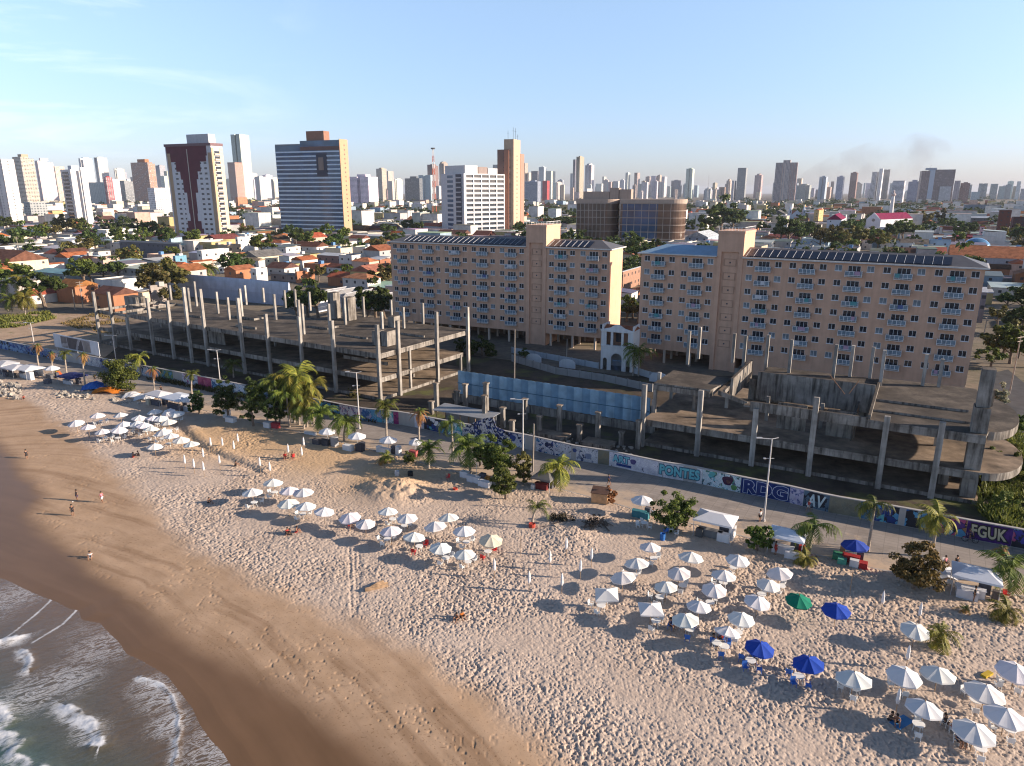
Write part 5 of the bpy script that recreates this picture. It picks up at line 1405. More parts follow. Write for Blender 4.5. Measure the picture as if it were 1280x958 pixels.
def raise_house(X, Y, a, b, h, rr, col, roof, rcol, desc, name='house', cat='house', win=True, rh=None, pp=None, rnd=random):
    e = empty(name, (X, Y, .3), rr); tag(e, None, cat, 'houses of the old town' if cat == 'house' else None)
    MB().box(-a, 0, 0, b, 0, h).build('wall', M['wall'], e, color=col)
    if roof == 'gable': MB().gable(-a, 0, 0, b, h + .004, rh or min(a, b) * .24, .45, along='x' if a > b else 'y').build('roof', M['roof'], e, color=rcol)
    elif roof == 'hip': MB().hip(-a, 0, 0, b, h + .004, rh or min(a, b) * .22).build('roof', M['roof'], e, color=rcol) if a > b else MB().gable(-a, 0, 0, b, h + .004, rh or min(a, b) * .22, .45, along='y').build('roof', M['roof'], e, color=rcol)
    elif roof == 'sheet':
        m = MB(); z0, z1 = h + .004, h + .9; m.add([(-a - .3, -.3, z0), (.3, -.3, z0), (.3, b + .3, z1), (-a - .3, b + .3, z1), (-a - .3, -.3, z0 + .12), (.3, -.3, z0 + .12), (.3, b + .3, z1 + .12), (-a - .3, b + .3, z1 + .12)], [(3, 2, 1, 0), (4, 5, 6, 7), (0, 1, 5, 4), (1, 2, 6, 5), (2, 3, 7, 6), (3, 0, 4, 7)])
        m.build('roof', M['metal_roof'], e, color=rcol)
    elif roof == 'barrel':
        k = 12; pts = [(-a / 2 - a / 2 * 1.02 * math.cos(math.pi * i / k), h + .004 + (rh or a * .18) * math.sin(math.pi * i / k)) for i in range(k + 1)] if b > a else None
        m = MB()
        if pts: m.xprism(pts[::-1], -.3, b + .3)
        else:
            pts = [(b / 2 - b / 2 * 1.02 * math.cos(math.pi * i / k), h + .004 + (rh or b * .18) * math.sin(math.pi * i / k)) for i in range(k + 1)]
            n = len(pts); m.add([(-a - .3, y, z) for y, z in pts] + [(.3, y, z) for y, z in pts], [tuple(range(n)), tuple(range(2 * n - 1, n - 1, -1))] + [(i, n + i, n + (i + 1) % n, (i + 1) % n) for i in range(n)])
        m.build('roof', M['metal_roof'], e, color=rcol)
    else:
        m = MB(); t = .25
        m.box(-a, 0, 0, t, h + .003, h + .7); m.box(-a, 0, b - t, b, h + .003, h + .7); m.box(-a, -a + t, t, b - t, h + .003, h + .7); m.box(-t, 0, t, b - t, h + .003, h + .7); m.build('parapet', M['wall'], e, color=[k * .93 for k in col])
        MB().box(-a + t, -t, t, b - t, h + .005, h + .15).build('roof', M['wall'], e, color=rcol)
        if rnd.random() < .6:
            xx, yy = -a * rnd.uniform(.3, .7), b * rnd.uniform(.3, .7); MB().box(xx - 1, xx + 1, yy - 1, yy + 1, h + .15, h + rnd.uniform(1.2, 2.4)).build('water_tank', M['wall'], e, color=rnd.choice([(.6, .6, .6), (.12, .25, .45), (.4, .38, .35)]))
    if win:
        fl = max(1, int(h / 3))
        for f in range(fl):
            zc = h * (f + .55) / fl
            for i in range(max(1, int(a / 4.2))):
                if rnd.random() < .8: link('window', me_hw, e, (-a * (i + .5) / max(1, int(a / 4.2)), 0, zc))
            for i in range(max(1, int(b / 4.5))):
                if rnd.random() < .7: o = link('window', me_hw, e, (0, b * (i + .5) / max(1, int(b / 4.5)), zc)); o.rotation_euler = (0, 0, math.pi / 2)
    pp = pp or proj(X, Y, h)
    HL.append((e, desc, pp[0], pp[1]))
    return e


OR, BR, DG, LG, TEAL = (.36, .12, .055), (.16, .075, .05), (.16, .155, .15), (.5, .5, .5), (.13, .27, .27)
Wt, Cr, Pk, Br, Bk_, Tn = (.66, .64, .6), (.62, .54, .4), (.6, .42, .34), (.38, .17, .09), (.33, .15, .09), (.46, .36, .25)
for q in [(-30, 6, 60, 328, 346, Cr, 'gable', BR, 'cream warehouse with a dark brown roof'), (56, 60, 80, 331, 340, Wt, 'gable', OR, 'house with a weathered orange roof beside the cream warehouse'), (40, 80, 101, 343, 353, (.3, .35, .35), 'sheet', TEAL, 'long shed under a teal metal roof'), (48, 70, 82, 354, 362, Br, 'hip', OR, 'low house with an orange roof before the teal shed'),
          (118, 140, 177, 353, 369, Wt, 'flat', DG, 'white flat-roofed house by the long concrete shell'), (150, 157, 189, 369, 384, Cr, 'sheet', LG, 'pale yellow shed at the back of the long concrete shell'), (186, 188, 209, 360, 385, (.32, .28, .25), 'flat', DG, 'rough stone block behind the long concrete shell'), (216, 219, 233, 322, 346, (.16, .33, .43), 'flat', LG, 'narrow bright blue house'),
          (246, 252, 286, 315, 336, Wt, 'flat', LG, 'white stepped house with a flat roof'), (236, 241, 266, 328, 346, Pk, 'hip', OR, 'pink house with a red tiled roof'), (262, 266, 284, 327, 343, Wt, 'hip', OR, 'pale house with a small red tiled roof'), (272, 284, 301, 308, 325, Tn, 'flat', DG, 'tan two-storey flats'), (294, 297, 322, 298, 317, Wt, 'flat', DG, 'white three-storey flats with small windows'), (149, 224, 226, 306, 326, (.14, .14, .16), 'sheet', DG, 'long dark grey warehouse'),
          (119, 131, 171, 289, 309, Wt, 'flat', LG, 'white three-storey block with dark windows'), (76, 92, 96, 302, 310, (.45, .06, .25), 'sheet', LG, 'shop with a magenta front'), (18, 60, 73, 288, 297, LG, 'sheet', (.55, .54, .53), 'long pale-roofed market shed'), (300, 322, 356, 322, 335, Cr, 'gable', DG, 'cream hall with a grey gabled roof'), (304, 323, 331, 326, 340, Wt, 'gable', (.36, .27, .18), 'white house with a tan gable'), (364, 378, 397, 326, 338, Wt, 'gable', OR, 'house with a faded orange roof'), (369, 371, 393, 342, 354, Br, 'flat', Br, 'bare brick block'), (338, 370, 372, 345, 353, (.3, .28, .26), 'sheet', DG, 'low long shed with a dark roof'),
          (313, 320, 334, 338, 359, Wt, 'flat', LG, 'small white tower-like block with a dark door'), (396, 452, 462, 322, 332, (.3, .18, .15), 'sheet', (.5, .52, .53), 'long shed with a ribbed white roof'), (459, 475, 488, 325, 342, Bk_, 'sheet', LG, 'brick-walled warehouse by the dark-panelled slab'), (322, 352, 363, 304, 318, Wt, 'hip', OR, 'pale house under a broad orange roof'), (369, 385, 398, 307, 313, Wt, 'hip', OR, 'low house under a rusty orange roof'), (438, 480, 488, 296, 304, (.22, .27, .24), 'sheet', LG, 'long green grey hall'),
          (776, 779, 801, 340, 364, (.34, .2, .14), 'barrel', (.5, .52, .54), 'brick shed with a rounded grey roof between the two slabs'), (780, 783, 801, 366, 376, Br, 'gable', OR, 'small house with an orange roof between the two slabs'), (1228, 1234, 1284, 366, 404, (.2, .18, .2), 'sheet', LG, 'long painted wall and shed beyond the blue-roofed slab'),
          (1162, 1189, 1191, 302, 319, (.3, .42, .55), 'flat', (.4, .44, .5), 'light blue old house with red window frames'), (1126, 1160, 1163, 305, 319, (.36, .29, .2), 'gable', (.2, .17, .14), 'tan arcaded building with a brown roof'), (1188, 1280, 1300, 324, 345, (.4, .4, .42), 'gable', (.4, .16, .08), 'long white building under an orange tiled roof'), (1226, 1231, 1244, 284, 303, (.58, .45, .46), 'hip', (.36, .08, .1), 'pink tower house with a red pyramid roof'), (1238, 1250, 1253, 291, 306, (.5, .55, .6), 'hip', (.36, .08, .1), 'white tower house with a red pyramid roof'),
          (1250, 1265, 1267, 264, 298, (.13, .05, .04), 'flat', DG, 'dark red brick tower with an orange panel'), (1267, 1300, 1310, 273, 297, (.1, .05, .05), 'flat', LG, 'dark red brick hall'), (1139, 1188, 1191, 269, 281, (.3, .33, .36), 'sheet', (.42, .45, .48), 'wide pale grey hall'), (1191, 1247, 1250, 273, 287, (.16, .17, .18), 'sheet', (.34, .36, .38), 'wide dark grey hall'), (1207, 1252, 1256, 257, 270, (.22, .25, .28), 'flat', (.25, .28, .31), 'blue grey stepped hall'), (1193, 1206, 1210, 261, 271, (.14, .28, .4), 'flat', LG, 'bright blue box building'),
          (869, 895, 899, 266, 276, (.5, .52, .55), 'gable', OR, 'long white building with an orange roof and arches'), (908, 934, 937, 267, 276, (.5, .52, .55), 'gable', DG, 'long white building with a dark roof'), (962, 982, 985, 268, 278, (.5, .52, .55), 'gable', DG, 'white annexe beside the twin-towered church'), (858, 885, 899, 297, 308, (.4, .47, .58), 'gable', (.5, .54, .58), 'pale blue hall with a white metal roof'), (1175, 1178, 1221, 286, 299, (.62, .58, .54), 'flat', (.4, .16, .14), 'long blank white wall building with red roof pieces'), (1099, 1120, 1172, 286, 302, (.6, .6, .62), 'flat', (.3, .32, .36), 'white arcaded building below the white column'), (1018, 1024, 1047, 263, 282, (.52, .38, .18), 'hip', OR, 'ochre building with a tiled roof')]:
    house(*q)
# barrel-roofed warehouse, ruined truss shed, churches, dome
house(214, 360, 363, 369, 383, (.4, .42, .5), 'barrel', (.46, .5, .6), 'long pale warehouse with a rounded roof behind the long concrete shell', win=False, rh=4.5)
X, Y = at(450, 392, .3); e = empty('truss_shed', (X, Y, .3), math.radians(-28)); tag(e, 'roofless white shed with bare zigzag trusses beside the dark-panelled slab', 'shed')
OCC.append((X, Y, 18))
MB().box(-14, 12, 8, 8.4, 0, 6).box(-14, -13.7, -6, 8, 0, 5.5).build('wall', M['wall'], e, color=(.6, .62, .66))
for i in range(7):
    x0 = -14 + i * 3.9; m = MB(); m.add([(x0, -6, 5.6), (x0 + 1.9, -6, 7.4), (x0 + 1.9, 8, 7.4), (x0, 8, 5.6), (x0, -6, 5.72), (x0 + 1.9, -6, 7.52), (x0 + 1.9, 8, 7.52), (x0, 8, 5.72)], [(3, 2, 1, 0), (4, 5, 6, 7), (0, 1, 5, 4), (1, 2, 6, 5), (2, 3, 7, 6), (3, 0, 4, 7)]); m.tube([(x0 + 1.9, -6, 7.4), (x0 + 3.9, -6, 5.6)], .15, 4); m.tube([(x0 + 1.9, 1, 7.4), (x0 + 3.9, 1, 5.6)], .15, 4)
    if i not in (2, 5): m.build('roof_truss', M['metal_roof'], e, color=(.62, .63, .66))


def church(px, yb, w, d, h, label, rcol, wcol, towers=0, r=-28, rh=5):
    Y = y_of_row(yb); X = (px - 640) * (Y * CP + 10) / F; e = empty('church', (X, Y, .3), math.radians(r)); tag(e, label, 'church'); OCC.append((X, Y, max(w, d)))
    MB().box(-w / 2, w / 2, 0, d, 0, h).xprism([(-w / 2, h + .002), (w / 2, h + .002), (0, h + rh + .6)], -.3, .3).build('wall', M['wall'], e, color=wcol)
    MB().gable(-w / 2, w / 2, .32, d, h + .004, rh, .3, along='y').build('roof', M['roof'], e, color=rcol)
    MB().box(-w * .12, w * .12, -.32, -.2, 0, h * .5).build('door', M['wood'], e)
    m = MB(); m.lathe([(0.01, -.1), (w * .1, -.1), (w * .1, .1), (.01, .1)], 10); o = m.build('round_window', M['dark_glass'], e, (0, -.33, h * .95)); o.rotation_euler = (math.pi / 2, 0, 0)
    for sx in ((-1, 1) if towers else ()):
        t = MB(); xx = sx * (w / 2 + 1.6); t.box(xx - 1.6, xx + 1.6, -.5, 3, 0, h * 1.5); t.build('bell_tower', M['wall'], e, color=wcol)
        s = MB(); s.lathe([(1.7, h * 1.5), (1.2, h * 1.6), (.2, h * 2.0)], 8, (xx, 1.2, 0)); s.build('spire', M['wall'], e, color=wcol); b_ = MB(); b_.box(xx - .5, xx + .5, -.56, -.5, h * 1.15, h * 1.4); b_.build('belfry_opening', M['dark_glass'], e)
    return e
church(1090, 291, 15, 60, 13, 'white church with a long magenta roof beside the white column', (.2, .02, .07), (.6, .6, .64), r=62 - 118, rh=6)
church(995, 281, 13, 30, 12, 'pale church with two slim bell towers and spires', (.34, .12, .06), (.5, .55, .62), 1, r=-12)
house(1034, 1052, 1064, 275, 294, (.58, .6, .66), 'gable', (.2, .02, .07), 'white transept wing with a magenta roof beside the white church', rh=5)
X, Y = at(1219, 316, .3); e = empty('dome_building', (X, Y, .3)); tag(e, 'blue mirrored dome on a low drum beside the long orange roof', 'dome'); OCC.append((X, Y, 12))
rD = 16 * (Y * CP + 10) / F * 1.; m = MB(); m.smooth = True; m.lathe([(rD * math.cos(t), 2.5 + rD * .85 * math.sin(t)) for t in [i * math.pi / 20 for i in range(11)]], 28); m.build('dome', plain('dome_glass', (.16, .33, .5), .18, .25, .2, .7, metal=.5), e); MB().cyl(0, 0, 0, 2.5, rD * 1.05, 28).build('drum', M['wall'], e, color=(.5, .5, .5))
X, Y = at(1204, 305, .3); e = empty('steel_roof', (X, Y, .3), math.radians(-28)); tag(e, 'red steel space frame roof behind the blue dome', 'roof structure')
m = MB()
for i in range(9):
    m.tube([(-10 + i * 2.5, 0, 4), (-8.8 + i * 2.5, 6, 5.5)], .16, 4); m.tube([(-8.8 + i * 2.5, 6, 5.5), (-7.5 + i * 2.5, 0, 4)], .16, 4); m.tube([(-10 + i * 2.5, 0, 4), (-10 + i * 2.5, 12, 4)], .16, 4)
m.box(-11, 12, 0, 12, 5.6, 5.8); m.build('frame', plain('red_steel', (.33, .02, .03), .5), e); m = MB(); m.box(-10, -9.6, .2, .6, 0, 4); m.box(9.6, 10, .2, .6, 0, 4); m.box(-10, -9.6, 11, 11.4, 0, 4); m.build('post', plain('red_steel', (.33, .02, .03)), e)
house(1196, 1222, 1226, 295, 304, (.3, .04, .05), 'flat', (.3, .05, .05), 'low dark red building under the space frame')

# ------------------------------------------------------------------ trees
def crown_mesh(name, mats, n, rx, rz, leaf, clumps, seed, squash=.3, hollow=.45, lobes=None):
    """uneven crown: many small leaf blades gathered in clumps through the volume"""
    g = np.random.default_rng(seed)
    u = g.normal(size=(clumps, 3)); u /= np.linalg.norm(u, axis=1)[:, None]
    rad = hollow + (1 - hollow) * g.random(clumps) ** .5
    c = u * rad[:, None]; c[:, 2] = np.where(c[:, 2] < -.35, c[:, 2] * squash, c[:, 2])
    lump = 1 + .28 * np.sin(u[:, 0] * 3 + seed) + .22 * np.sin(u[:, 1] * 4 + seed * 2)
    c *= lump[:, None]; c *= (rx, rx, rz)
    cr = g.uniform(.16, .34, clumps) * rx
    k = g.integers(0, clumps, n)
    d = g.normal(size=(n, 3)); d /= np.linalg.norm(d, axis=1)[:, None]; d *= (g.random(n) ** .4)[:, None]; d[:, 2] *= .65
    p = c[k] + d * cr[k][:, None]
    nr = d * .8 + g.normal(size=(n, 3)) * .5 + (0, 0, .5); nr /= np.linalg.norm(nr, axis=1)[:, None]
    t = np.cross(nr, g.normal(size=(n, 3))); t /= np.linalg.norm(t, axis=1)[:, None]; b = np.cross(nr, t)
    s = leaf * g.uniform(.6, 1.3, n)[:, None]
    V = np.stack([p - t * s * .5, p + b * s * .3, p + t * s * .6, p - b * s * .3], 1).reshape(-1, 3)
    Q = np.arange(4 * n).reshape(-1, 4)
    return np_mesh(name, V, Q, mats, False)


def trunk_mesh(name, h, r, seed, lean=.12, limbs=5, spread=.5, mat=None):
    g = random.Random(seed); m = MB(); lx, ly = g.uniform(-lean, lean) * h, g.uniform(-lean, lean) * h
    m.tube([(0, 0, -.3), (lx * .3, ly * .3, h * .35), (lx, ly, h * .75), (lx * 1.2, ly * 1.2, h)], [r * 1.25, r, r * .7, r * .35], 7)
    for i in range(limbs):
        t = 2 * math.pi * i / limbs + g.uniform(-.4, .4); z0 = h * g.uniform(.45, .75); q = h * spread * g.uniform(.7, 1.2)
        m.tube([(lx * .7, ly * .7, z0), (lx + q * .5 * math.cos(t), ly + q * .5 * math.sin(t), z0 + h * .18), (lx + q * math.cos(t), ly + q * math.sin(t), z0 + h * .3)], [r * .5, r * .33, r * .14], 5)
    return m.mesh(name, mat or M['bark'])


CITY_CROWN = [crown_mesh('crown', M[k], 1500, 3.4, 2.3, .75, 26, 10 + i) for i, k in enumerate(('leaf_dark', 'leaf_dark', 'leaf', 'leaf_olive', 'leaf_dark', 'leaf'))]
CITY_TRUNK = [trunk_mesh('trunk', 4.2, .28, 3 + i, limbs=4) for i in range(3)]
TRL = []


def city_tree(x, y, s, k, desc, group='trees among the houses', pp=None):
    e = empty('tree', (x, y, .3), random.uniform(0, 6.28)); tag(e, None, 'tree', group); e.scale = (s, s, s * random.uniform(.85, 1.1))
    link('trunk', CITY_TRUNK[k % 3], e); link('crown', CITY_CROWN[k], e, (0, 0, 4.6))
    p = pp or proj(x, y, 5 * s); TRL.append((e, desc, p[0], p[1])); OCC.append((x, y, 2.6 * s))


for (px, py, s, k, d) in [(197, 372, 2.4, 3, 'tall olive tree'), (188, 378, 1.9, 3, 'olive tree'), (207, 375, 2.1, 3, 'olive tree'), (212, 386, 1.2, 3, 'olive tree'), (385, 398, 1.8, 0, 'broad dark tree'), (398, 400, 1.6, 0, 'broad dark tree'), (372, 398, 1.3, 4, 'dark tree'), (427, 355, 1.2, 2, 'rounded green tree'), (399, 352, 1.0, 3, 'olive tree'), (470, 400, 1.7, 0, 'dark bushy tree'), (482, 404, 1.5, 4, 'dark bushy tree'), (460, 402, 1.3, 0, 'dark bushy tree'), (410, 318, 1.7, 2, 'bright green tree'), (424, 316, 1.8, 4, 'dark green tree'), (436, 320, 1.5, 2, 'bright green tree'), (452, 318, 1.4, 0, 'dark green tree'), (470, 318, 1.6, 3, 'olive tree'), (150, 353, 1.6, 0, 'dark tree'), (130, 352, 1.5, 0, 'dark tree'), (115, 354, 1.5, 4, 'dark tree'), (104, 325, 2.0, 3, 'olive tree'), (92, 330, 1.6, 3, 'olive tree'), (122, 318, 1.8, 4, 'dark tree'), (85, 299, 2.6, 3, 'broad olive tree'), (100, 296, 2.4, 4, 'dark tree'), (70, 302, 2.4, 3, 'olive tree'), (30, 312, 2.6, 0, 'dark tree'), (45, 308, 2.4, 2, 'bright green tree'), (20, 318, 2.2, 0, 'dark tree'), (170, 300, 2.2, 0, 'dark tree'), (190, 300, 2.2, 4, 'dark tree'), (182, 306, 2.0, 2, 'green tree'), (12, 293, 2.6, 4, 'dark tree'),
                        (900, 293, 5.0, 0, 'very large dark domed tree'), (888, 296, 3.6, 0, 'large dark tree'), (914, 294, 3.6, 4, 'large dark tree'), (985, 310, 3.0, 4, 'large dark tree'), (998, 306, 2.8, 0, 'large dark tree'), (1012, 304, 2.4, 4, 'dark tree'), (975, 306, 2.4, 0, 'dark tree'), (1025, 316, 2.4, 3, 'broad olive tree'), (1040, 318, 2.6, 3, 'broad olive tree'), (1055, 319, 2.2, 2, 'green tree'), (1070, 316, 2.4, 3, 'broad olive tree'), (1085, 310, 2.2, 2, 'green tree'), (1096, 318, 2.0, 3, 'olive tree'), (1060, 298, 3.2, 0, 'large dark tree'), (1052, 300, 2.4, 0, 'dark tree'), (1110, 306, 2.2, 4, 'dark tree'), (1128, 304, 2.4, 4, 'dark tree'), (1120, 300, 2.2, 2, 'green tree'), (1155, 286, 2.6, 3, 'olive tree'), (1180, 283, 2.8, 3, 'pale olive tree'), (1140, 284, 2.6, 4, 'dark tree'), (1211, 298, 1.9, 4, 'round dark tree'), (1224, 296, 1.6, 3, 'olive tree'), (1262, 307, 2.4, 3, 'olive tree'), (1272, 310, 2.2, 4, 'dark tree'), (1145, 318, 1.2, 3, 'small olive tree'), (1212, 325, 1.0, 2, 'small green tree'),
                        (783, 402, 1.0, 2, 'bright green tree in the gap'), (791, 398, 1.1, 2, 'bright green tree in the gap'), (797, 404, 1.0, 3, 'olive tree in the gap'), (1256, 392, 1.2, 0, 'dark tree'), (1243, 440, 1.1, 2, 'sunlit green tree'), (1252, 450, 1.1, 3, 'sunlit olive tree'), (1262, 455, 1.2, 2, 'sunlit green tree'), (1272, 448, 1.2, 3, 'sunlit olive tree'), (1238, 462, .9, 2, 'sunlit green tree'), (1275, 420, 1.4, 0, 'dark tree'), (1282, 402, 1.6, 4, 'dark tree'), (1262, 418, 1.0, 0, 'dark tree'), (1246, 410, .9, 3, 'olive tree'), (1285, 460, 1.2, 2, 'green tree'), (603, 445, .8, 0, 'dark shrubby tree'), (655, 452, .5, 0, 'dark shrubby tree')]:
    x, y = at(px, py, .3); city_tree(x, y, s, k, d, pp=(px, py - 20))

# ------------------------------------------------------------------ the rest of the old town, block after block
RR = random.Random(21)
WALLC = [(Wt, 'white'), (Wt, 'white'), (Cr, 'cream'), (Wt, 'off-white'), ((.55, .5, .46), 'beige'), (Pk, 'pink'), (Br, 'brick'), ((.4, .4, .4), 'grey'), ((.3, .4, .48), 'pale blue'), ((.52, .42, .2), 'ochre')]
ROOFC = [('gable', OR, 'an orange gabled roof'), ('gable', BR, 'a brown gabled roof'), ('hip', (.42, .17, .09), 'a red hipped roof'), ('flat', (.4, .39, .37), 'a pale flat roof'), ('flat', DG, 'a dark flat roof'), ('sheet', LG, 'a white metal roof'), ('sheet', DG, 'a grey metal roof'), ('flat', (.5, .48, .46), 'a light flat roof')]


def hidden(px, py):
    return (486 < px < 778 and py > 300) or (800 < px < 1236 and py > 318) or (653 < px < 702 and py > 280) or (896 < px < 946 and py > 285) or (py > 300 and 551 < px < 630)


cand = []
cr_, sr_ = math.cos(math.radians(-28)), math.sin(math.radians(-28))
gy = -900.
while gy < 2600:
    row = int(gy // 15)
    gx = -3000.
    while gx < 2800:
        x = gx * cr_ - gy * sr_; y = gx * sr_ + gy * cr_
        gx += RR.uniform(11, 18)
        if y < 120 or y > 2300 or (y < 180 and x < 120): continue
        if RR.random() < .12 + .3 * (y > 900): continue
        px, py = proj(x, y, 4)
        if not (-420 < px < 1800): continue
        if py < 249: continue
        if not (-60 < px < 1340) and y < (150 if px > 640 else 260): continue
        if y > 1000 and RR.random() < .35: continue
        cand.append((y, x, px, py))
    gy += RR.uniform(17, 23)
cand.sort()
for A__, B__ in ((LA, LB), (RA, RB)):
    for k in range(8): OCC.append((A__[0] + (B__[0] - A__[0]) * k / 7 + 2.5, A__[1] + (B__[1] - A__[1]) * k / 7 + 5, 10))
houses_far = []
nb = 0
ntree = 0
tree_far = []
for (y, x, px, py) in cand:
    # keep off the open lots, the shells and the slabs
    if py > 392 and px < 500: continue
    if px < 215 and py > 383 - .0 * px: continue
    if 215 <= px < 490 and py > 362 + (px < 340) * 6: continue
    if px > 1236 and py > 398: continue
    unseen = hidden(px, py) or not (-60 < px < 1340)      # still part of the town, though the photo does not show it
    if unseen and hidden(px, py) and y < 205 + abs(min(0, x)) * .2: continue
    w, d = RR.uniform(7.5, 14), RR.uniform(7, 12); h = RR.choice([3.2, 3.5, 4, 6, 6.5, 7]) * RR.uniform(.9, 1.1)
    if RR.random() < .05: h *= 1.7
    big = y > 430
    if big:
        w *= RR.uniform(1.1, 1.9); d *= RR.uniform(1., 1.5)
        if RR.random() < .10 and y > 720: h = RR.uniform(11, 20)
    if any((x - ox) ** 2 + (y - oy) ** 2 < (orr + 5.5) ** 2 for ox, oy, orr in OCC): continue
    if RR.random() < (.2 if y < 420 else .13):
        if ntree < 80 and y < 1000 and not unseen:
            ntree += 1; k = RR.randrange(6); city_tree(x, y, RR.uniform(1.3, 2.3), k, ['dark bushy tree', 'dark bushy tree', 'green tree', 'olive tree', 'dark bushy tree', 'green tree'][k])
        else: tree_far.append((x, y, RR.uniform(1.4, 3)))
        continue
    wc, wn = RR.choice(WALLC[:5] if big and RR.random() < .6 else WALLC); rk, rc, rn = RR.choice(ROOFC[3:] if (big and RR.random() < .62) or h > 10 else ROOFC)
    jit = RR.uniform(.8, 1.05); wc = [min(.75, k * jit) for k in wc]; rc = [k * RR.uniform(.75, 1.15) for k in rc]
    ang_ = math.radians(-28 + RR.uniform(-4, 4) + (90 if RR.random() < .3 else 0))
    if nb < 225 and not unseen:
        nb += 1
        raise_house(x + w / 2, y, w, d, h, ang_, wc, rk, rc, '%s house with %s' % (wn, rn), win=y < 520, rnd=RR)
    else: houses_far.append((x, y, w * 1.15, d * 1.15, h, ang_, wc, rk, rc))
print('near houses', nb, 'far', len(houses_far), 'trees', ntree, 'far trees', len(tree_far))
unique_labels(HL); unique_labels(TRL)


def colour_attr_mat(name, rough=.85):
    t = NT(name); a = t.n('ShaderNodeAttribute', attribute_name='tint').outputs['Color']
    c = t.mix(1., a, t.ramp(t.noise(.25, 4, t.pos(), .6), [(.3, .7), (.65, 1.)]), 'MULTIPLY')
    return t.bsdf(c, rough, .15)


m = MB(); cols = []
for (x, y, w, d, h, an, wc, rk, rc) in houses_far:
    n0 = len(m.f); ca, sa = math.cos(an), math.sin(an); b0 = len(m.v)
    m.box(-w / 2, w / 2, -d / 2, d / 2, 0, h); cols += [wc] * 6
    if rk in ('gable', 'hip'): m.gable(-w / 2, w / 2, -d / 2, d / 2, h + .01, d * .24, .4); cols += [rc] * 5
    else: m.box(-w / 2 - .2, w / 2 + .2, -d / 2 - .2, d / 2 + .2, h + .01, h + .3); cols += [rc] * 6
    for i in range(b0, len(m.v)): vx, vy, vz = m.v[i]; m.v[i] = (x + vx * ca - vy * sa, y + vx * sa + vy * ca, vz + .3)
o = m.build('distant_houses', colour_attr_mat('distant_house_paint'))
at_ = o.data.attributes.new('tint', 'FLOAT_COLOR', 'FACE'); at_.data.foreach_set('color', np.array([(*c, 1) for c in cols], np.float32).ravel())
tag(o, 'mass of small houses spreading away to the foot of the skyline', 'houses', kind='stuff')
# far-off woods as one mass
VV, QQ, nn = [], [], 0
base = []
for cm in CITY_CROWN[:3]:
    co = np.zeros(len(cm.vertices) * 3); cm.vertices.foreach_get('co', co); base.append(co.reshape(-1, 4, 3)[::3].reshape(-1, 3))
g = np.random.default_rng(5)
for y0, x0, n in [(k, None, 1) for k in range(0)]: pass
belt = [(g.uniform(840, 1290), g.uniform(249.5, 262)) for _ in range(70)] + [(g.uniform(0, 840), g.uniform(250, 258)) for _ in range(60)] + [(g.uniform(930, 1100), g.uniform(255, 275)) for _ in range(25)]
for px, py in belt: Y = y_of_row(py); tree_far.append(((px - 640) * Y * CP / F, Y, g.uniform(1.6, 3.4)))
for i, (x, y, s) in enumerate(tree_far):
    b = base[i % 3] * s * (1.25, 1.25, 1.1); an = g.uniform(0, 6.28); R = np.array([[math.cos(an), -math.sin(an), 0], [math.sin(an), math.cos(an), 0], [0, 0, 1]])
    VV.append(b @ R.T + (x, y, .3 + 3.2 * s))
VV = np.concatenate(VV)
tag(link('distant_trees', np_mesh('distant_trees', VV, np.arange(len(VV)).reshape(-1, 4), M['leaf_dark'], False)), 'far dark treetops between the distant houses and the towers', 'trees', kind='stuff')
# ------------------------------------------------------------------ palms, almond trees, shrubs
def frond(vs, fs, base, az, el, L, droop, rnd, width=.55, n=9):
    """one pinnate leaf: a drooping midrib with leaflets on both sides"""
    ca, sa = math.cos(az), math.sin(az); pts = []
    x = z = 0.; a = el
    for i in range(n + 1):
        pts.append(Vector((base[0] + x * ca, base[1] + x * sa, base[2] + z))); st = L / n
        x += st * math.cos(a); z += st * math.sin(a); a -= droop / n * (1 + i / n)
    side = Vector((-sa, ca, 0))
    for i in range(1, n + 1):
        p, q = pts[i - 1], pts[i]; d = (q - p); w = width * math.sin(math.pi * (.12 + .8 * i / n)) * (L / 2.6)
        for s in (-1, 1):
            for j in (0, .5):
                a0 = p.lerp(q, j); a1 = p.lerp(q, j + .46)
                tip = a0.lerp(a1, .5) + side * s * w * rnd.uniform(.8, 1.15) + d * .9 + Vector((0, 0, -w * rnd.uniform(.35, .8)))
                b = len(vs); vs += [a0, a1, tip + (a1 - a0) * .25, tip]; fs.append((b, b + 1, b + 2, b + 3))


def palm_crown(name, seed, mat, n=23, L=2.6, wind=0., up=(-.5, 1.2), droop=1.5, width=.55):
    g = random.Random(seed); vs, fs = [], []
    for i in range(n):
        az = 2 * math.pi * i / n * 2.4 + g.uniform(-.25, .25)
        if wind: az = az + wind * math.sin(math.pi - az) * .8
        frond(vs, fs, (0, 0, 0), az, g.uniform(*up), L * g.uniform(.75, 1.1), droop * g.uniform(.7, 1.3), g, width)
    V = np.array([tuple(v) for v in vs]); return np_mesh(name, V, np.array(fs), mat, False)


PC = dict(green=[palm_crown('crown', i, M['frond'], wind=.7) for i in range(3)], windy=[palm_crown('crown', 9, M['frond'], 15, wind=1.3, up=(-.2, 1.0))],
          dry=[palm_crown('crown', 20 + i, M['frond_dry'], 12, 2.0, up=(-1.3, .2), droop=.9, width=.4) for i in range(2)],
          yellow=[palm_crown('crown', 31 + i, leafy('yellow_frond', (.19, .2, .035), .45), 25, 2.7, wind=.9) for i in range(2)],
          small=[palm_crown('crown', 41, M['frond'], 9, 1.6, up=(.1, 1.3))])
PCN = dict(green='green', windy='wind-blown', dry='brown withered', yellow='yellow-green', small='young')


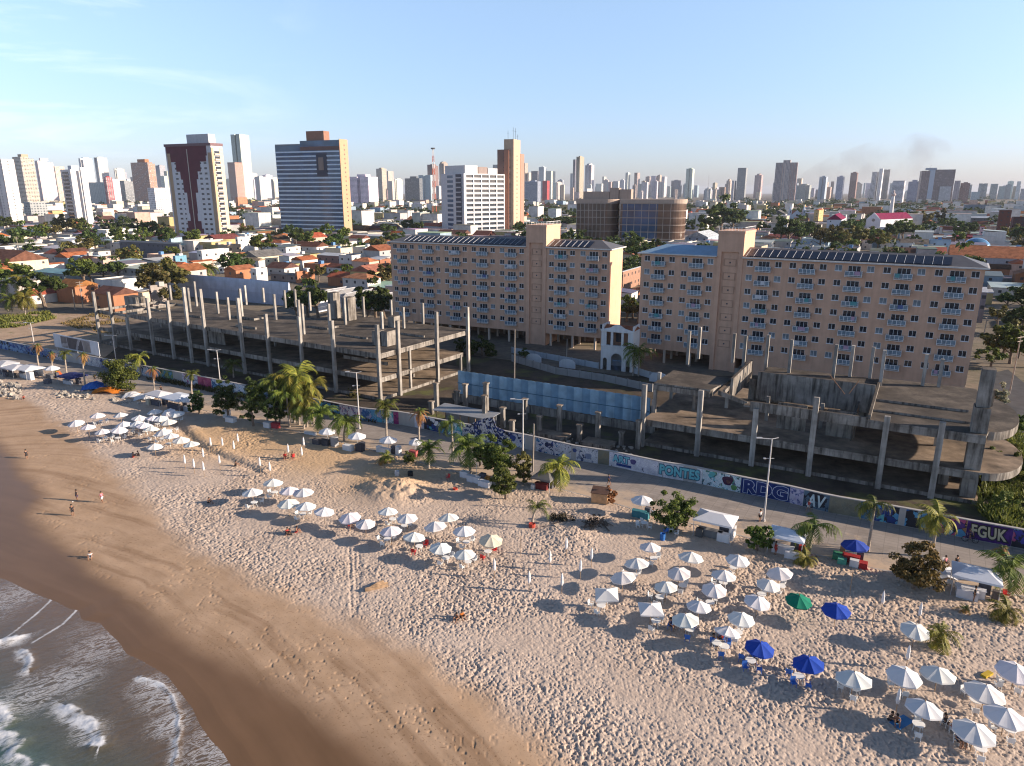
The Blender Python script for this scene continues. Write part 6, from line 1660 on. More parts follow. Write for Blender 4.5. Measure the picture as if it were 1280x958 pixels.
def palm(bx, by, tx, ty, kind, s, label, z0=None, dry_skirt=False, group='coconut palms along the promenade'):
    z0 = .35 if z0 is None else z0
    x, y = at(bx, by, z0); h = max(.35, height_at(x, y, ty) - z0)
    X2 = (tx - 640) * (y * CP - (z0 + h - CAMH) * SP) / F
    dx = max(-h * .35, min(h * .35, X2 - x))
    e = empty('palm_tree', (x, y, z0 - .05)); tag(e, label, 'palm tree', group)
    m = MB(); r = .16 if h > 2 else .12
    m.tube([(0, 0, -.3), (dx * .12, 0, h * .35), (dx * .5, 0, h * .72), (dx, 0, h)], [r * 1.35, r, r * .85, r * .8], 8); m.build('trunk', M['palm_bark'], e)
    c = link('crown', random.choice(PC[kind]), e, (dx, 0, h), random.uniform(0, .6)); c.scale = (s, s, s)
    if dry_skirt or kind == 'dry':
        c2 = link('dead_fronds', PC['dry'][0], e, (dx, 0, h - .1), 1.); c2.scale = (s * .75, s * .75, s * 1.2)
        if kind == 'dry': g_ = link('young_fronds', PC['small'][0], e, (dx, 0, h)); g_.scale = (s * .8,) * 3
    return e


for q in [(48, 457, 46, 431, 'dry', 1.0, 'withered palm nearest the far end of the promenade', None), (66, 463, 64, 441, 'dry', .85, 'thin brown palm in front of the white billboard'), (84, 471, 81, 442, 'green', .7, 'thin palm before the picture on the billboard'), (107, 485, 103, 442, 'dry', 1.0, 'brown palm by the right edge of the billboard'), (194, 496, 191, 460, 'dry', 1., 'brown-topped palm left of the green lettered mural'), (240, 496, 240, 467, 'green', .75, 'thin palm before the pink mural'),
          (176, 470, 174, 447, 'yellow', 1.15, 'bushy palm behind the wall beside the almond tree', .3), (292, 472, 291, 455, 'green', 1.1, 'short palm standing behind the wall near the pink mural', .3), (350, 529, 344, 480, 'green', 1.6, 'tall green palm in the dense clump by the long shell'), (374, 531, 372, 470, 'yellow', 1.85, 'tallest yellow palm in the dense clump by the long shell'), (392, 530, 390, 484, 'yellow', 1.6, 'yellow palm on the right of the dense clump'), (335, 530, 328, 490, 'green', 1.6, 'green palm on the left of the dense clump'), (362, 534, 358, 494, 'green', 1.5, 'leafy palm low in the middle of the dense clump'), (384, 534, 381, 498, 'yellow', 1.5, 'yellow palm low in the dense clump'), (368, 528, 362, 476, 'yellow', 1.7, 'second tallest yellow palm in the dense clump'),
          (380, 536, 380, 511, 'green', 1.3, 'dark palm under the dense yellow clump'), (401, 541, 402, 517, 'green', 1.45, 'dark green palm beside the spiral mural'), (430, 552, 433, 526, 'green', 1.4, 'dark green palm beside the tall lamp post'), (483.5, 550, 483, 507, 'green', 1.05, 'slim palm before the magenta mural'), (524, 557, 524, 513, 'dry', 1.2, 'palm with a long brown skirt of dead fronds'), (566, 568, 564, 527, 'windy', 1.15, 'slender wind-blown palm before the tin shed'), (536, 586, 537, 560, 'green', 1.15, 'stocky dark palm by the small stall'), (473, 582, 475, 574, 'dry', .6, 'small dry palm in the sand before the stall'), (483, 578, 484, 570, 'yellow', .6, 'small yellow palm in the sand before the stall'),
          (588, 594, 586, 557, 'green', 1.6, 'broad dark palm beside the big almond tree'), (694, 609, 700, 584, 'yellow', 1.35, 'yellow palm bent by the wind over the dark stall'), (665, 657, 671, 634, 'small', 1.6, 'young palm growing out of a red pot'), (1011, 691, 1020, 656, 'windy', 1.35, 'wind-blown palm beside the striped canopy stall'), (1007, 705, 1008, 697, 'yellow', .7, 'small yellow-green palm in the sand below the canopy stall'), (1085, 689, 1094, 629, 'windy', 1.0, 'tall slim palm before the deep blue mural'), (1164, 696, 1174, 645, 'yellow', 1.1, 'tall palm left of the lettered dark purple mural'), (1250, 728, 1254, 684, 'dry', .6, 'broken palm trunk by the large white canopy'), (1262, 740, 1264, 708, 'green', 1.35, 'bushy palm behind the broken trunk'),
          (1172, 808, 1176, 794, 'yellow', .85, 'low palm rooted in the sand among white parasols'), (1205, 765, 1206, 759, 'dry', .6, 'dry palm tuft in the sand before the large canopy'), (1252, 775, 1262, 762, 'yellow', .8, 'low leaning palm in the sand at the picture edge'), (16, 394, 14, 374, 'green', 2.0, 'green palm on the vacant lot, left of the pair'), (32, 394, 31, 372, 'yellow', 2.1, 'yellow palm on the vacant lot, right of the pair'), (10, 388, 9, 354, 'green', 2.0, 'taller green palm behind the vacant lot palms'), (29, 388, 29, 350, 'yellow', 1.9, 'taller yellow palm behind the vacant lot palms'), (258, 352, 260, 334, 'green', 2.6, 'dark palm in front of the pink house'), (261, 363, 262, 355, 'yellow', 2.0, 'low yellow palm against the long white warehouse'), (798, 470, 799, 440, 'green', 1.9, 'dark palm beside the arched gatehouse')]:
    palm(*q)


def broad_tree(bx, by, w_px, top, label, mat, seed, n=2200, leaf=.34, trunk=True, name='almond_tree', cat='tree', z0=.35, low=.12, group='broad-leaved trees along the beach', clumps=34):
    x, y = at(bx, by, z0); dep = y * CP + 36 * SP; rx = w_px / 2 * dep / F; h = max(.6, height_at(x, y, top) - z0)
    e = empty(name, (x, y, z0 - .05)); tag(e, label, cat, group)
    rz = h * (1 - low) / 2 * 1.1; zc = h - rz * .9
    if trunk: link('trunk', trunk_mesh('trunk', zc + rz * .2, .09 + .035 * rx, seed, .08, 5, .55), e)
    link('crown', crown_mesh('crown', mat, int(n * 2.4), rx * .88, rz, leaf, clumps * 2, seed, squash=.85, hollow=.2), e, (0, 0, zc))
    return e


for q in [(150, 487, 54, 451, 'broad almond tree hiding part of the wall by the tents', M['leaf'], 1, 2600, .42), (249, 518, 24, 489, 'small dark almond tree by the white tents', M['leaf_dark'], 2, 1200, .34), (286, 524, 36, 478, 'dark almond tree over the white boxes', M['leaf_dark'], 3, 2200, .36), (317, 533, 34, 476, 'dark almond tree left of the palm clump', M['leaf_dark'], 4, 2200, .36), (345, 533, 30, 490, 'dark almond tree under the palm clump', M['leaf_dark'], 5, 1600, .34), (362, 530, 30, 485, 'olive almond tree among the palm clump', M['leaf'], 6, 1600, .34),
          (622, 599, 52, 545, 'large almond tree before the tag-covered wall', M['leaf'], 7, 3200, .34), (655, 603, 30, 568, 'yellowing almond tree beside the lamp and pole', M['leaf_olive'], 8, 1500, .32), (632, 624, 38, 586, 'bushy bright almond tree hanging over the sand', M['leaf'], 9, 2200, .3), (845, 664, 52, 619, 'rounded rusty almond tree beside the big white canopy', M['leaf'], 10, 2600, .32), (946, 688, 32, 656, 'low bright green almond shrub by the lamp post', M['leaf'], 11, 1300, .36), (1141, 737, 62, 688, 'sprawling rust-leaved almond tree by the sand', M['leaf_red'], 12, 2600, .32), (600, 583, 26, 553, 'dark almond tree behind the broad palm', M['leaf_dark'], 13, 1300, .34)]:
    broad_tree(*q)
for q in [(513, 578, 20, 566, 'low round green bush by the stall', M['leaf'], 21, 700, .22), (765, 630, 16, 612, 'bush of dry orange fronds beside the plywood box', M['frond_dry'], 22, 800, .26), (442, 497, 14, 486, 'small yellow bush behind the spiral mural', M['leaf_olive'], 23, 500, .24), (700, 650, 30, 640, 'dry scrub on the debris heap', leafy('dead_scrub', (.075, .065, .045), .5), 24, 500, .2), (742, 660, 30, 646, 'leafless grey scrub at the debris heap', leafy('grey_scrub', (.085, .075, .06), .4), 25, 500, .16), (1247, 506, 26, 484, 'white flowering bush beside the rounded deck', leafy('white_blossom', (.3, .33, .22), .6), 26, 900, .4), (1236, 600, 26, 562, 'bright green bush under the rounded deck', M['grass'], 27, 1300, .35), (1262, 590, 30, 556, 'yellow-green bush beyond the rounded deck', M['grass'], 28, 1300, .35), (1280, 610, 40, 566, 'tall green thicket at the picture edge', M['grass'], 29, 1600, .36), (1250, 640, 30, 612, 'green undergrowth bush behind the wall end', M['grass'], 30, 1000, .3), (1275, 540, 26, 515, 'green bush beside the side street', M['leaf'], 31, 900, .35), (612, 445, 22, 430, 'dark shrub in front of the dark-panelled slab', M['leaf_dark'], 32, 600, .5), (575, 440, 18, 425, 'dark hedge shrub beside the long shell', M['leaf_dark'], 33, 600, .5), (590, 443, 22, 428, 'dark hedge shrub near the parking', M['leaf_dark'], 34, 600, .5), (758, 586, 6, 582, 'tiny weed by the wall', M['leaf'], 35, 60, .12)][:-1]:
    broad_tree(*q, trunk=False, name='bush', cat='bush', low=.0, group='bushes near the promenade', clumps=18, z0=.33)


def tufts(name, px_poly, n, hgt, mat, label, seed, z=.32, blade=.09):
    """rank grass over a patch: one mass"""
    P = [at(*p, z) for p in px_poly]; g = np.random.default_rng(seed); xs = [p[0] for p in P]; ys = [p[1] for p in P]
    pts = []
    while len(pts) < n:
        x, y = g.uniform(min(xs), max(xs)), g.uniform(min(ys), max(ys)); ins = False; j = len(P) - 1
        for i in range(len(P)):
            if (P[i][1] > y) != (P[j][1] > y) and x < (P[j][0] - P[i][0]) * (y - P[i][1]) / (P[j][1] - P[i][1]) + P[i][0]: ins = not ins
            j = i
        if ins and float(vnoise(np.array([x * .35]), np.array([y * .35]), seed)[0]) > .35: pts.append((x, y))
    p = np.array(pts); a = g.uniform(0, 6.28, n); h = hgt * g.uniform(.4, 1.2, n); l = g.normal(size=(n, 2)) * h[:, None] * .4; w = blade
    d = np.stack([np.cos(a), np.sin(a)], 1) * w; z0 = np.full((n, 1), z)
    V = np.stack([np.c_[p - d, z0], np.c_[p + d, z0], np.c_[p + l + d * .4, z0 + h[:, None]], np.c_[p + l - d * .4, z0 + h[:, None]]], 1).reshape(-1, 3)
    return tag(link(name, np_mesh(name, V, np.arange(4 * n).reshape(-1, 4), mat, False)), label, 'grass', kind='stuff')


tufts('long_grass', [(1222, 640), (1228, 560), (1262, 540), (1300, 560), (1400, 690), (1279, 684)], 9000, 1.3, M['grass'], 'rank green growth beyond the broad concrete shell', 3, blade=.12)
tufts('lot_grass', [(-40, 400), (60, 390), (72, 398), (20, 410), (-40, 412)], 3000, .8, M['grass'], 'green grass strip on the vacant lot', 4, blade=.2)
tufts('dry_weeds', [(75, 405), (120, 392), (165, 404), (150, 420), (100, 412)], 1500, .6, leafy('dry_weed', (.2, .17, .06), .4), 'dry weeds on the vacant lot', 5, blade=.16)
tufts('site_weeds', [(160, 470), (300, 498), (470, 530), (470, 522), (300, 488), (170, 462)], 3500, .7, leafy('site_weed', (.1, .1, .035), .5), 'weeds inside the wall before the long shell', 6, blade=.12)
tufts('site_weeds', [(830, 592), (1000, 624), (1200, 662), (1215, 655), (1000, 615), (830, 585)], 2500, .5, leafy('site_weed', (.1, .1, .035)), 'weeds inside the wall before the broad shell', 7, blade=.1)
sheet('side_street', [(1225, 470), (1260, 462), (1330, 520), (1420, 640), (1330, 660), (1262, 545), (1240, 505)], plain('asphalt', (.055, .055, .058), .9, .25, .5), .318)

# ------------------------------------------------------------------ lamps and poles
def lamp(bx, by, tx, ty, label, arm=1.4, z0=.36, mid=True):
    x, y = at(bx, by, z0); h = height_at(x, y, ty) - z0; e = empty('street_lamp', (x, y, z0)); tag(e, label, 'street lamp', 'lamp posts along the promenade')
    m = MB(); m.tube([(0, 0, 0), (0, 0, h)], [.13, .075], 8); m.cyl(0, 0, 0, .25, .22, 8); m.build('post', plain('pale_post', (.5, .48, .46), .5, .1), e)
    m = MB(); m.tube([(-arm, 0, h + .12), (0, 0, h), (arm * .6, .2, h + .1)], .05, 6); m.build('arm', M['steel'], e)
    MB().cbox((-arm - .15, 0, h + .16), (.7, .28, .12)).build('lamp_head', M['steel'], e)
    if mid: m = MB(); m.tube([(-.6, 0, h * .77), (.5, 0, h * .77)], .04, 5); m.cbox((-.65, 0, h * .77), (.3, .2, .15)); m.build('lower_arm', M['steel'], e)


for q in [(145.5, 453.5, 141, 420, 'lamp post at the billboard and almond tree'), (276, 484, 272, 438, 'lamp post beside the pink mural'), (449.5, 536, 446, 466, 'lamp post beside the spiral mural'), (653.5, 575, 653, 500, 'lamp post beside the large almond tree'), (954.7, 651.5, 963, 549, 'lamp post standing before the big navy letters'), (43, 432, 40.5, 404, 'lamp post near the vacant lot')]: lamp(*q)
for (bx, by, ty, lb, z0, cross) in [(666, 589.5, 530, 'bare wooden pole beside the large almond tree', .36, 0), (104, 386, 352, 'utility pole with crossarms behind the vacant lot', .3, 1), (94, 388, 362, 'short pole behind the vacant lot', .3, 0), (1230, 418, 396, 'utility pole with a crossarm beside the blue-roofed slab', .3, 1), (1262, 492, 420, 'utility pole at the side street', .3, 1), (1237, 520, 494, 'short street post by the side street', .3, 0), (643, 478, 412, 'thin pole in front of the dark-panelled slab', .3, 0), (708, 452, 424, 'short thin pole by the entrance wall', .3, 0), (791, 470, 429, 'thin pole beside the gatehouse', .3, 0), (26, 330, 296, 'utility pole among trees near the market shed', .3, 1), (372, 322, 300, 'pale pole near the orange roofs', .3, 0), (526, 300, 283, 'pale pole behind the dark-panelled slab', .3, 0)]:
    x, y = at(bx, by, z0); h = height_at(x, y, ty) - z0; m = MB(); m.tube([(0, 0, 0), (.1, 0, h)], [.15, .1], 7)
    if cross: m.cbox((.1, 0, h - .3), (2.2, .12, .14), .5); m.cbox((.1, 0, h - 1.1), (1.8, .12, .14), .5)
    tag(m.build('utility_pole', plain('pole_timber', (.3, .26, .22), .8, .2), None, (x, y, z0)), lb, 'pole')

# ------------------------------------------------------------------ parasols
def canopy_mesh(n, r, rise, val=.13, name='canopy'):
    m = MB(); rings = [(0.0, rise), (.14, rise * .93), (.55, rise * .52), (1., 0.)]; vs = []; fs = []
    N = n * 4
    for f, z in rings[1:]:
        for k in range(N):
            t = 2 * math.pi * (k + .0) / N; ph = (k % 4) / 4.; cs = math.cos(math.pi / n) / math.cos((ph - .5) * 2 * math.pi / n)
            sag = -.05 * math.sin(math.pi * ph) * f
            vs.append((r * f * cs * math.cos(t), r * f * cs * math.sin(t), z + sag))
    for k in range(N):
        t = 2 * math.pi * k / N; ph = (k % 4) / 4.; cs = math.cos(math.pi / n) / math.cos((ph - .5) * 2 * math.pi / n)
        vs.append((r * 1.005 * cs * math.cos(t), r * 1.005 * cs * math.sin(t), -val - .03 * math.sin(math.pi * ph)))
    vs.append((0, 0, rise)); c = len(vs) - 1
    for i in range(3):
        for k in range(N): fs.append((i * N + k, i * N + (k + 1) % N, (i + 1) * N + (k + 1) % N, (i + 1) * N + k)[::-1])
    for k in range(N): fs.append((c, k, (k + 1) % N))
    m.add(vs, fs); return m.mesh(name, M['fabric'])


me_can8, me_can4, me_can6 = canopy_mesh(8, 1.28, .55), canopy_mesh(4, 1.55, .5), canopy_mesh(8, 1.3, .62, .2)
_m = MB(); _m.lathe([(.01, .12), (.13, .05), (.2, 0)], 8); me_cap = _m.mesh('vent_cap', M['fabric'])
_m = MB(); _m.tube([(0, 0, -.25), (0, 0, 2.6)], .032, 6); me_pole = _m.mesh('pole', M['wood'])
_m = MB()
for k in range(8): t = 2 * math.pi * k / 8; _m.tube([(0, 0, .4), (.9 * math.cos(t), .9 * math.sin(t), .06)], .012, 4)
me_ribs = _m.mesh('ribs', M['dark_steel'])
_m = MB(); _m.lathe([(.02, 1.05), (.1, 1.1), (.17, 1.35), (.13, 1.75), (.15, 1.9), (.1, 2.2), (.03, 2.5)], 8); me_furl = _m.mesh('furled_canopy', M['fabric'])
PWHITE, PBLUE, PGREEN, PBEIGE = (.73, .73, .74), (.02, .07, .42), (.01, .2, .13), (.66, .6, .5)
NUM = {}


def parasol(px, py, col, label, me=None, s=1., tilt=None, hz=2.12):
    x, y = at(px, py, hz + .3); g = random
    z0 = sand_z(x, y) - .05
    e = empty('parasol', (x, y, z0), g.uniform(0, .78)); tag(e, label, 'parasol', 'open parasols on the beach')
    link('pole', me_pole, e)
    tl = tilt or (g.uniform(-.13, .13), g.uniform(-.13, .13)); s = s * g.uniform(.92, 1.07)
    c = link('canopy', me or me_can8, e, (0, 0, hz - z0 - .05), None, [k * g.uniform(.93, 1.) * j_ for k, j_ in zip(col, (1, 1., g.uniform(.95, 1.02)))]); c.rotation_euler = (*tl, 0); c.scale = (s, s, s)
    cp = link('vent_cap', me_cap, c, (0, 0, .5 if me is not me_can4 else .45), None, [k * .98 for k in col]); link('ribs', me_ribs, c)
    return x, y, z0


CL = [('among the rock piles', [(94.7, 527), (109.8, 532), (121.5, 517.6), (127.8, 537.6), (150.4, 517), (154.6, 528.6), (148.4, 535.4), (174, 521), (171, 528), (180, 530), (193, 513), (191.7, 521), (201, 521.4), (210.5, 526), (189, 534), (203.5, 538.6), (213.8, 543), (226, 548), (239, 553.4), (193, 556), (210, 516), (220.5, 515.6)]),
      ('below the palm clump', [(315, 613), (341, 600.8), (362, 611), (379, 613), (360, 626.6), (382, 630), (405, 636.6)]),
      ('below the sand mound', [(437, 644), (456.6, 651.7), (484.7, 636.4), (508.7, 644.7), (488.4, 660.5), (517.5, 668), (543.8, 654.7), (560.6, 644), (580, 660.5), (550.6, 681.8), (580.7, 689.3), (613.5, 672)]),
      ('below the debris heap', [(758.5, 739), (778.7, 718), (796, 700.6), (813, 680.5), (813.7, 757), (832.6, 729.6), (849, 713), (863.8, 693), (857, 770.6), (874, 754), (893, 733.7), (905, 715.6), (922.5, 696.8), (910, 786), (927, 769.5), (947, 748.5), (961, 727.5), (974.8, 713)]),
      ('at the near end', [(1067.7, 844), (1131, 840.6), (1144.5, 784), (1173, 838), (1156, 880.5), (1232, 861), (1218.6, 910), (1257.6, 890.7), (1269.8, 835.5)])]
me_chair = (lambda m: (m.box(-.22, .22, -.22, .22, .42, .46), m.cbox((0, .22, .66), (.44, .04, .46), 0, (-.15, 0)), [m.tube([(sx * .2, sy * .2, 0), (sx * .18, sy * .17, .42)], .022, 4) for sx in (-1, 1) for sy in (-1, 1)], [m.box(sx * .25 - .025, sx * .25 + .025, -.2, .22, .62, .65) for sx in (-1, 1)], [m.tube([(sx * .25, -.18, .42), (sx * .25, -.18, .62)], .02, 4) for sx in (-1, 1)], m)[-1])(MB())
me_chairs = {c: me_chair.mesh('plastic_chair', M[c + '_plastic']) for c in ('white', 'blue', 'red')}
_m = MB(); _m.cyl(0, 0, .7, .74, .45, 14)
for sx, sy in ((-1, -1), (1, -1), (1, 1), (-1, 1)): _m.tube([(sx * .28, sy * .28, 0), (sx * .2, sy * .2, .7)], .024, 4)
me_table = _m.mesh('plastic_table', M['white_plastic'])
WAY = ['seaward of', 'inland of', 'left of']
for ci, (cn, L) in enumerate(CL):
    L = sorted(L); rr = random.Random(ci)
    for i, (px, py) in enumerate(L):
        what = 'white parasol'
        me, col, s = None, PWHITE, 1. + .08 * (py > 820)
        if (px, py) in ((758.5, 739), (813.7, 757)): me = me_can4; what = 'square white parasol'
        if (px, py) == (613.5, 672): col = PBEIGE; what = 'beige parasol'
        tl = (.5, -.55) if (px, py) == (210, 516) else ((-.2, .25) if (px, py) == (910, 786) else None)
        nth = '%s from the left %s' % (ordn(i), cn)
        x, y, z0 = parasol(px, py, col, '%s, %s' % (what, nth), me, s, tl)
        pt = (.75, .35, .75, .62, .45)[ci]
        if rr.random() < pt:
            a = rr.uniform(0, 6.28); tx, ty = x + .55 * math.cos(a), y + .55 * math.sin(a)
            tag(link('plastic_table', me_table, None, (tx, ty, z0), a), 'white plastic table under the %s parasol from the left %s' % (ordn(i), cn), 'table', 'plastic tables under the parasols')
            cc = 'red' if (px, py) in ((517.5, 668), (437, 644), (613.5, 672)) else 'blue' if (px, py) in ((857, 770.6), (910, 786)) else 'white'
            for k, (dx, dy) in enumerate(((-.5, -.85), (.6, .85), (-.9, .5))[:2 + (rr.random() < .45)]):
                q = link('plastic_chair', me_chairs[cc], None, (tx + dx + rr.uniform(-.1, .1), ty + dy + rr.uniform(-.1, .1), z0), math.atan2(dy, dx) - math.pi / 2 + rr.uniform(-.4, .4))
                tag(q, '%s chair %s the %s parasol from the left %s' % (cc, WAY[k], ordn(i), cn), 'chair', 'plastic chairs under the parasols')
for (px, py, col, lb, s) in [(999, 747, PGREEN, 'dark green parasol, the only green one on the sand', 1), (1045.7, 758.7, PBLUE, 'blue parasol right of the green one', 1), (950, 806, PBLUE, 'blue parasol left of the white table set, farthest left of the blue ones', 1.05), (1011, 825, PBLUE, 'blue parasol over blue chairs, the lowest of the blue ones', 1.08)]:
    x, y, z0 = parasol(px, py, col, lb, None, s)
    if py > 800:
        nm = 'leftmost blue parasol' if px < 1000 else 'lowest blue parasol'
        tag(link('plastic_table', me_table, None, (x - .7, y - .1, z0)), 'white plastic table under the %s' % nm, 'table', 'plastic tables under the parasols')
        for k, (dx, dy) in enumerate(((-1.3, -.6), (-.2, -.9), (-1.2, .7))): tag(link('plastic_chair', me_chairs['blue'], None, (x + dx, y + dy, z0), k * 1.3), 'blue plastic chair %s the %s' % (WAY[k], nm), 'chair', 'plastic chairs under the parasols')
FURL = sorted([(277.7, 553), (292, 557), (253.6, 567), (230.6, 575), (242, 580), (254, 583.5), (274, 575), (324.5, 578), (337, 584), (360, 561.5), (379.4, 552.7), (377, 565), (618, 707), (708, 680.5), (687.6, 697), (739.5, 693), (725.7, 708), (661.5, 723), (702.5, 725.6), (1104, 748), (1150.7, 763), (1135.6, 817), (1123, 872), (297, 548), (263, 553)])
for i, (px, py) in enumerate(FURL):
    x, y = at(px, py, 1.9); z0 = sand_z(x, y) - .05; e = empty('furled_parasol', (x, y, z0)); tag(e, 'furled white parasol, %s from the left of the closed ones' % ordn(i), 'parasol', 'furled parasols on the beach')
    link('pole', me_pole, e); link('furled_canopy', me_furl, e, None, None, PWHITE)
for i, (px, py) in enumerate([(651, 697), (1062, 744), (1090, 783), (1065, 862)][:3]):
    x, y = at(px, py, 0.3); tag(link('bare_pole', me_pole, None, (x, y, .3)), ['bare parasol pole left of the furled ones by the debris', 'bare parasol pole inland of the right blue parasol', 'bare parasol pole below the blue and green pair'][i], 'pole')

# ------------------------------------------------------------------ people
def skin_mesh(J, E_, R):
    me = bpy.data.meshes.new('sk'); names = list(J); me.from_pydata([J[k] for k in names], [(names.index(a), names.index(b)) for a, b in E_], [])
    o = bpy.data.objects.new('sk', me); COL.objects.link(o); o.modifiers.new('s', 'SKIN'); 
    for i, k in enumerate(names): me.skin_vertices[0].data[i].radius = (R[k], R[k] * .85)
    me.skin_vertices[0].data[0].use_root = True
    ss = o.modifiers.new('u', 'SUBSURF'); ss.levels = 1
    dg = bpy.context.evaluated_depsgraph_get(); r = bpy.data.meshes.new_from_object(o.evaluated_get(dg)); bpy.data.objects.remove(o); bpy.data.meshes.remove(me)
    for p in r.polygons: p.use_smooth = True
    return r


def pose(kind):
    J = dict(pelvis=(0, 0, .95), belly=(0, 0, 1.1), chest=(0, 0, 1.32), neck=(0, .01, 1.47), jaw=(0, -.02, 1.55), head=(0, -.01, 1.63), top=(0, 0, 1.7))
    for s, n in ((-1, 'l'), (1, 'r')):
        J.update({n + 'sh': (s * .17, 0, 1.38), n + 'el': (s * .24, .02, 1.12), n + 'wr': (s * .25, -.06, .9), n + 'hd': (s * .25, -.08, .82), n + 'hip': (s * .09, 0, .9), n + 'kn': (s * .1, -.02, .5), n + 'an': (s * .1, .03, .09), n + 'to': (s * .11, -.13, .04)})
    if kind == 'walk':
        J.update(lkn=(-.1, -.16, .52), lan=(-.1, -.22, .1), lto=(-.1, -.37, .07), rkn=(.1, .08, .5), ran=(.1, .3, .16), rto=(.1, .18, .05), lel=(-.25, .14, 1.14), lwr=(-.25, .1, .93), lhd=(-.25, .08, .85), rel=(.25, -.1, 1.15), rwr=(.22, -.28, 1.0), rhd=(.22, -.35, .96))
    if kind in ('sit', 'floor', 'ride'):
        d = {'sit': .5, 'floor': .83, 'ride': .1}[kind]
        for k in list(J):
            x, y, z = J[k]; J[k] = (x, y, z - d) if k[1:] not in ('kn', 'an', 'to') else (x, y, z)
        b = .95 - d
        for s, n in ((-1, 'l'), (1, 'r')):
            J[n + 'hip'] = (s * .09, -.02, b - .03)
            if kind == 'sit': J.update({n + 'kn': (s * .13, -.42, b + .02), n + 'an': (s * .13, -.4, .09), n + 'to': (s * .14, -.56, .04), n + 'el': (s * .26, -.06, b + .2), n + 'wr': (s * .17, -.3, b + .14), n + 'hd': (s * .14, -.37, b + .13)})
            if kind == 'floor': J.update({n + 'kn': (s * .17, -.38, b + .33), n + 'an': (s * .15, -.6, .08), n + 'to': (s * .16, -.75, .05), n + 'el': (s * .27, -.12, b + .25), n + 'wr': (s * .18, -.36, b + .32), n + 'hd': (s * .15, -.43, b + .33)})
            if kind == 'ride': J.update({n + 'kn': (s * .11, -.34, b + (.02 if s > 0 else -.22)), n + 'an': (s * .11, -.12 if s > 0 else -.2, b - (.36 if s > 0 else .62)), n + 'to': (s * .11, -.27 if s > 0 else -.35, b - (.4 if s > 0 else .64)), n + 'el': (s * .24, -.3, b + .26), n + 'wr': (s * .24, -.48, b + .2), n + 'hd': (s * .24, -.55, b + .18)})
        if kind in ('floor', 'ride'):
            for k, dy in (('chest', -.06), ('neck', -.12), ('jaw', -.17), ('head', -.15), ('top', -.14), ('lsh', -.08), ('rsh', -.08)): x, y, z = J[k]; J[k] = (x, y + dy * (2.4 if kind == 'ride' else 1), z)
    return J


EB = [('pelvis', 'belly'), ('belly', 'chest'), ('chest', 'neck'), ('neck', 'jaw'), ('jaw', 'head'), ('head', 'top')] + [e for n in 'lr' for e in (('chest', n + 'sh'), (n + 'sh', n + 'el'), (n + 'el', n + 'wr'), (n + 'wr', n + 'hd'), ('pelvis', n + 'hip'), (n + 'hip', n + 'kn'), (n + 'kn', n + 'an'), (n + 'an', n + 'to'))]
RB = dict(pelvis=.13, belly=.12, chest=.14, neck=.055, jaw=.075, head=.095, top=.07)
for n in 'lr': RB.update({n + 'sh': .062, n + 'el': .042, n + 'wr': .03, n + 'hd': .034, n + 'hip': .09, n + 'kn': .06, n + 'an': .038, n + 'to': .033})


def bmesh_like_join(me, mb):
    """append a few extra faces (fingers, face) to a body mesh"""
    n = len(me.vertices); V = [tuple(v.co) for v in me.vertices] + mb.v; Fs = [tuple(p.vertices) for p in me.polygons] + [tuple(i + n for i in f) for f in mb.f]
    mi = [0] * len(me.polygons) + mb.m; r = bpy.data.meshes.new('body'); r.from_pydata(V, [], Fs); r.materials.append(M['skin']); r.materials.append(M['hair']); r.polygons.foreach_set('material_index', mi); r.polygons.foreach_set('use_smooth', [True] * len(mi)); r.update(); return r


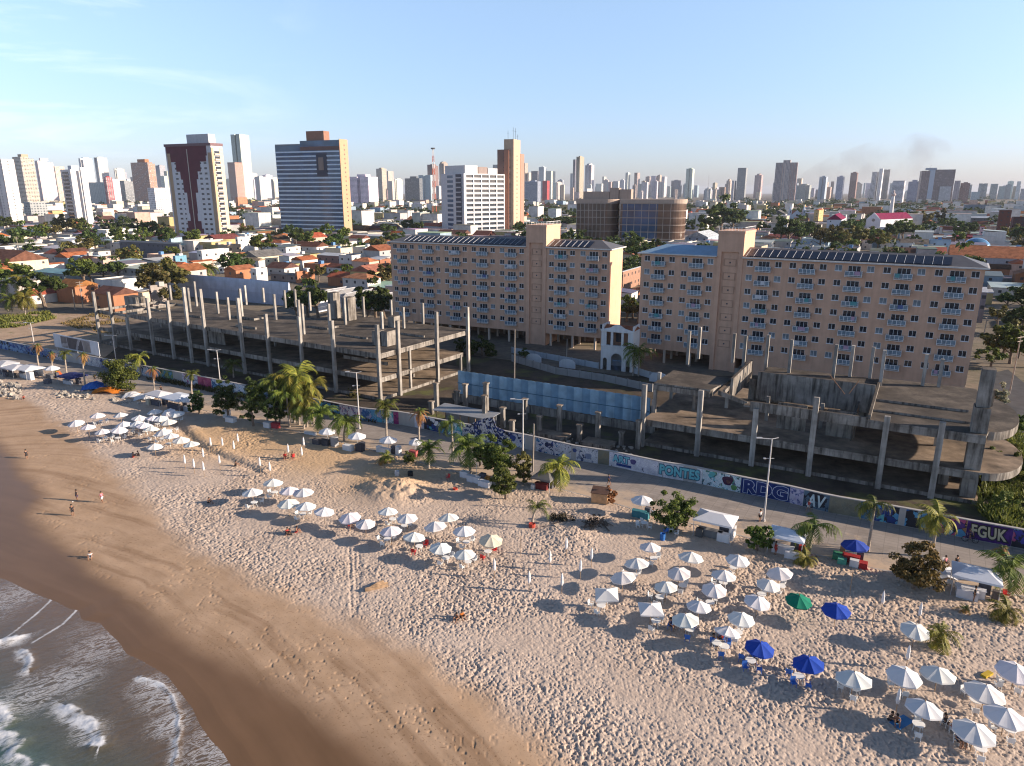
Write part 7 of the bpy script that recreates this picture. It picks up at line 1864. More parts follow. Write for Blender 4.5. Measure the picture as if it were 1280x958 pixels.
POSE = {}
for kd in ('stand', 'walk', 'sit', 'floor', 'ride'):
    J = pose(kd); body = skin_mesh(J, EB, RB); m = MB(); hx, hy, hz = J['head']
    m.tube([(hx, hy - .085, hz + .01), (hx, hy - .115, hz - .025)], [.01, .018], 5)
    for s in (-1, 1): m.tube([(hx + s * .088, hy + .01, hz - .02), (hx + s * .1, hy + .012, hz + .03)], .016, 5)
    for n, s in (('l', -1), ('r', 1)):
        a = Vector(J[n + 'wr']); b = Vector(J[n + 'hd']); d = (b - a).normalized(); w = Vector((0, 1, 0)) if abs(d.y) < .7 else Vector((1, 0, 0)); w = (w - d * w.dot(d)).normalized(); c = d.cross(w)
        for i, l in enumerate((.075, .085, .08, .06)): p = b + d * .01 + w * (.03 - .02 * i); m.tube([p, p + d * l * .55, p + d * l + c * .02 * s], [.009, .008, .006], 5)
        p = b - d * .02 + w * .035; m.tube([p, p + w * .025 + d * .025, p + w * .03 + d * .055], [.01, .009, .007], 5)
    m.mi = 1
    for s in (-1, 1): m.cbox((hx + s * .032, hy - .088, hz + .012), (.022, .012, .01))
    m.cbox((hx, hy - .088, hz - .06), (.045, .01, .008))
    POSE[kd] = dict(body=bmesh_like_join(body, m))
    sh = {k: J[k] for k in ('belly', 'pelvis', 'chest', 'lsh', 'rsh')}
    for n in 'lr': sh[n + 'el'] = tuple(Vector(J[n + 'sh']).lerp(Vector(J[n + 'el']), .6))
    POSE[kd]['shirt'] = skin_mesh(sh, [('belly', 'pelvis'), ('belly', 'chest'), ('chest', 'lsh'), ('chest', 'rsh'), ('lsh', 'lel'), ('rsh', 'rel')], dict(belly=.14, pelvis=.14, chest=.158, lsh=.08, rsh=.08, lel=.065, rel=.065))
    st = dict(pelvis=J['pelvis']); rs = dict(pelvis=.148)
    for n in 'lr': st[n + 'hip'] = J[n + 'hip']; st[n + 'kn'] = tuple(Vector(J[n + 'hip']).lerp(Vector(J[n + 'kn']), .75)); rs[n + 'hip'] = .108; rs[n + 'kn'] = .09
    POSE[kd]['shorts'] = skin_mesh(st, [('pelvis', 'lhip'), ('pelvis', 'rhip'), ('lhip', 'lkn'), ('rhip', 'rkn')], rs)
    m = MB(); m.smooth = True; m.lathe([(.104, -.03), (.112, .03), (.095, .08), (.05, .115), (.005, .12)], 10, (hx, hy + .016, hz + .01)); m.cbox((hx, hy + .085, hz - .03), (.13, .05, .12)); POSE[kd]['hair'] = m.mesh('hair', M['hair'])
for kd in POSE:
    for k in ('shirt', 'shorts'): POSE[kd][k].materials.clear(); POSE[kd][k].materials.append(M['wall']); POSE[kd][k].name = k
CLO = dict(white=(.7, .7, .7), black=(.03, .03, .035), red=(.42, .04, .04), blue=(.05, .1, .35), orange=(.5, .16, .03), grey=(.25, .25, .27), green=(.05, .2, .1), yellow=(.55, .4, .05), pink=(.55, .2, .25), navy=(.03, .04, .12))


def person(px, py, kind, face, label, shirt=None, shorts='black', z0=None, group=None, s=1.):
    z0 = .33 if z0 is None else z0
    x, y = at(px, py, z0); e = empty('person', (x, y, z0 - .02), math.radians(face)); tag(e, label, 'person', group); e.scale = (s, s, s)
    P = POSE[kind]; link('body', P['body'], e); link('hair', P['hair'], e)
    if shirt: link('shirt', P['shirt'], e, None, None, CLO[shirt])
    link('shorts', P['shorts'], e, None, None, CLO[shorts])
    return e


for q in [(34, 575, 'stand', 60, 'person in dark clothes standing alone at the wet sand edge', 'black', 'black', .12), (97, 627, 'stand', -40, 'person in dark clothes standing beside a ball on the sand', 'black', 'navy', .2), (91.5, 646, 'stand', 30, 'person in black facing the ball player from below', 'black', 'black', .18), (128, 629.5, 'walk', 80, 'person in pale clothes walking up from the two ball players', 'pink', 'white', .22), (113.5, 697, 'floor', 20, 'person in white crouching near the wet sand', 'white', 'grey', .15), (261, 629, 'floor', 60, 'person sitting alone in dark clothes on dry sand', 'black', 'black'), (359, 667, 'floor', 40, 'person in red sitting at the left of a trio on the sand', 'red', 'black'), (364, 669, 'floor', -80, 'person in black in the middle of the sitting trio', 'black', 'black'), (370, 666, 'floor', 100, 'bare-chested person at the right of the sitting trio', None, 'red'),
          (572, 775, 'floor', -30, 'person in dark trunks sitting on open sand, lower of a pair', None, 'black'), (577, 772, 'floor', 30, 'person in orange sitting on open sand, upper of a pair', 'orange', 'black'), (166, 572, 'floor', 80, 'bare-chested person sitting in front of the furled parasols', None, 'red'), (174, 570, 'floor', -60, 'person in black sitting in front of the furled parasols', 'black', 'black'), (294, 583, 'floor', 120, 'person in black sitting on the bank edge', 'black', 'black'), (455, 661, 'sit', 20, 'person in black seated under the dark table parasol', 'black', 'black'), (464, 661, 'sit', 200, 'person in navy seated under the dark table parasol', 'navy', 'black'), (437, 660, 'sit', 90, 'person in red seated below the palm side parasol', 'red', 'black'), (357, 574, 'sit', 10, 'person in red seated by the furled parasols', 'red', 'black'), (366, 574, 'sit', 190, 'person in dark red seated by the furled parasols', 'red', 'navy'),
          (949.5, 652.5, 'stand', 200, 'person in white standing at the foot of the lamp post', 'white', 'black', .37), (1010, 640, 'walk', 110, 'person in red jogging beside the wall under the black mural', 'red', 'white', .37), (1181, 707, 'sit', 30, 'person in pink seated behind the white sheet table', 'pink', 'black', .37), (1194.5, 712, 'stand', 10, 'person in black standing between the sheet table and the large canopy', 'black', 'black'), (969, 694, 'stand', 100, 'person in red standing at the striped canopy stall', 'red', 'red'), (998, 688, 'stand', 250, 'person in red beside the counter of the striped canopy stall', 'red', 'black'), (816, 650, 'stand', 0, 'person in white standing beside the teal counter', 'white', 'white'),
          (838, 786, 'sit', 40, 'person in navy seated under the parasol with blue chairs', 'navy', 'black'), (848, 787, 'sit', 200, 'bare-chested person seated under the parasol with blue chairs', None, 'red'), (891, 806, 'sit', 60, 'person in black seated at the blue table set', 'black', 'black'), (902, 803, 'sit', 240, 'person in dark red seated at the blue table set', 'red', 'black'), (938, 827, 'sit', 40, 'person in grey seated left under the leftmost blue parasol', 'grey', 'black'), (948, 829, 'sit', 200, 'bare-chested person seated under the leftmost blue parasol', None, 'black'), (957, 826, 'sit', 260, 'person in dark red seated right under the leftmost blue parasol', 'red', 'black'), (993, 838, 'sit', 60, 'person in navy seated under the lowest blue parasol', 'navy', 'black'),
          (1112, 900, 'floor', 30, 'person in black sitting left of the couple on a towel', 'black', 'black'), (1120, 903, 'floor', -20, 'person with bare back sitting right of the couple on a towel', None, 'black'), (1180, 908, 'sit', 40, 'person in black seated at the white table below the near parasol', 'black', 'black'), (1190, 917, 'sit', 60, 'person in dark red seated in the large group at the lower right', 'red', 'black'), (1196, 930, 'sit', 10, 'person in navy seated at the front of the large group', 'navy', 'black'), (1206, 932, 'sit', -40, 'person in green seated at the front right of the large group', 'green', 'black'), (1210, 924, 'sit', 200, 'person in black seated at the back of the large group', 'black', 'grey'), (1217, 752, 'stand', 40, 'person in black at the right post of the large canopy', 'black', 'black'),
          (30, 499, 'floor', 20, 'person in red sitting on the rocks', 'red', 'black'), (119, 478, 'stand', 30, 'person in black standing near the blue tent', 'black', 'black'), (202, 492, 'stand', 30, 'person in black on the promenade behind the tents', 'black', 'black', .37), (761, 607, 'walk', 100, 'person in dark clothes on the promenade beyond the plywood box', 'navy', 'black', .37)]:
    person(*q)
x, y = at(91, 628.5, .25); m = MB(); m.smooth = True; m.lathe([(.005, 0), (.08, .03), (.11, .11), (.08, .19), (.005, .22)], 12); tag(m.build('ball', M['white_plastic'], None, (x, y, .2)), 'white ball on the sand beside the player', 'ball')
for i, (px, py) in enumerate(((1113, 900), (1120, 904), (1127, 901))):
    pass
x, y = at(1127, 903, .36); m = MB(); m.add([(-.9, -.45, 0), (.9, -.45, .02), (.9, .45, 0), (-.9, .45, .03), (-.9, -.45, .03), (.9, -.45, .05), (.9, .45, .03), (-.9, .45, .06)], [(3, 2, 1, 0), (4, 5, 6, 7), (0, 1, 5, 4), (1, 2, 6, 5), (2, 3, 7, 6), (3, 0, 4, 7)]); tag(m.build('towel', M['wall'], None, (x, y, .36), .5, (.05, .2, .45)), 'blue towel beside the couple on the sand', 'towel')
# seats for those who sit on chairs away from a parasol set
for (px, py, c, lb) in [(357, 574, 'red', 'red chair under the person in red by the furled parasols'), (366, 574, 'red', 'red chair under the person in dark red by the furled parasols'), (1181, 707, 'white', 'white chair behind the white sheet table'), (838, 786, 'blue', 'blue chair under the person in navy at the blue set'), (848, 787, 'white', 'white chair under the bare-chested person at the blue set'), (1180, 908, 'white', 'white chair at the white table below the near parasol'), (1190, 917, 'white', 'white chair under the person in dark red, large group'), (1196, 930, 'white', 'white chair at the front of the large group'), (1206, 932, 'white', 'white chair at the front right of the large group'), (1210, 924, 'white', 'white chair at the back of the large group'), (455, 661, 'white', 'white chair under the person in black, dark table'), (464, 661, 'white', 'white chair under the person in navy, dark table'), (437, 660, 'red', 'red chair under the person in red, below the palms'), (891, 806, 'blue', 'blue chair under the person in black, blue table set'), (902, 803, 'blue', 'blue chair under the person in dark red, blue table set'), (938, 827, 'blue', 'blue chair under the person in grey'), (948, 829, 'white', 'white chair under the bare-chested person, leftmost blue parasol'), (957, 826, 'white', 'white chair under the person in dark red, leftmost blue parasol'), (993, 838, 'blue', 'blue chair under the person in navy, lowest blue parasol'),
                        (1187, 733, 'white', 'white chair left of the large canopy counter'), (1196, 736, 'white', 'white chair before the large canopy counter'), (1213, 742, 'white', 'white chair right before the large canopy counter'), (1257, 748, 'red', 'red chair under the bushy palm'), (1247, 862, 'white', 'white chair beside the yellow board'), (1205, 870, 'white', 'white chair under the wide near parasol'), (560, 600, 'red', 'red chair in the sand below the broad palm'), (580, 597, 'white', 'white chair near the white cool boxes')]:
    x, y = at(px, py, .33); tag(link('plastic_chair', me_chairs[c], None, (x, y + .03, .3), random.uniform(0, 6)), lb, 'chair', 'loose plastic chairs')

# bicycle and its rider
x, y = at(1212, 678, .37); bk = empty('bicycle', (x, y, .37), math.radians(-28 + 180)); tag(bk, 'dark bicycle ridden along the wall below the purple mural', 'bicycle')
def ringm(cx, r, t, w): m = MB(); m.lathe([(r - t, -w), (r, -w), (r, w), (r - t, w), (r - t, -w)], 20); return m
for cx in (-.52, .52):
    w = ringm(0, .34, .05, .022).build('wheel', plain('tyre_rubber', (.02, .02, .02), .8), bk, (cx, 0, .34)); w.rotation_euler = (math.pi / 2, 0, 0)
    m = MB()
    for k in range(8): t = 2 * math.pi * k / 8; m.tube([(0, 0, 0), (.3 * math.cos(t), .3 * math.sin(t), 0)], .006, 3)
    m.cyl(0, 0, -.03, .03, .03, 6); m.build('spokes', M['steel'], w)
m = MB(); m.tube([(-.52, 0, .34), (-.05, 0, .3), (.3, 0, .72), (-.2, 0, .76), (-.05, 0, .3)], .022, 5); m.tube([(-.52, 0, .34), (-.2, 0, .76), (-.23, 0, .9)], .02, 5); m.tube([(.52, 0, .34), (.36, 0, .78), (.34, 0, .98)], .022, 5); m.build('frame', M['dark_steel'], bk)
m = MB(); m.tube([(.38, -.28, 1.0), (.34, 0, 1.0), (.38, .28, 1.0)], .016, 5); m.build('handlebar', M['steel'], bk); MB().cbox((-.23, 0, .92), (.26, .14, .06)).build('saddle', M['dark_steel'], bk)
rd = person(1212, 678, 'ride', 0, 'cyclist in a dark top riding the bicycle by the wall', 'navy', 'black', .37); rd.location = (bk.location.x, bk.location.y, .44); rd.rotation_euler.z = bk.rotation_euler.z + math.pi / 2; rd.location.x -= .2 * math.cos(bk.rotation_euler.z); rd.location.y -= .2 * math.sin(bk.rotation_euler.z)

# ------------------------------------------------------------------ stalls and beach clutter
def big_canopy(m_parent, w, d, z, col, kind='hip'):
    m = MB(); x0, x1, y0, y1 = -w / 2, w / 2, -d / 2, d / 2; r = .55; e = .22
    m.add([(x0, y0, z), (x1, y0, z), (x1, y1, z), (x0, y1, z), (-w * .18, 0, z + r), (w * .18, 0, z + r)], [(0, 1, 5, 4), (1, 2, 5), (2, 3, 4, 5), (3, 0, 4)])
    m.add([(x0, y0, z), (x1, y0, z), (x1, y1, z), (x0, y1, z), (x0, y0, z - e), (x1, y0, z - e), (x1, y1, z - e), (x0, y1, z - e)], [(0, 4, 5, 1), (1, 5, 6, 2), (2, 6, 7, 3), (3, 7, 4, 0)])
    return m.build('canopy', M['fabric'], m_parent, None, None, col)


def stall(px, py, w, d, ccol, label, counter=(.6, .6, .6), top='hip', zc=2.25, rz=-30, extra=(), z0=.33, wall=None):
    x, y = at(px, py, z0); e = empty('beach_stall', (x, y, z0), math.radians(rz)); tag(e, label, 'stall', 'drink stalls along the sand')
    if top == 'hip': big_canopy(e, w, d, zc, ccol)
    elif top == 'oct':
        c = link('canopy', me_can6, e, (0, 0, zc), .2, ccol); c.scale = (w / 2.6, d / 2.6, 1); link('ribs', me_ribs, c)
    m_ = [(-w / 2 + .15, -d / 2 + .15), (w / 2 - .15, -d / 2 + .15), (w / 2 - .15, d / 2 - .15), (-w / 2 + .15, d / 2 - .15)] if top == 'hip' else [(0, 0)]
    for a, b in m_: mm = MB(); mm.cyl(a, b, 0, zc + (.0 if top == 'hip' else .5), .035, 6); mm.build('post', M['steel'], e)
    if counter is not None: MB().box(-w * .36, w * .22, -d * .3, -d * .3 + .55, 0, .95).box(-w * .38, w * .24, -d * .33, -d * .27 + .58, .952, 1.0).build('counter', M['wall'], e, color=counter)
    MB().box(w * .1, w * .34, d * .05, d * .05 + .6, 0, 1.25).build('cooler', M['wall'], e, color=(.1, .1, .12))
    if wall: MB().box(-w * .42, w * .42, d * .4, d * .4 + .05, 0, 1.5).build('back_sheet', M['wall'], e, color=wall)
    for i, (bx, by, bw, bd, bh, c) in enumerate(extra): MB().box(bx - bw / 2, bx + bw / 2, by - bd / 2, by + bd / 2, 0, bh).build('crate', M['wall'], e, color=c)
    return e


Wh = (.72, .73, .75)
RD_, BL_, GN_, TL_, YE_ = (.35, .03, .03), (.04, .12, .4), (.05, .22, .12), (.05, .2, .24), (.5, .35, .04)
for q in [dict(px=410, py=556, w=2.8, d=2.6, ccol=Wh, label='white domed stall with dark counters below the dark palms', counter=(.07, .07, .08), top='oct', extra=((-1.6, -.9, 1.4, .6, .9, (.08, .08, .09)), (1.5, 0, .9, .9, 1.6, (.3, .3, .3)))), dict(px=447, py=562, w=3, d=2.8, ccol=Wh, label='white parasol stall with a white chest beside the lamp post', counter=None, top='oct', extra=((-1.0, -1.0, 1.8, .8, .9, (.66, .66, .66)), (.9, -.4, 1.2, .9, 1.2, (.05, .05, .06)))), dict(px=486, py=567, w=3, d=2.6, ccol=Wh, label='white parasol stall with white fridges by the magenta mural', counter=(.62, .62, .62), top='oct', extra=((1.8, .2, .7, .7, 1.5, (.66, .66, .66)), (-1.7, -.2, .8, .7, 1.0, (.66, .66, .66)))), dict(px=520, py=570, w=2.2, d=2.2, ccol=Wh, label='small white stall behind the skirted palm', counter=(.4, .1, .1), top='oct'),
          dict(px=596, py=602, w=3.4, d=2.6, ccol=(.5, .5, .5), label='stall of white cool boxes under the broad palm', counter=(.62, .62, .64), top=None, extra=((-2.2, .3, 1.3, .8, 1.0, (.66, .66, .68)), (.9, .6, 1.5, .8, .8, (.5, .24, .06)), (1.9, -.9, 1.7, .9, .8, (.66, .66, .68)))), dict(px=681, py=611, w=3, d=2.8, ccol=(.17, .17, .17), label='dark tarpaulin stall with red crates under the yellow palm', counter=(.16, .03, .03), top='hip', zc=1.9, wall=(.1, .1, .1), extra=((-1.3, -1.0, .5, .5, .7, (.6, .6, .6)),)), dict(px=802, py=646, w=2.9, d=2.6, ccol=Wh, label='white parasol stall with a teal counter', counter=TL_, top='oct', extra=((.3, -.5, 1.6, .6, .9, TL_),)), dict(px=893, py=669, w=4.6, d=3.4, ccol=Wh, label='big white canopy stall beside the rusty almond tree', counter=(.2, .2, .2), top='hip', zc=2.3, extra=((-1.5, -1.2, .8, .7, 1., (.1, .1, .1)), (1.3, -1., 1.4, .8, 1.0, (.68, .68, .68)), (2.0, .2, .5, 1.6, 1.4, (.7, .7, .7)))),
          dict(px=982, py=690, w=3.9, d=3.0, ccol=(.66, .72, .8), label='pale blue and white canopy stall with a white counter and red seats', counter=(.66, .66, .68), top='hip', zc=2.3, extra=((1.6, .4, .6, .6, 1.1, RD_), (-1.6, .5, .6, .5, 1., (.2, .2, .2)), (.9, -1.3, 1.6, .6, .8, (.66, .66, .68)))), dict(px=1066, py=702, w=2.9, d=2.7, ccol=(.03, .07, .36), label='blue parasol stall with green and red crates', counter=RD_, top='oct', zc=2.0, extra=((-1.5, -.4, 1.1, 1.0, .8, GN_), (-1.0, -1.2, .9, .7, .7, (.1, .35, .25)), (.2, -1.3, .9, .6, .9, (.6, .6, .6)), (1.1, -1.2, .8, .8, .8, RD_), (-1.2, .9, .5, .5, 1.3, (.35, .2, .12)))), dict(px=1216, py=742, w=4.3, d=3.4, ccol=(.66, .7, .76), label='large white canopy stall at the broken palm', counter=(.66, .66, .68), top='hip', zc=2.35, extra=((-.6, -1.5, 1.9, .5, 1., (.68, .68, .7)), (1.8, -.6, .5, .5, 1.2, (.12, .1, .09)))),
          dict(px=8, py=466, w=5, d=4, ccol=(.55, .56, .58), label='white tent stall at the far left edge', counter=(.2, .2, .22), extra=((1.2, -1, 1, 1, .9, (.1, .1, .12)),)), dict(px=22, py=471, w=5, d=4, ccol=(.6, .6, .62), label='white tent stall among dark counters beside the far tents', counter=(.1, .1, .1), extra=((-2, -1.2, 1, 1, 1., (.12, .12, .14)),)), dict(px=38, py=472, w=5.4, d=4.2, ccol=Wh, label='broad white tent stall before the withered palms', counter=(.55, .55, .55), wall=(.6, .6, .6), extra=((2.2, -1., 1.6, .8, 1.8, (.68, .68, .68)),)), dict(px=67, py=473, w=3.2, d=3, ccol=Wh, label='white parasol stall beside the yellow slide', counter=(.12, .12, .13), top='oct'), dict(px=92, py=480, w=5, d=4, ccol=(.03, .04, .14), label='navy blue tarpaulin stall below the billboard', counter=(.5, .5, .52), zc=1.9), dict(px=200, py=506, w=4.5, d=3.2, ccol=(.66, .66, .68), label='low white tent behind the leftmost parasol rows', counter=(.1, .1, .12), extra=((-1.8, -1, .9, .8, 1.1, (.5, .45, .35)),)), dict(px=225, py=510, w=5.6, d=4.2, ccol=(.62, .68, .76), label='wide pale tent stall by the small almond tree', counter=(.08, .08, .1), extra=((2.2, -1.2, .9, .9, 1., (.15, .12, .12)),)), dict(px=238, py=514, w=3.0, d=2.8, ccol=Wh, label='white parasol stall under the small almond tree', counter=(.4, .42, .46), top='oct')]:
    stall(**q)


def tarp(px, py, w, d, h, col, label, name='tent', rz=0):
    x, y = at(px, py, .3); m = MB(); g = random.Random(int(px))
    n = 7; vs = []
    for i in range(n):
        for j in range(n):
            u, v = i / (n - 1) - .5, j / (n - 1) - .5; vs.append((u * w * 1.1, v * d * 1.1, max(.0, h * (1 - (abs(u) * 1.5) ** 2 - (abs(v) * 1.6) ** 2) + g.uniform(-.12, .12) * h)))
    m.add(vs, [(i * n + j, (i + 1) * n + j, (i + 1) * n + j + 1, i * n + j + 1) for i in range(n - 1) for j in range(n - 1)])
    return tag(m.build(name, M['fabric'], None, (x, y, .3), rz, col), label, name.replace('_', ' '))
tarp(120, 487, 4.5, 3, 1.7, (.03, .13, .45), 'blue tarpaulin tent beside the orange one'); tarp(135, 491, 5, 2.8, 1.3, (.55, .17, .02), 'orange tarpaulin tent below the broad almond tree'); tarp(166, 497, 3.2, 2.2, 1.2, (.66, .66, .66), 'white sheet draped over goods left of the tents', 'cloth_heap'); tarp(182, 500, 3.6, 2.4, 1.3, (.68, .68, .68), 'larger white sheet draped beside the tents', 'cloth_heap'); tarp(1176, 719, 3.2, 2.2, 1.0, (.62, .65, .7), 'white sheet table beside the sprawling rusty tree', 'sheet_table')
x, y = at(75, 472, .3); e = empty('play_slide', (x, y, .3), -.5); tag(e, 'small yellow and red plastic slide below the billboard', 'slide'); MB().box(-.9, -.3, -.4, .4, 0, 1.4).build('ladder', M['wall'], e, color=YE_); m = MB(); m.add([(-.3, -.3, 1.3), (-.3, .3, 1.3), (1.4, .3, .15), (1.4, -.3, .15), (-.3, -.3, 1.4), (-.3, .3, 1.4), (1.4, .3, .25), (1.4, -.3, .25)], [(3, 2, 1, 0), (4, 5, 6, 7), (0, 1, 5, 4), (1, 2, 6, 5), (2, 3, 7, 6), (3, 0, 4, 7)]); m.build('chute', M['wall'], e, color=(.5, .1, .03))
for (px, py, w, d, h, col, lb, nm) in [(750, 628, 2.1, 1.6, 1.5, None, 'plywood box stall with a dark opening', 'plywood_box'), (284, 523, 1.2, .8, 1.5, (.66, .66, .66), 'tall white chest under the dark almond tree', 'cool_box'), (289, 528, 1.9, .9, 1., (.68, .68, .68), 'long white chest under the dark almond tree', 'cool_box'), (60, 480, 1.4, .9, 1., (.1, .1, .12), 'dark crate among the far tents', 'crate'), (335, 535, 1.3, .8, 1.1, (.6, .6, .6), 'pale chest beside the leftmost clump palm', 'cool_box'), (345, 536, 1.3, .8, 1.1, (.35, .05, .06), 'dark red chest under the palm clump', 'cool_box'), (388, 544, 2.2, .5, .6, (.6, .6, .6), 'low white block on the promenade edge', 'concrete_block')]:
    x, y = at(px, py, .33)
    if nm == 'plywood_box':
        e = empty('plywood_box', (x, y, .33), -.3); tag(e, lb, 'box'); MB().box(-w / 2, w / 2, -d / 2, d / 2, 0, h).build('panel', M['plywood'], e); m = MB(); m.add([(-w / 2 - .1, -d / 2 - .1, h + .02), (w / 2 + .1, -d / 2 - .1, h + .02), (w / 2 + .1, d / 2 + .1, h + .35), (-w / 2 - .1, d / 2 + .1, h + .35), (-w / 2 - .1, -d / 2 - .1, h + .08), (w / 2 + .1, -d / 2 - .1, h + .08), (w / 2 + .1, d / 2 + .1, h + .41), (-w / 2 - .1, d / 2 + .1, h + .41)], [(3, 2, 1, 0), (4, 5, 6, 7), (0, 1, 5, 4), (1, 2, 6, 5), (2, 3, 7, 6), (3, 0, 4, 7)]); m.build('lid', plain('dark_board', (.09, .05, .035), .8), e)
    else:
        e = empty(nm, (x, y, .33), -.4); tag(e, lb, nm.split('_')[-1]); MB().box(-w / 2, w / 2, -d / 2, d / 2, 0, h * .86).build('body', M['wall'], e, color=col); MB().box(-w / 2 - .03, w / 2 + .03, -d / 2 - .03, d / 2 + .03, h * .86 + .003, h).build('lid', M['wall'], e, color=[k * .9 for k in col])
for (px, py, r, h, mk, lb) in [(828, 676, .32, .95, (.03, .14, .42), 'blue barrel below the white table by the rusty tree'), (496.5, 596, .35, .9, (.55, .56, .57), 'pale dented bin in the palm shade'), (513, 596, .4, .8, (.03, .03, .03), 'black bin in the palm shade'), (665, 660, .42, .6, (.4, .06, .04), 'red pot holding the young palm'), (569, 613, .35, .35, (.4, .06, .04), 'small red pot in the sand below the broad palm')]:
    x, y = at(px, py, .3); m = MB(); m.lathe([(0.01, 0), (r * .85, 0), (r, h * .5), (r * .95, h), (r * .86, h), (r * .8, h * .9), (.01, h * .88)], 12); nm = 'barrel' if 'barrel' in lb else 'bin' if 'bin' in lb else 'flower_pot'
    tag(m.build(nm, M['wall'], None, (x, y, .28), 0, mk), lb, nm.replace('_', ' '))
for (px, py, lb) in [(805, 660, 'white round table left of the blue barrel'), (838, 667, 'white round table under the rusty almond tree'), (1226, 868, 'white table under the wide near parasol'), (1165, 899, 'white table below the near parasol, beside seated people'), (895, 812, 'white table at the blue chair set')]:
    x, y = at(px, py, .3); tag(link('plastic_table', me_table, None, (x, y, .3)), lb, 'table', 'plastic tables under the parasols')
for k, (px, py, c) in enumerate([(797, 660, 'white'), (812, 663, 'white'), (803, 655, 'white'), (832, 668, 'blue'), (845, 671, 'white')]): x, y = at(px, py, .3); tag(link('plastic_chair', me_chairs[c], None, (x, y, .3), k * 1.2), ['white chair left of the round table by the barrel', 'white chair right of the round table by the barrel', 'white chair behind the round table by the barrel', 'blue chair under the rusty almond tree', 'white chair right under the rusty almond tree'][k], 'chair', 'loose plastic chairs')
x, y = at(1232, 847, .4); tag(MB().cbox((0, 0, .12), (1.1, .45, .2), .3).build('yellow_board', M['wall'], None, (x + .3, y + .3, .35), .2, YE_), 'yellow board lying between the near parasols', 'board')
# driftwood, rocks, debris
def log_pieces(px, py, n, L, label, name, seed, mat='wood', r=.13):
    g = random.Random(seed)
    x, y = at(px, py, .3); e = empty(name, (x, y, .3)); tag(e, label, name.split('_')[-1])
    for i in range(n):
        a = g.uniform(0, 6.28) if n > 4 else .55 + g.uniform(-.25, .25); l = L * g.uniform(.5, 1); o = (g.uniform(-L * .4, L * .4) if n > 4 else 0, g.uniform(-L * .3, L * .3) if n > 4 else i * .35)
        m = MB(); m.tube([(o[0] - l / 2 * math.cos(a), o[1] - l / 2 * math.sin(a), .05 + g.uniform(0, .2)), (o[0] + g.uniform(-.1, .1), o[1], .18 + g.uniform(0, .15)), (o[0] + l / 2 * math.cos(a), o[1] + l / 2 * math.sin(a), .05 + g.uniform(0, .3))], [r, r * 1.1, r * .5], 6)
        m.build('branch', M[mat], e)
log_pieces(471, 737, 3, 2.6, 'split driftwood log lying on the open sand', 'driftwood_log', 1, r=.22); log_pieces(716, 658, 22, 4.5, 'heap of dark branches and planks in a hollow of sand', 'branch_heap', 2, 'bark', .1); log_pieces(745, 655, 12, 3.2, 'smaller heap of bare branches right of the dark heap', 'branch_heap', 3, 'bark', .07); log_pieces(503, 603, 2, 4.0, 'long plank lying on the sand mound', 'fallen_plank', 4, r=.12); log_pieces(160, 495, 10, 4.0, 'pile of dead fronds beside the orange tent', 'frond_pile', 6, 'wood', .08)
x, y = at(705, 660, .3); tag(MB().cbox((0, 0, .25), (2.4, 1.2, .08), .6, (.25, .1)).build('broken_panel', M['wall'], None, (x, y, .35), 0, (.4, .33, .26)), 'broken grey panel on the debris heap', 'panel')


def rocks(poly, n, smin, smax, label, seed, name='rock_pile'):
    g = np.random.default_rng(seed); m = MB(); P = [at(*p, .3) for p in poly]; xs = [p[0] for p in P]; ys = [p[1] for p in P]
    ico = [(0, 0, 1), (.9, 0, .45), (.28, .85, .45), (-.72, .53, .45), (-.72, -.53, .45), (.28, -.85, .45), (.72, .53, -.45), (-.28, .85, -.45), (-.9, 0, -.45), (-.28, -.85, -.45), (.72, -.53, -.45), (0, 0, -1)]
    fi = [(0, 1, 2), (0, 2, 3), (0, 3, 4), (0, 4, 5), (0, 5, 1), (1, 6, 2), (2, 7, 3), (3, 8, 4), (4, 9, 5), (5, 10, 1), (6, 7, 2), (7, 8, 3), (8, 9, 4), (9, 10, 5), (10, 6, 1), (11, 7, 6), (11, 8, 7), (11, 9, 8), (11, 10, 9), (11, 6, 10)]
    def inside(x, y):
        ins = False; j = len(P) - 1
        for i in range(len(P)):
            if (P[i][1] > y) != (P[j][1] > y) and x < (P[j][0] - P[i][0]) * (y - P[i][1]) / (P[j][1] - P[i][1]) + P[i][0]: ins = not ins
            j = i
        return ins
    for i in range(n):
        while True:
            x, y = g.uniform(min(xs), max(xs)), g.uniform(min(ys), max(ys))
            if inside(x, y): break
        s = g.uniform(smin, smax); q = g.uniform(.6, 1.2, (12, 1)); v = np.array(ico) * q * s * g.uniform(.6, 1.2, 3) + (x, y, .3 + s * .25)
        m.add([tuple(k) for k in v], fi)
    return tag(m.build(name, M['stone']), label, 'rocks', kind='stuff')
rocks([(-20, 476), (26, 480), (26, 500), (-20, 497)], 110, .25, .8, 'pale rocks piled at the far end of the beach', 1); rocks([(70, 487), (118, 490), (118, 501), (70, 498)], 55, .2, .6, 'rocks strewn below the billboard palms', 2); rocks([(138, 498), (180, 500), (176, 506), (140, 505)], 30, .15, .5, 'small rocks beside the orange tent', 3)
rocks([(1110, 715), (1160, 725), (1160, 745), (1110, 730)], 25, .1, .3, 'loose stones under the rusty tree', 4)
rocks([(575, 538), (659, 556), (760, 578), (800, 585), (790, 560), (640, 535), (570, 518)], 130, .12, .45, 'broken concrete rubble among the stub columns', 5, 'concrete_rubble')
rocks([(830, 590), (984, 622), (1126, 652), (1180, 655), (1120, 640), (984, 612), (830, 575)], 90, .1, .35, 'rubble along the foot of the broad shell', 6, 'concrete_rubble')
rocks([(223, 474), (340, 502), (450, 521), (460, 512), (340, 488), (230, 462)], 90, .1, .4, 'rubble along the foot of the long shell', 7, 'concrete_rubble')
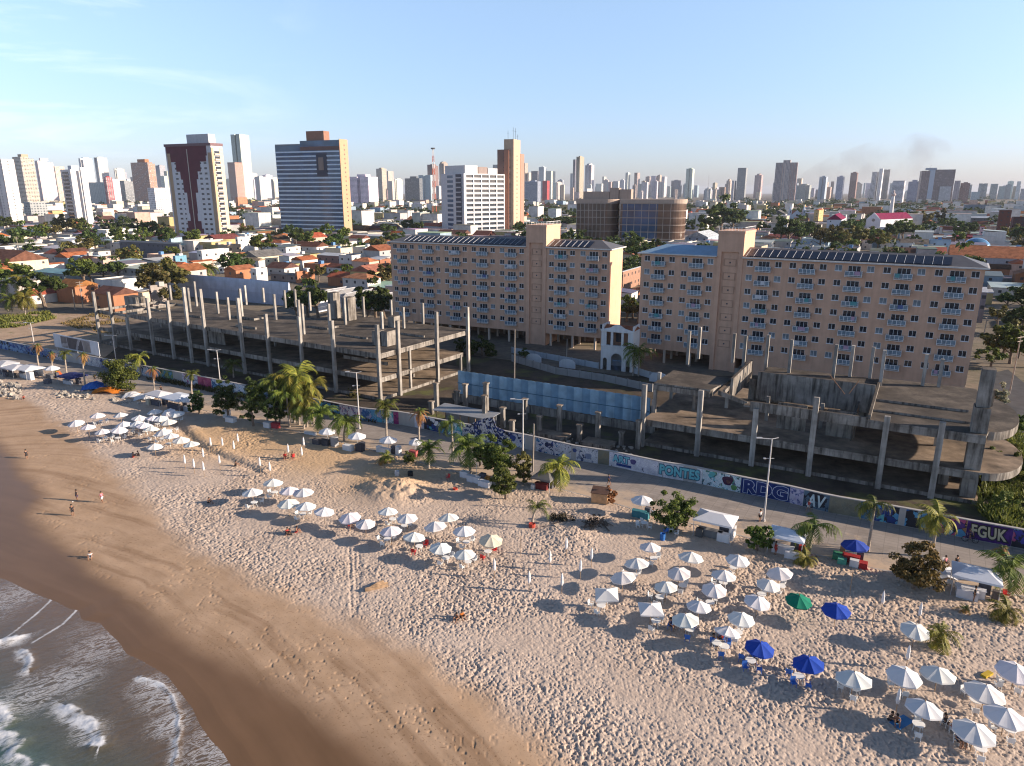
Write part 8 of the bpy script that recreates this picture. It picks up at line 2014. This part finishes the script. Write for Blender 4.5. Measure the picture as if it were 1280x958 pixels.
# ------------------------------------------------------------------ air
HZ = bpy.data.materials.new('haze_air'); HZ.use_nodes = True; ht = HZ.node_tree; ht.nodes.clear()
ho = ht.nodes.new('ShaderNodeOutputMaterial'); hv = ht.nodes.new('ShaderNodeVolumePrincipled')
hv.inputs['Color'].default_value = (.78, .86, 1., 1); hv.inputs['Density'].default_value = HAZE; hv.inputs['Anisotropy'].default_value = .0
ht.links.new(hv.outputs[0], ho.inputs['Volume'])
if HAZE:
    tag(MB().box(-15500, 15500, -1600, 16500, -4, 135).build('haze', HZ), 'pale air over the town and beach', 'haze', kind='stuff')

# dark smoke drifting over the far side of the town
SM = bpy.data.materials.new('drifting_smoke'); SM.use_nodes = True; st_ = SM.node_tree; st_.nodes.clear()
so = st_.nodes.new('ShaderNodeOutputMaterial'); sv = st_.nodes.new('ShaderNodeVolumePrincipled'); sv.inputs['Color'].default_value = (.5, .48, .5, 1)
sn = st_.nodes.new('ShaderNodeTexNoise'); sn.inputs['Scale'].default_value = .012; sn.inputs['Detail'].default_value = 4
sg = st_.nodes.new('ShaderNodeNewGeometry'); sr = st_.nodes.new('ShaderNodeMapRange'); sr.inputs[1].default_value = .42; sr.inputs[2].default_value = .75; sr.inputs[4].default_value = .0055
st_.links.new(sg.outputs['Position'], sn.inputs['Vector']); st_.links.new(sn.outputs['Fac'], sr.inputs[0]); st_.links.new(sr.outputs[0], sv.inputs['Density']); st_.links.new(sv.outputs[0], so.inputs['Volume'])
P_ = []
for px, py, r in ((978, 246, 25), (1000, 232, 35), (1020, 221, 45), (1045, 210, 55), (1075, 203, 65), (1110, 196, 75), (1145, 193, 80), (1175, 194, 50)):
    Y = 2700.; P_.append(((px - 640) / F * Y * CP, Y, height_at(0, Y, py), r))
m = MB(); m.smooth = True
m.tube([p[:3] for p in P_], [p[3] for p in P_], 14)
tag(m.build('smoke', SM), 'grey smoke plume drifting up behind the towers', 'smoke', kind='stuff')
# ------------------------------------------------------------------ render settings
SC.view_settings.view_transform = 'Standard'; SC.view_settings.look = 'None'
SC.view_settings.exposure = EXPOSURE; SC.view_settings.gamma = 1; SC.view_settings.use_curve_mapping = False
SC.cycles.use_denoising = True
try: SC.cycles.denoiser = 'OPENIMAGEDENOISE'
except Exception: pass
SC.cycles.max_bounces = 5; SC.cycles.diffuse_bounces = 2; SC.cycles.glossy_bounces = 2; SC.cycles.transmission_bounces = 2
SC.cycles.volume_bounces = 0; SC.cycles.transparent_max_bounces = 4; SC.cycles.sample_clamp_indirect = 4
SC.cycles.use_adaptive_sampling = True; SC.cycles.adaptive_threshold = .01
SC.cycles.caustics_reflective = False; SC.cycles.caustics_refractive = False
SC.cycles.pixel_filter_type = 'BLACKMAN_HARRIS'; SC.cycles.filter_width = 1.15
SC.cycles.denoising_prefilter = 'ACCURATE'; SC.cycles.denoising_input_passes = 'RGB_ALBEDO_NORMAL'
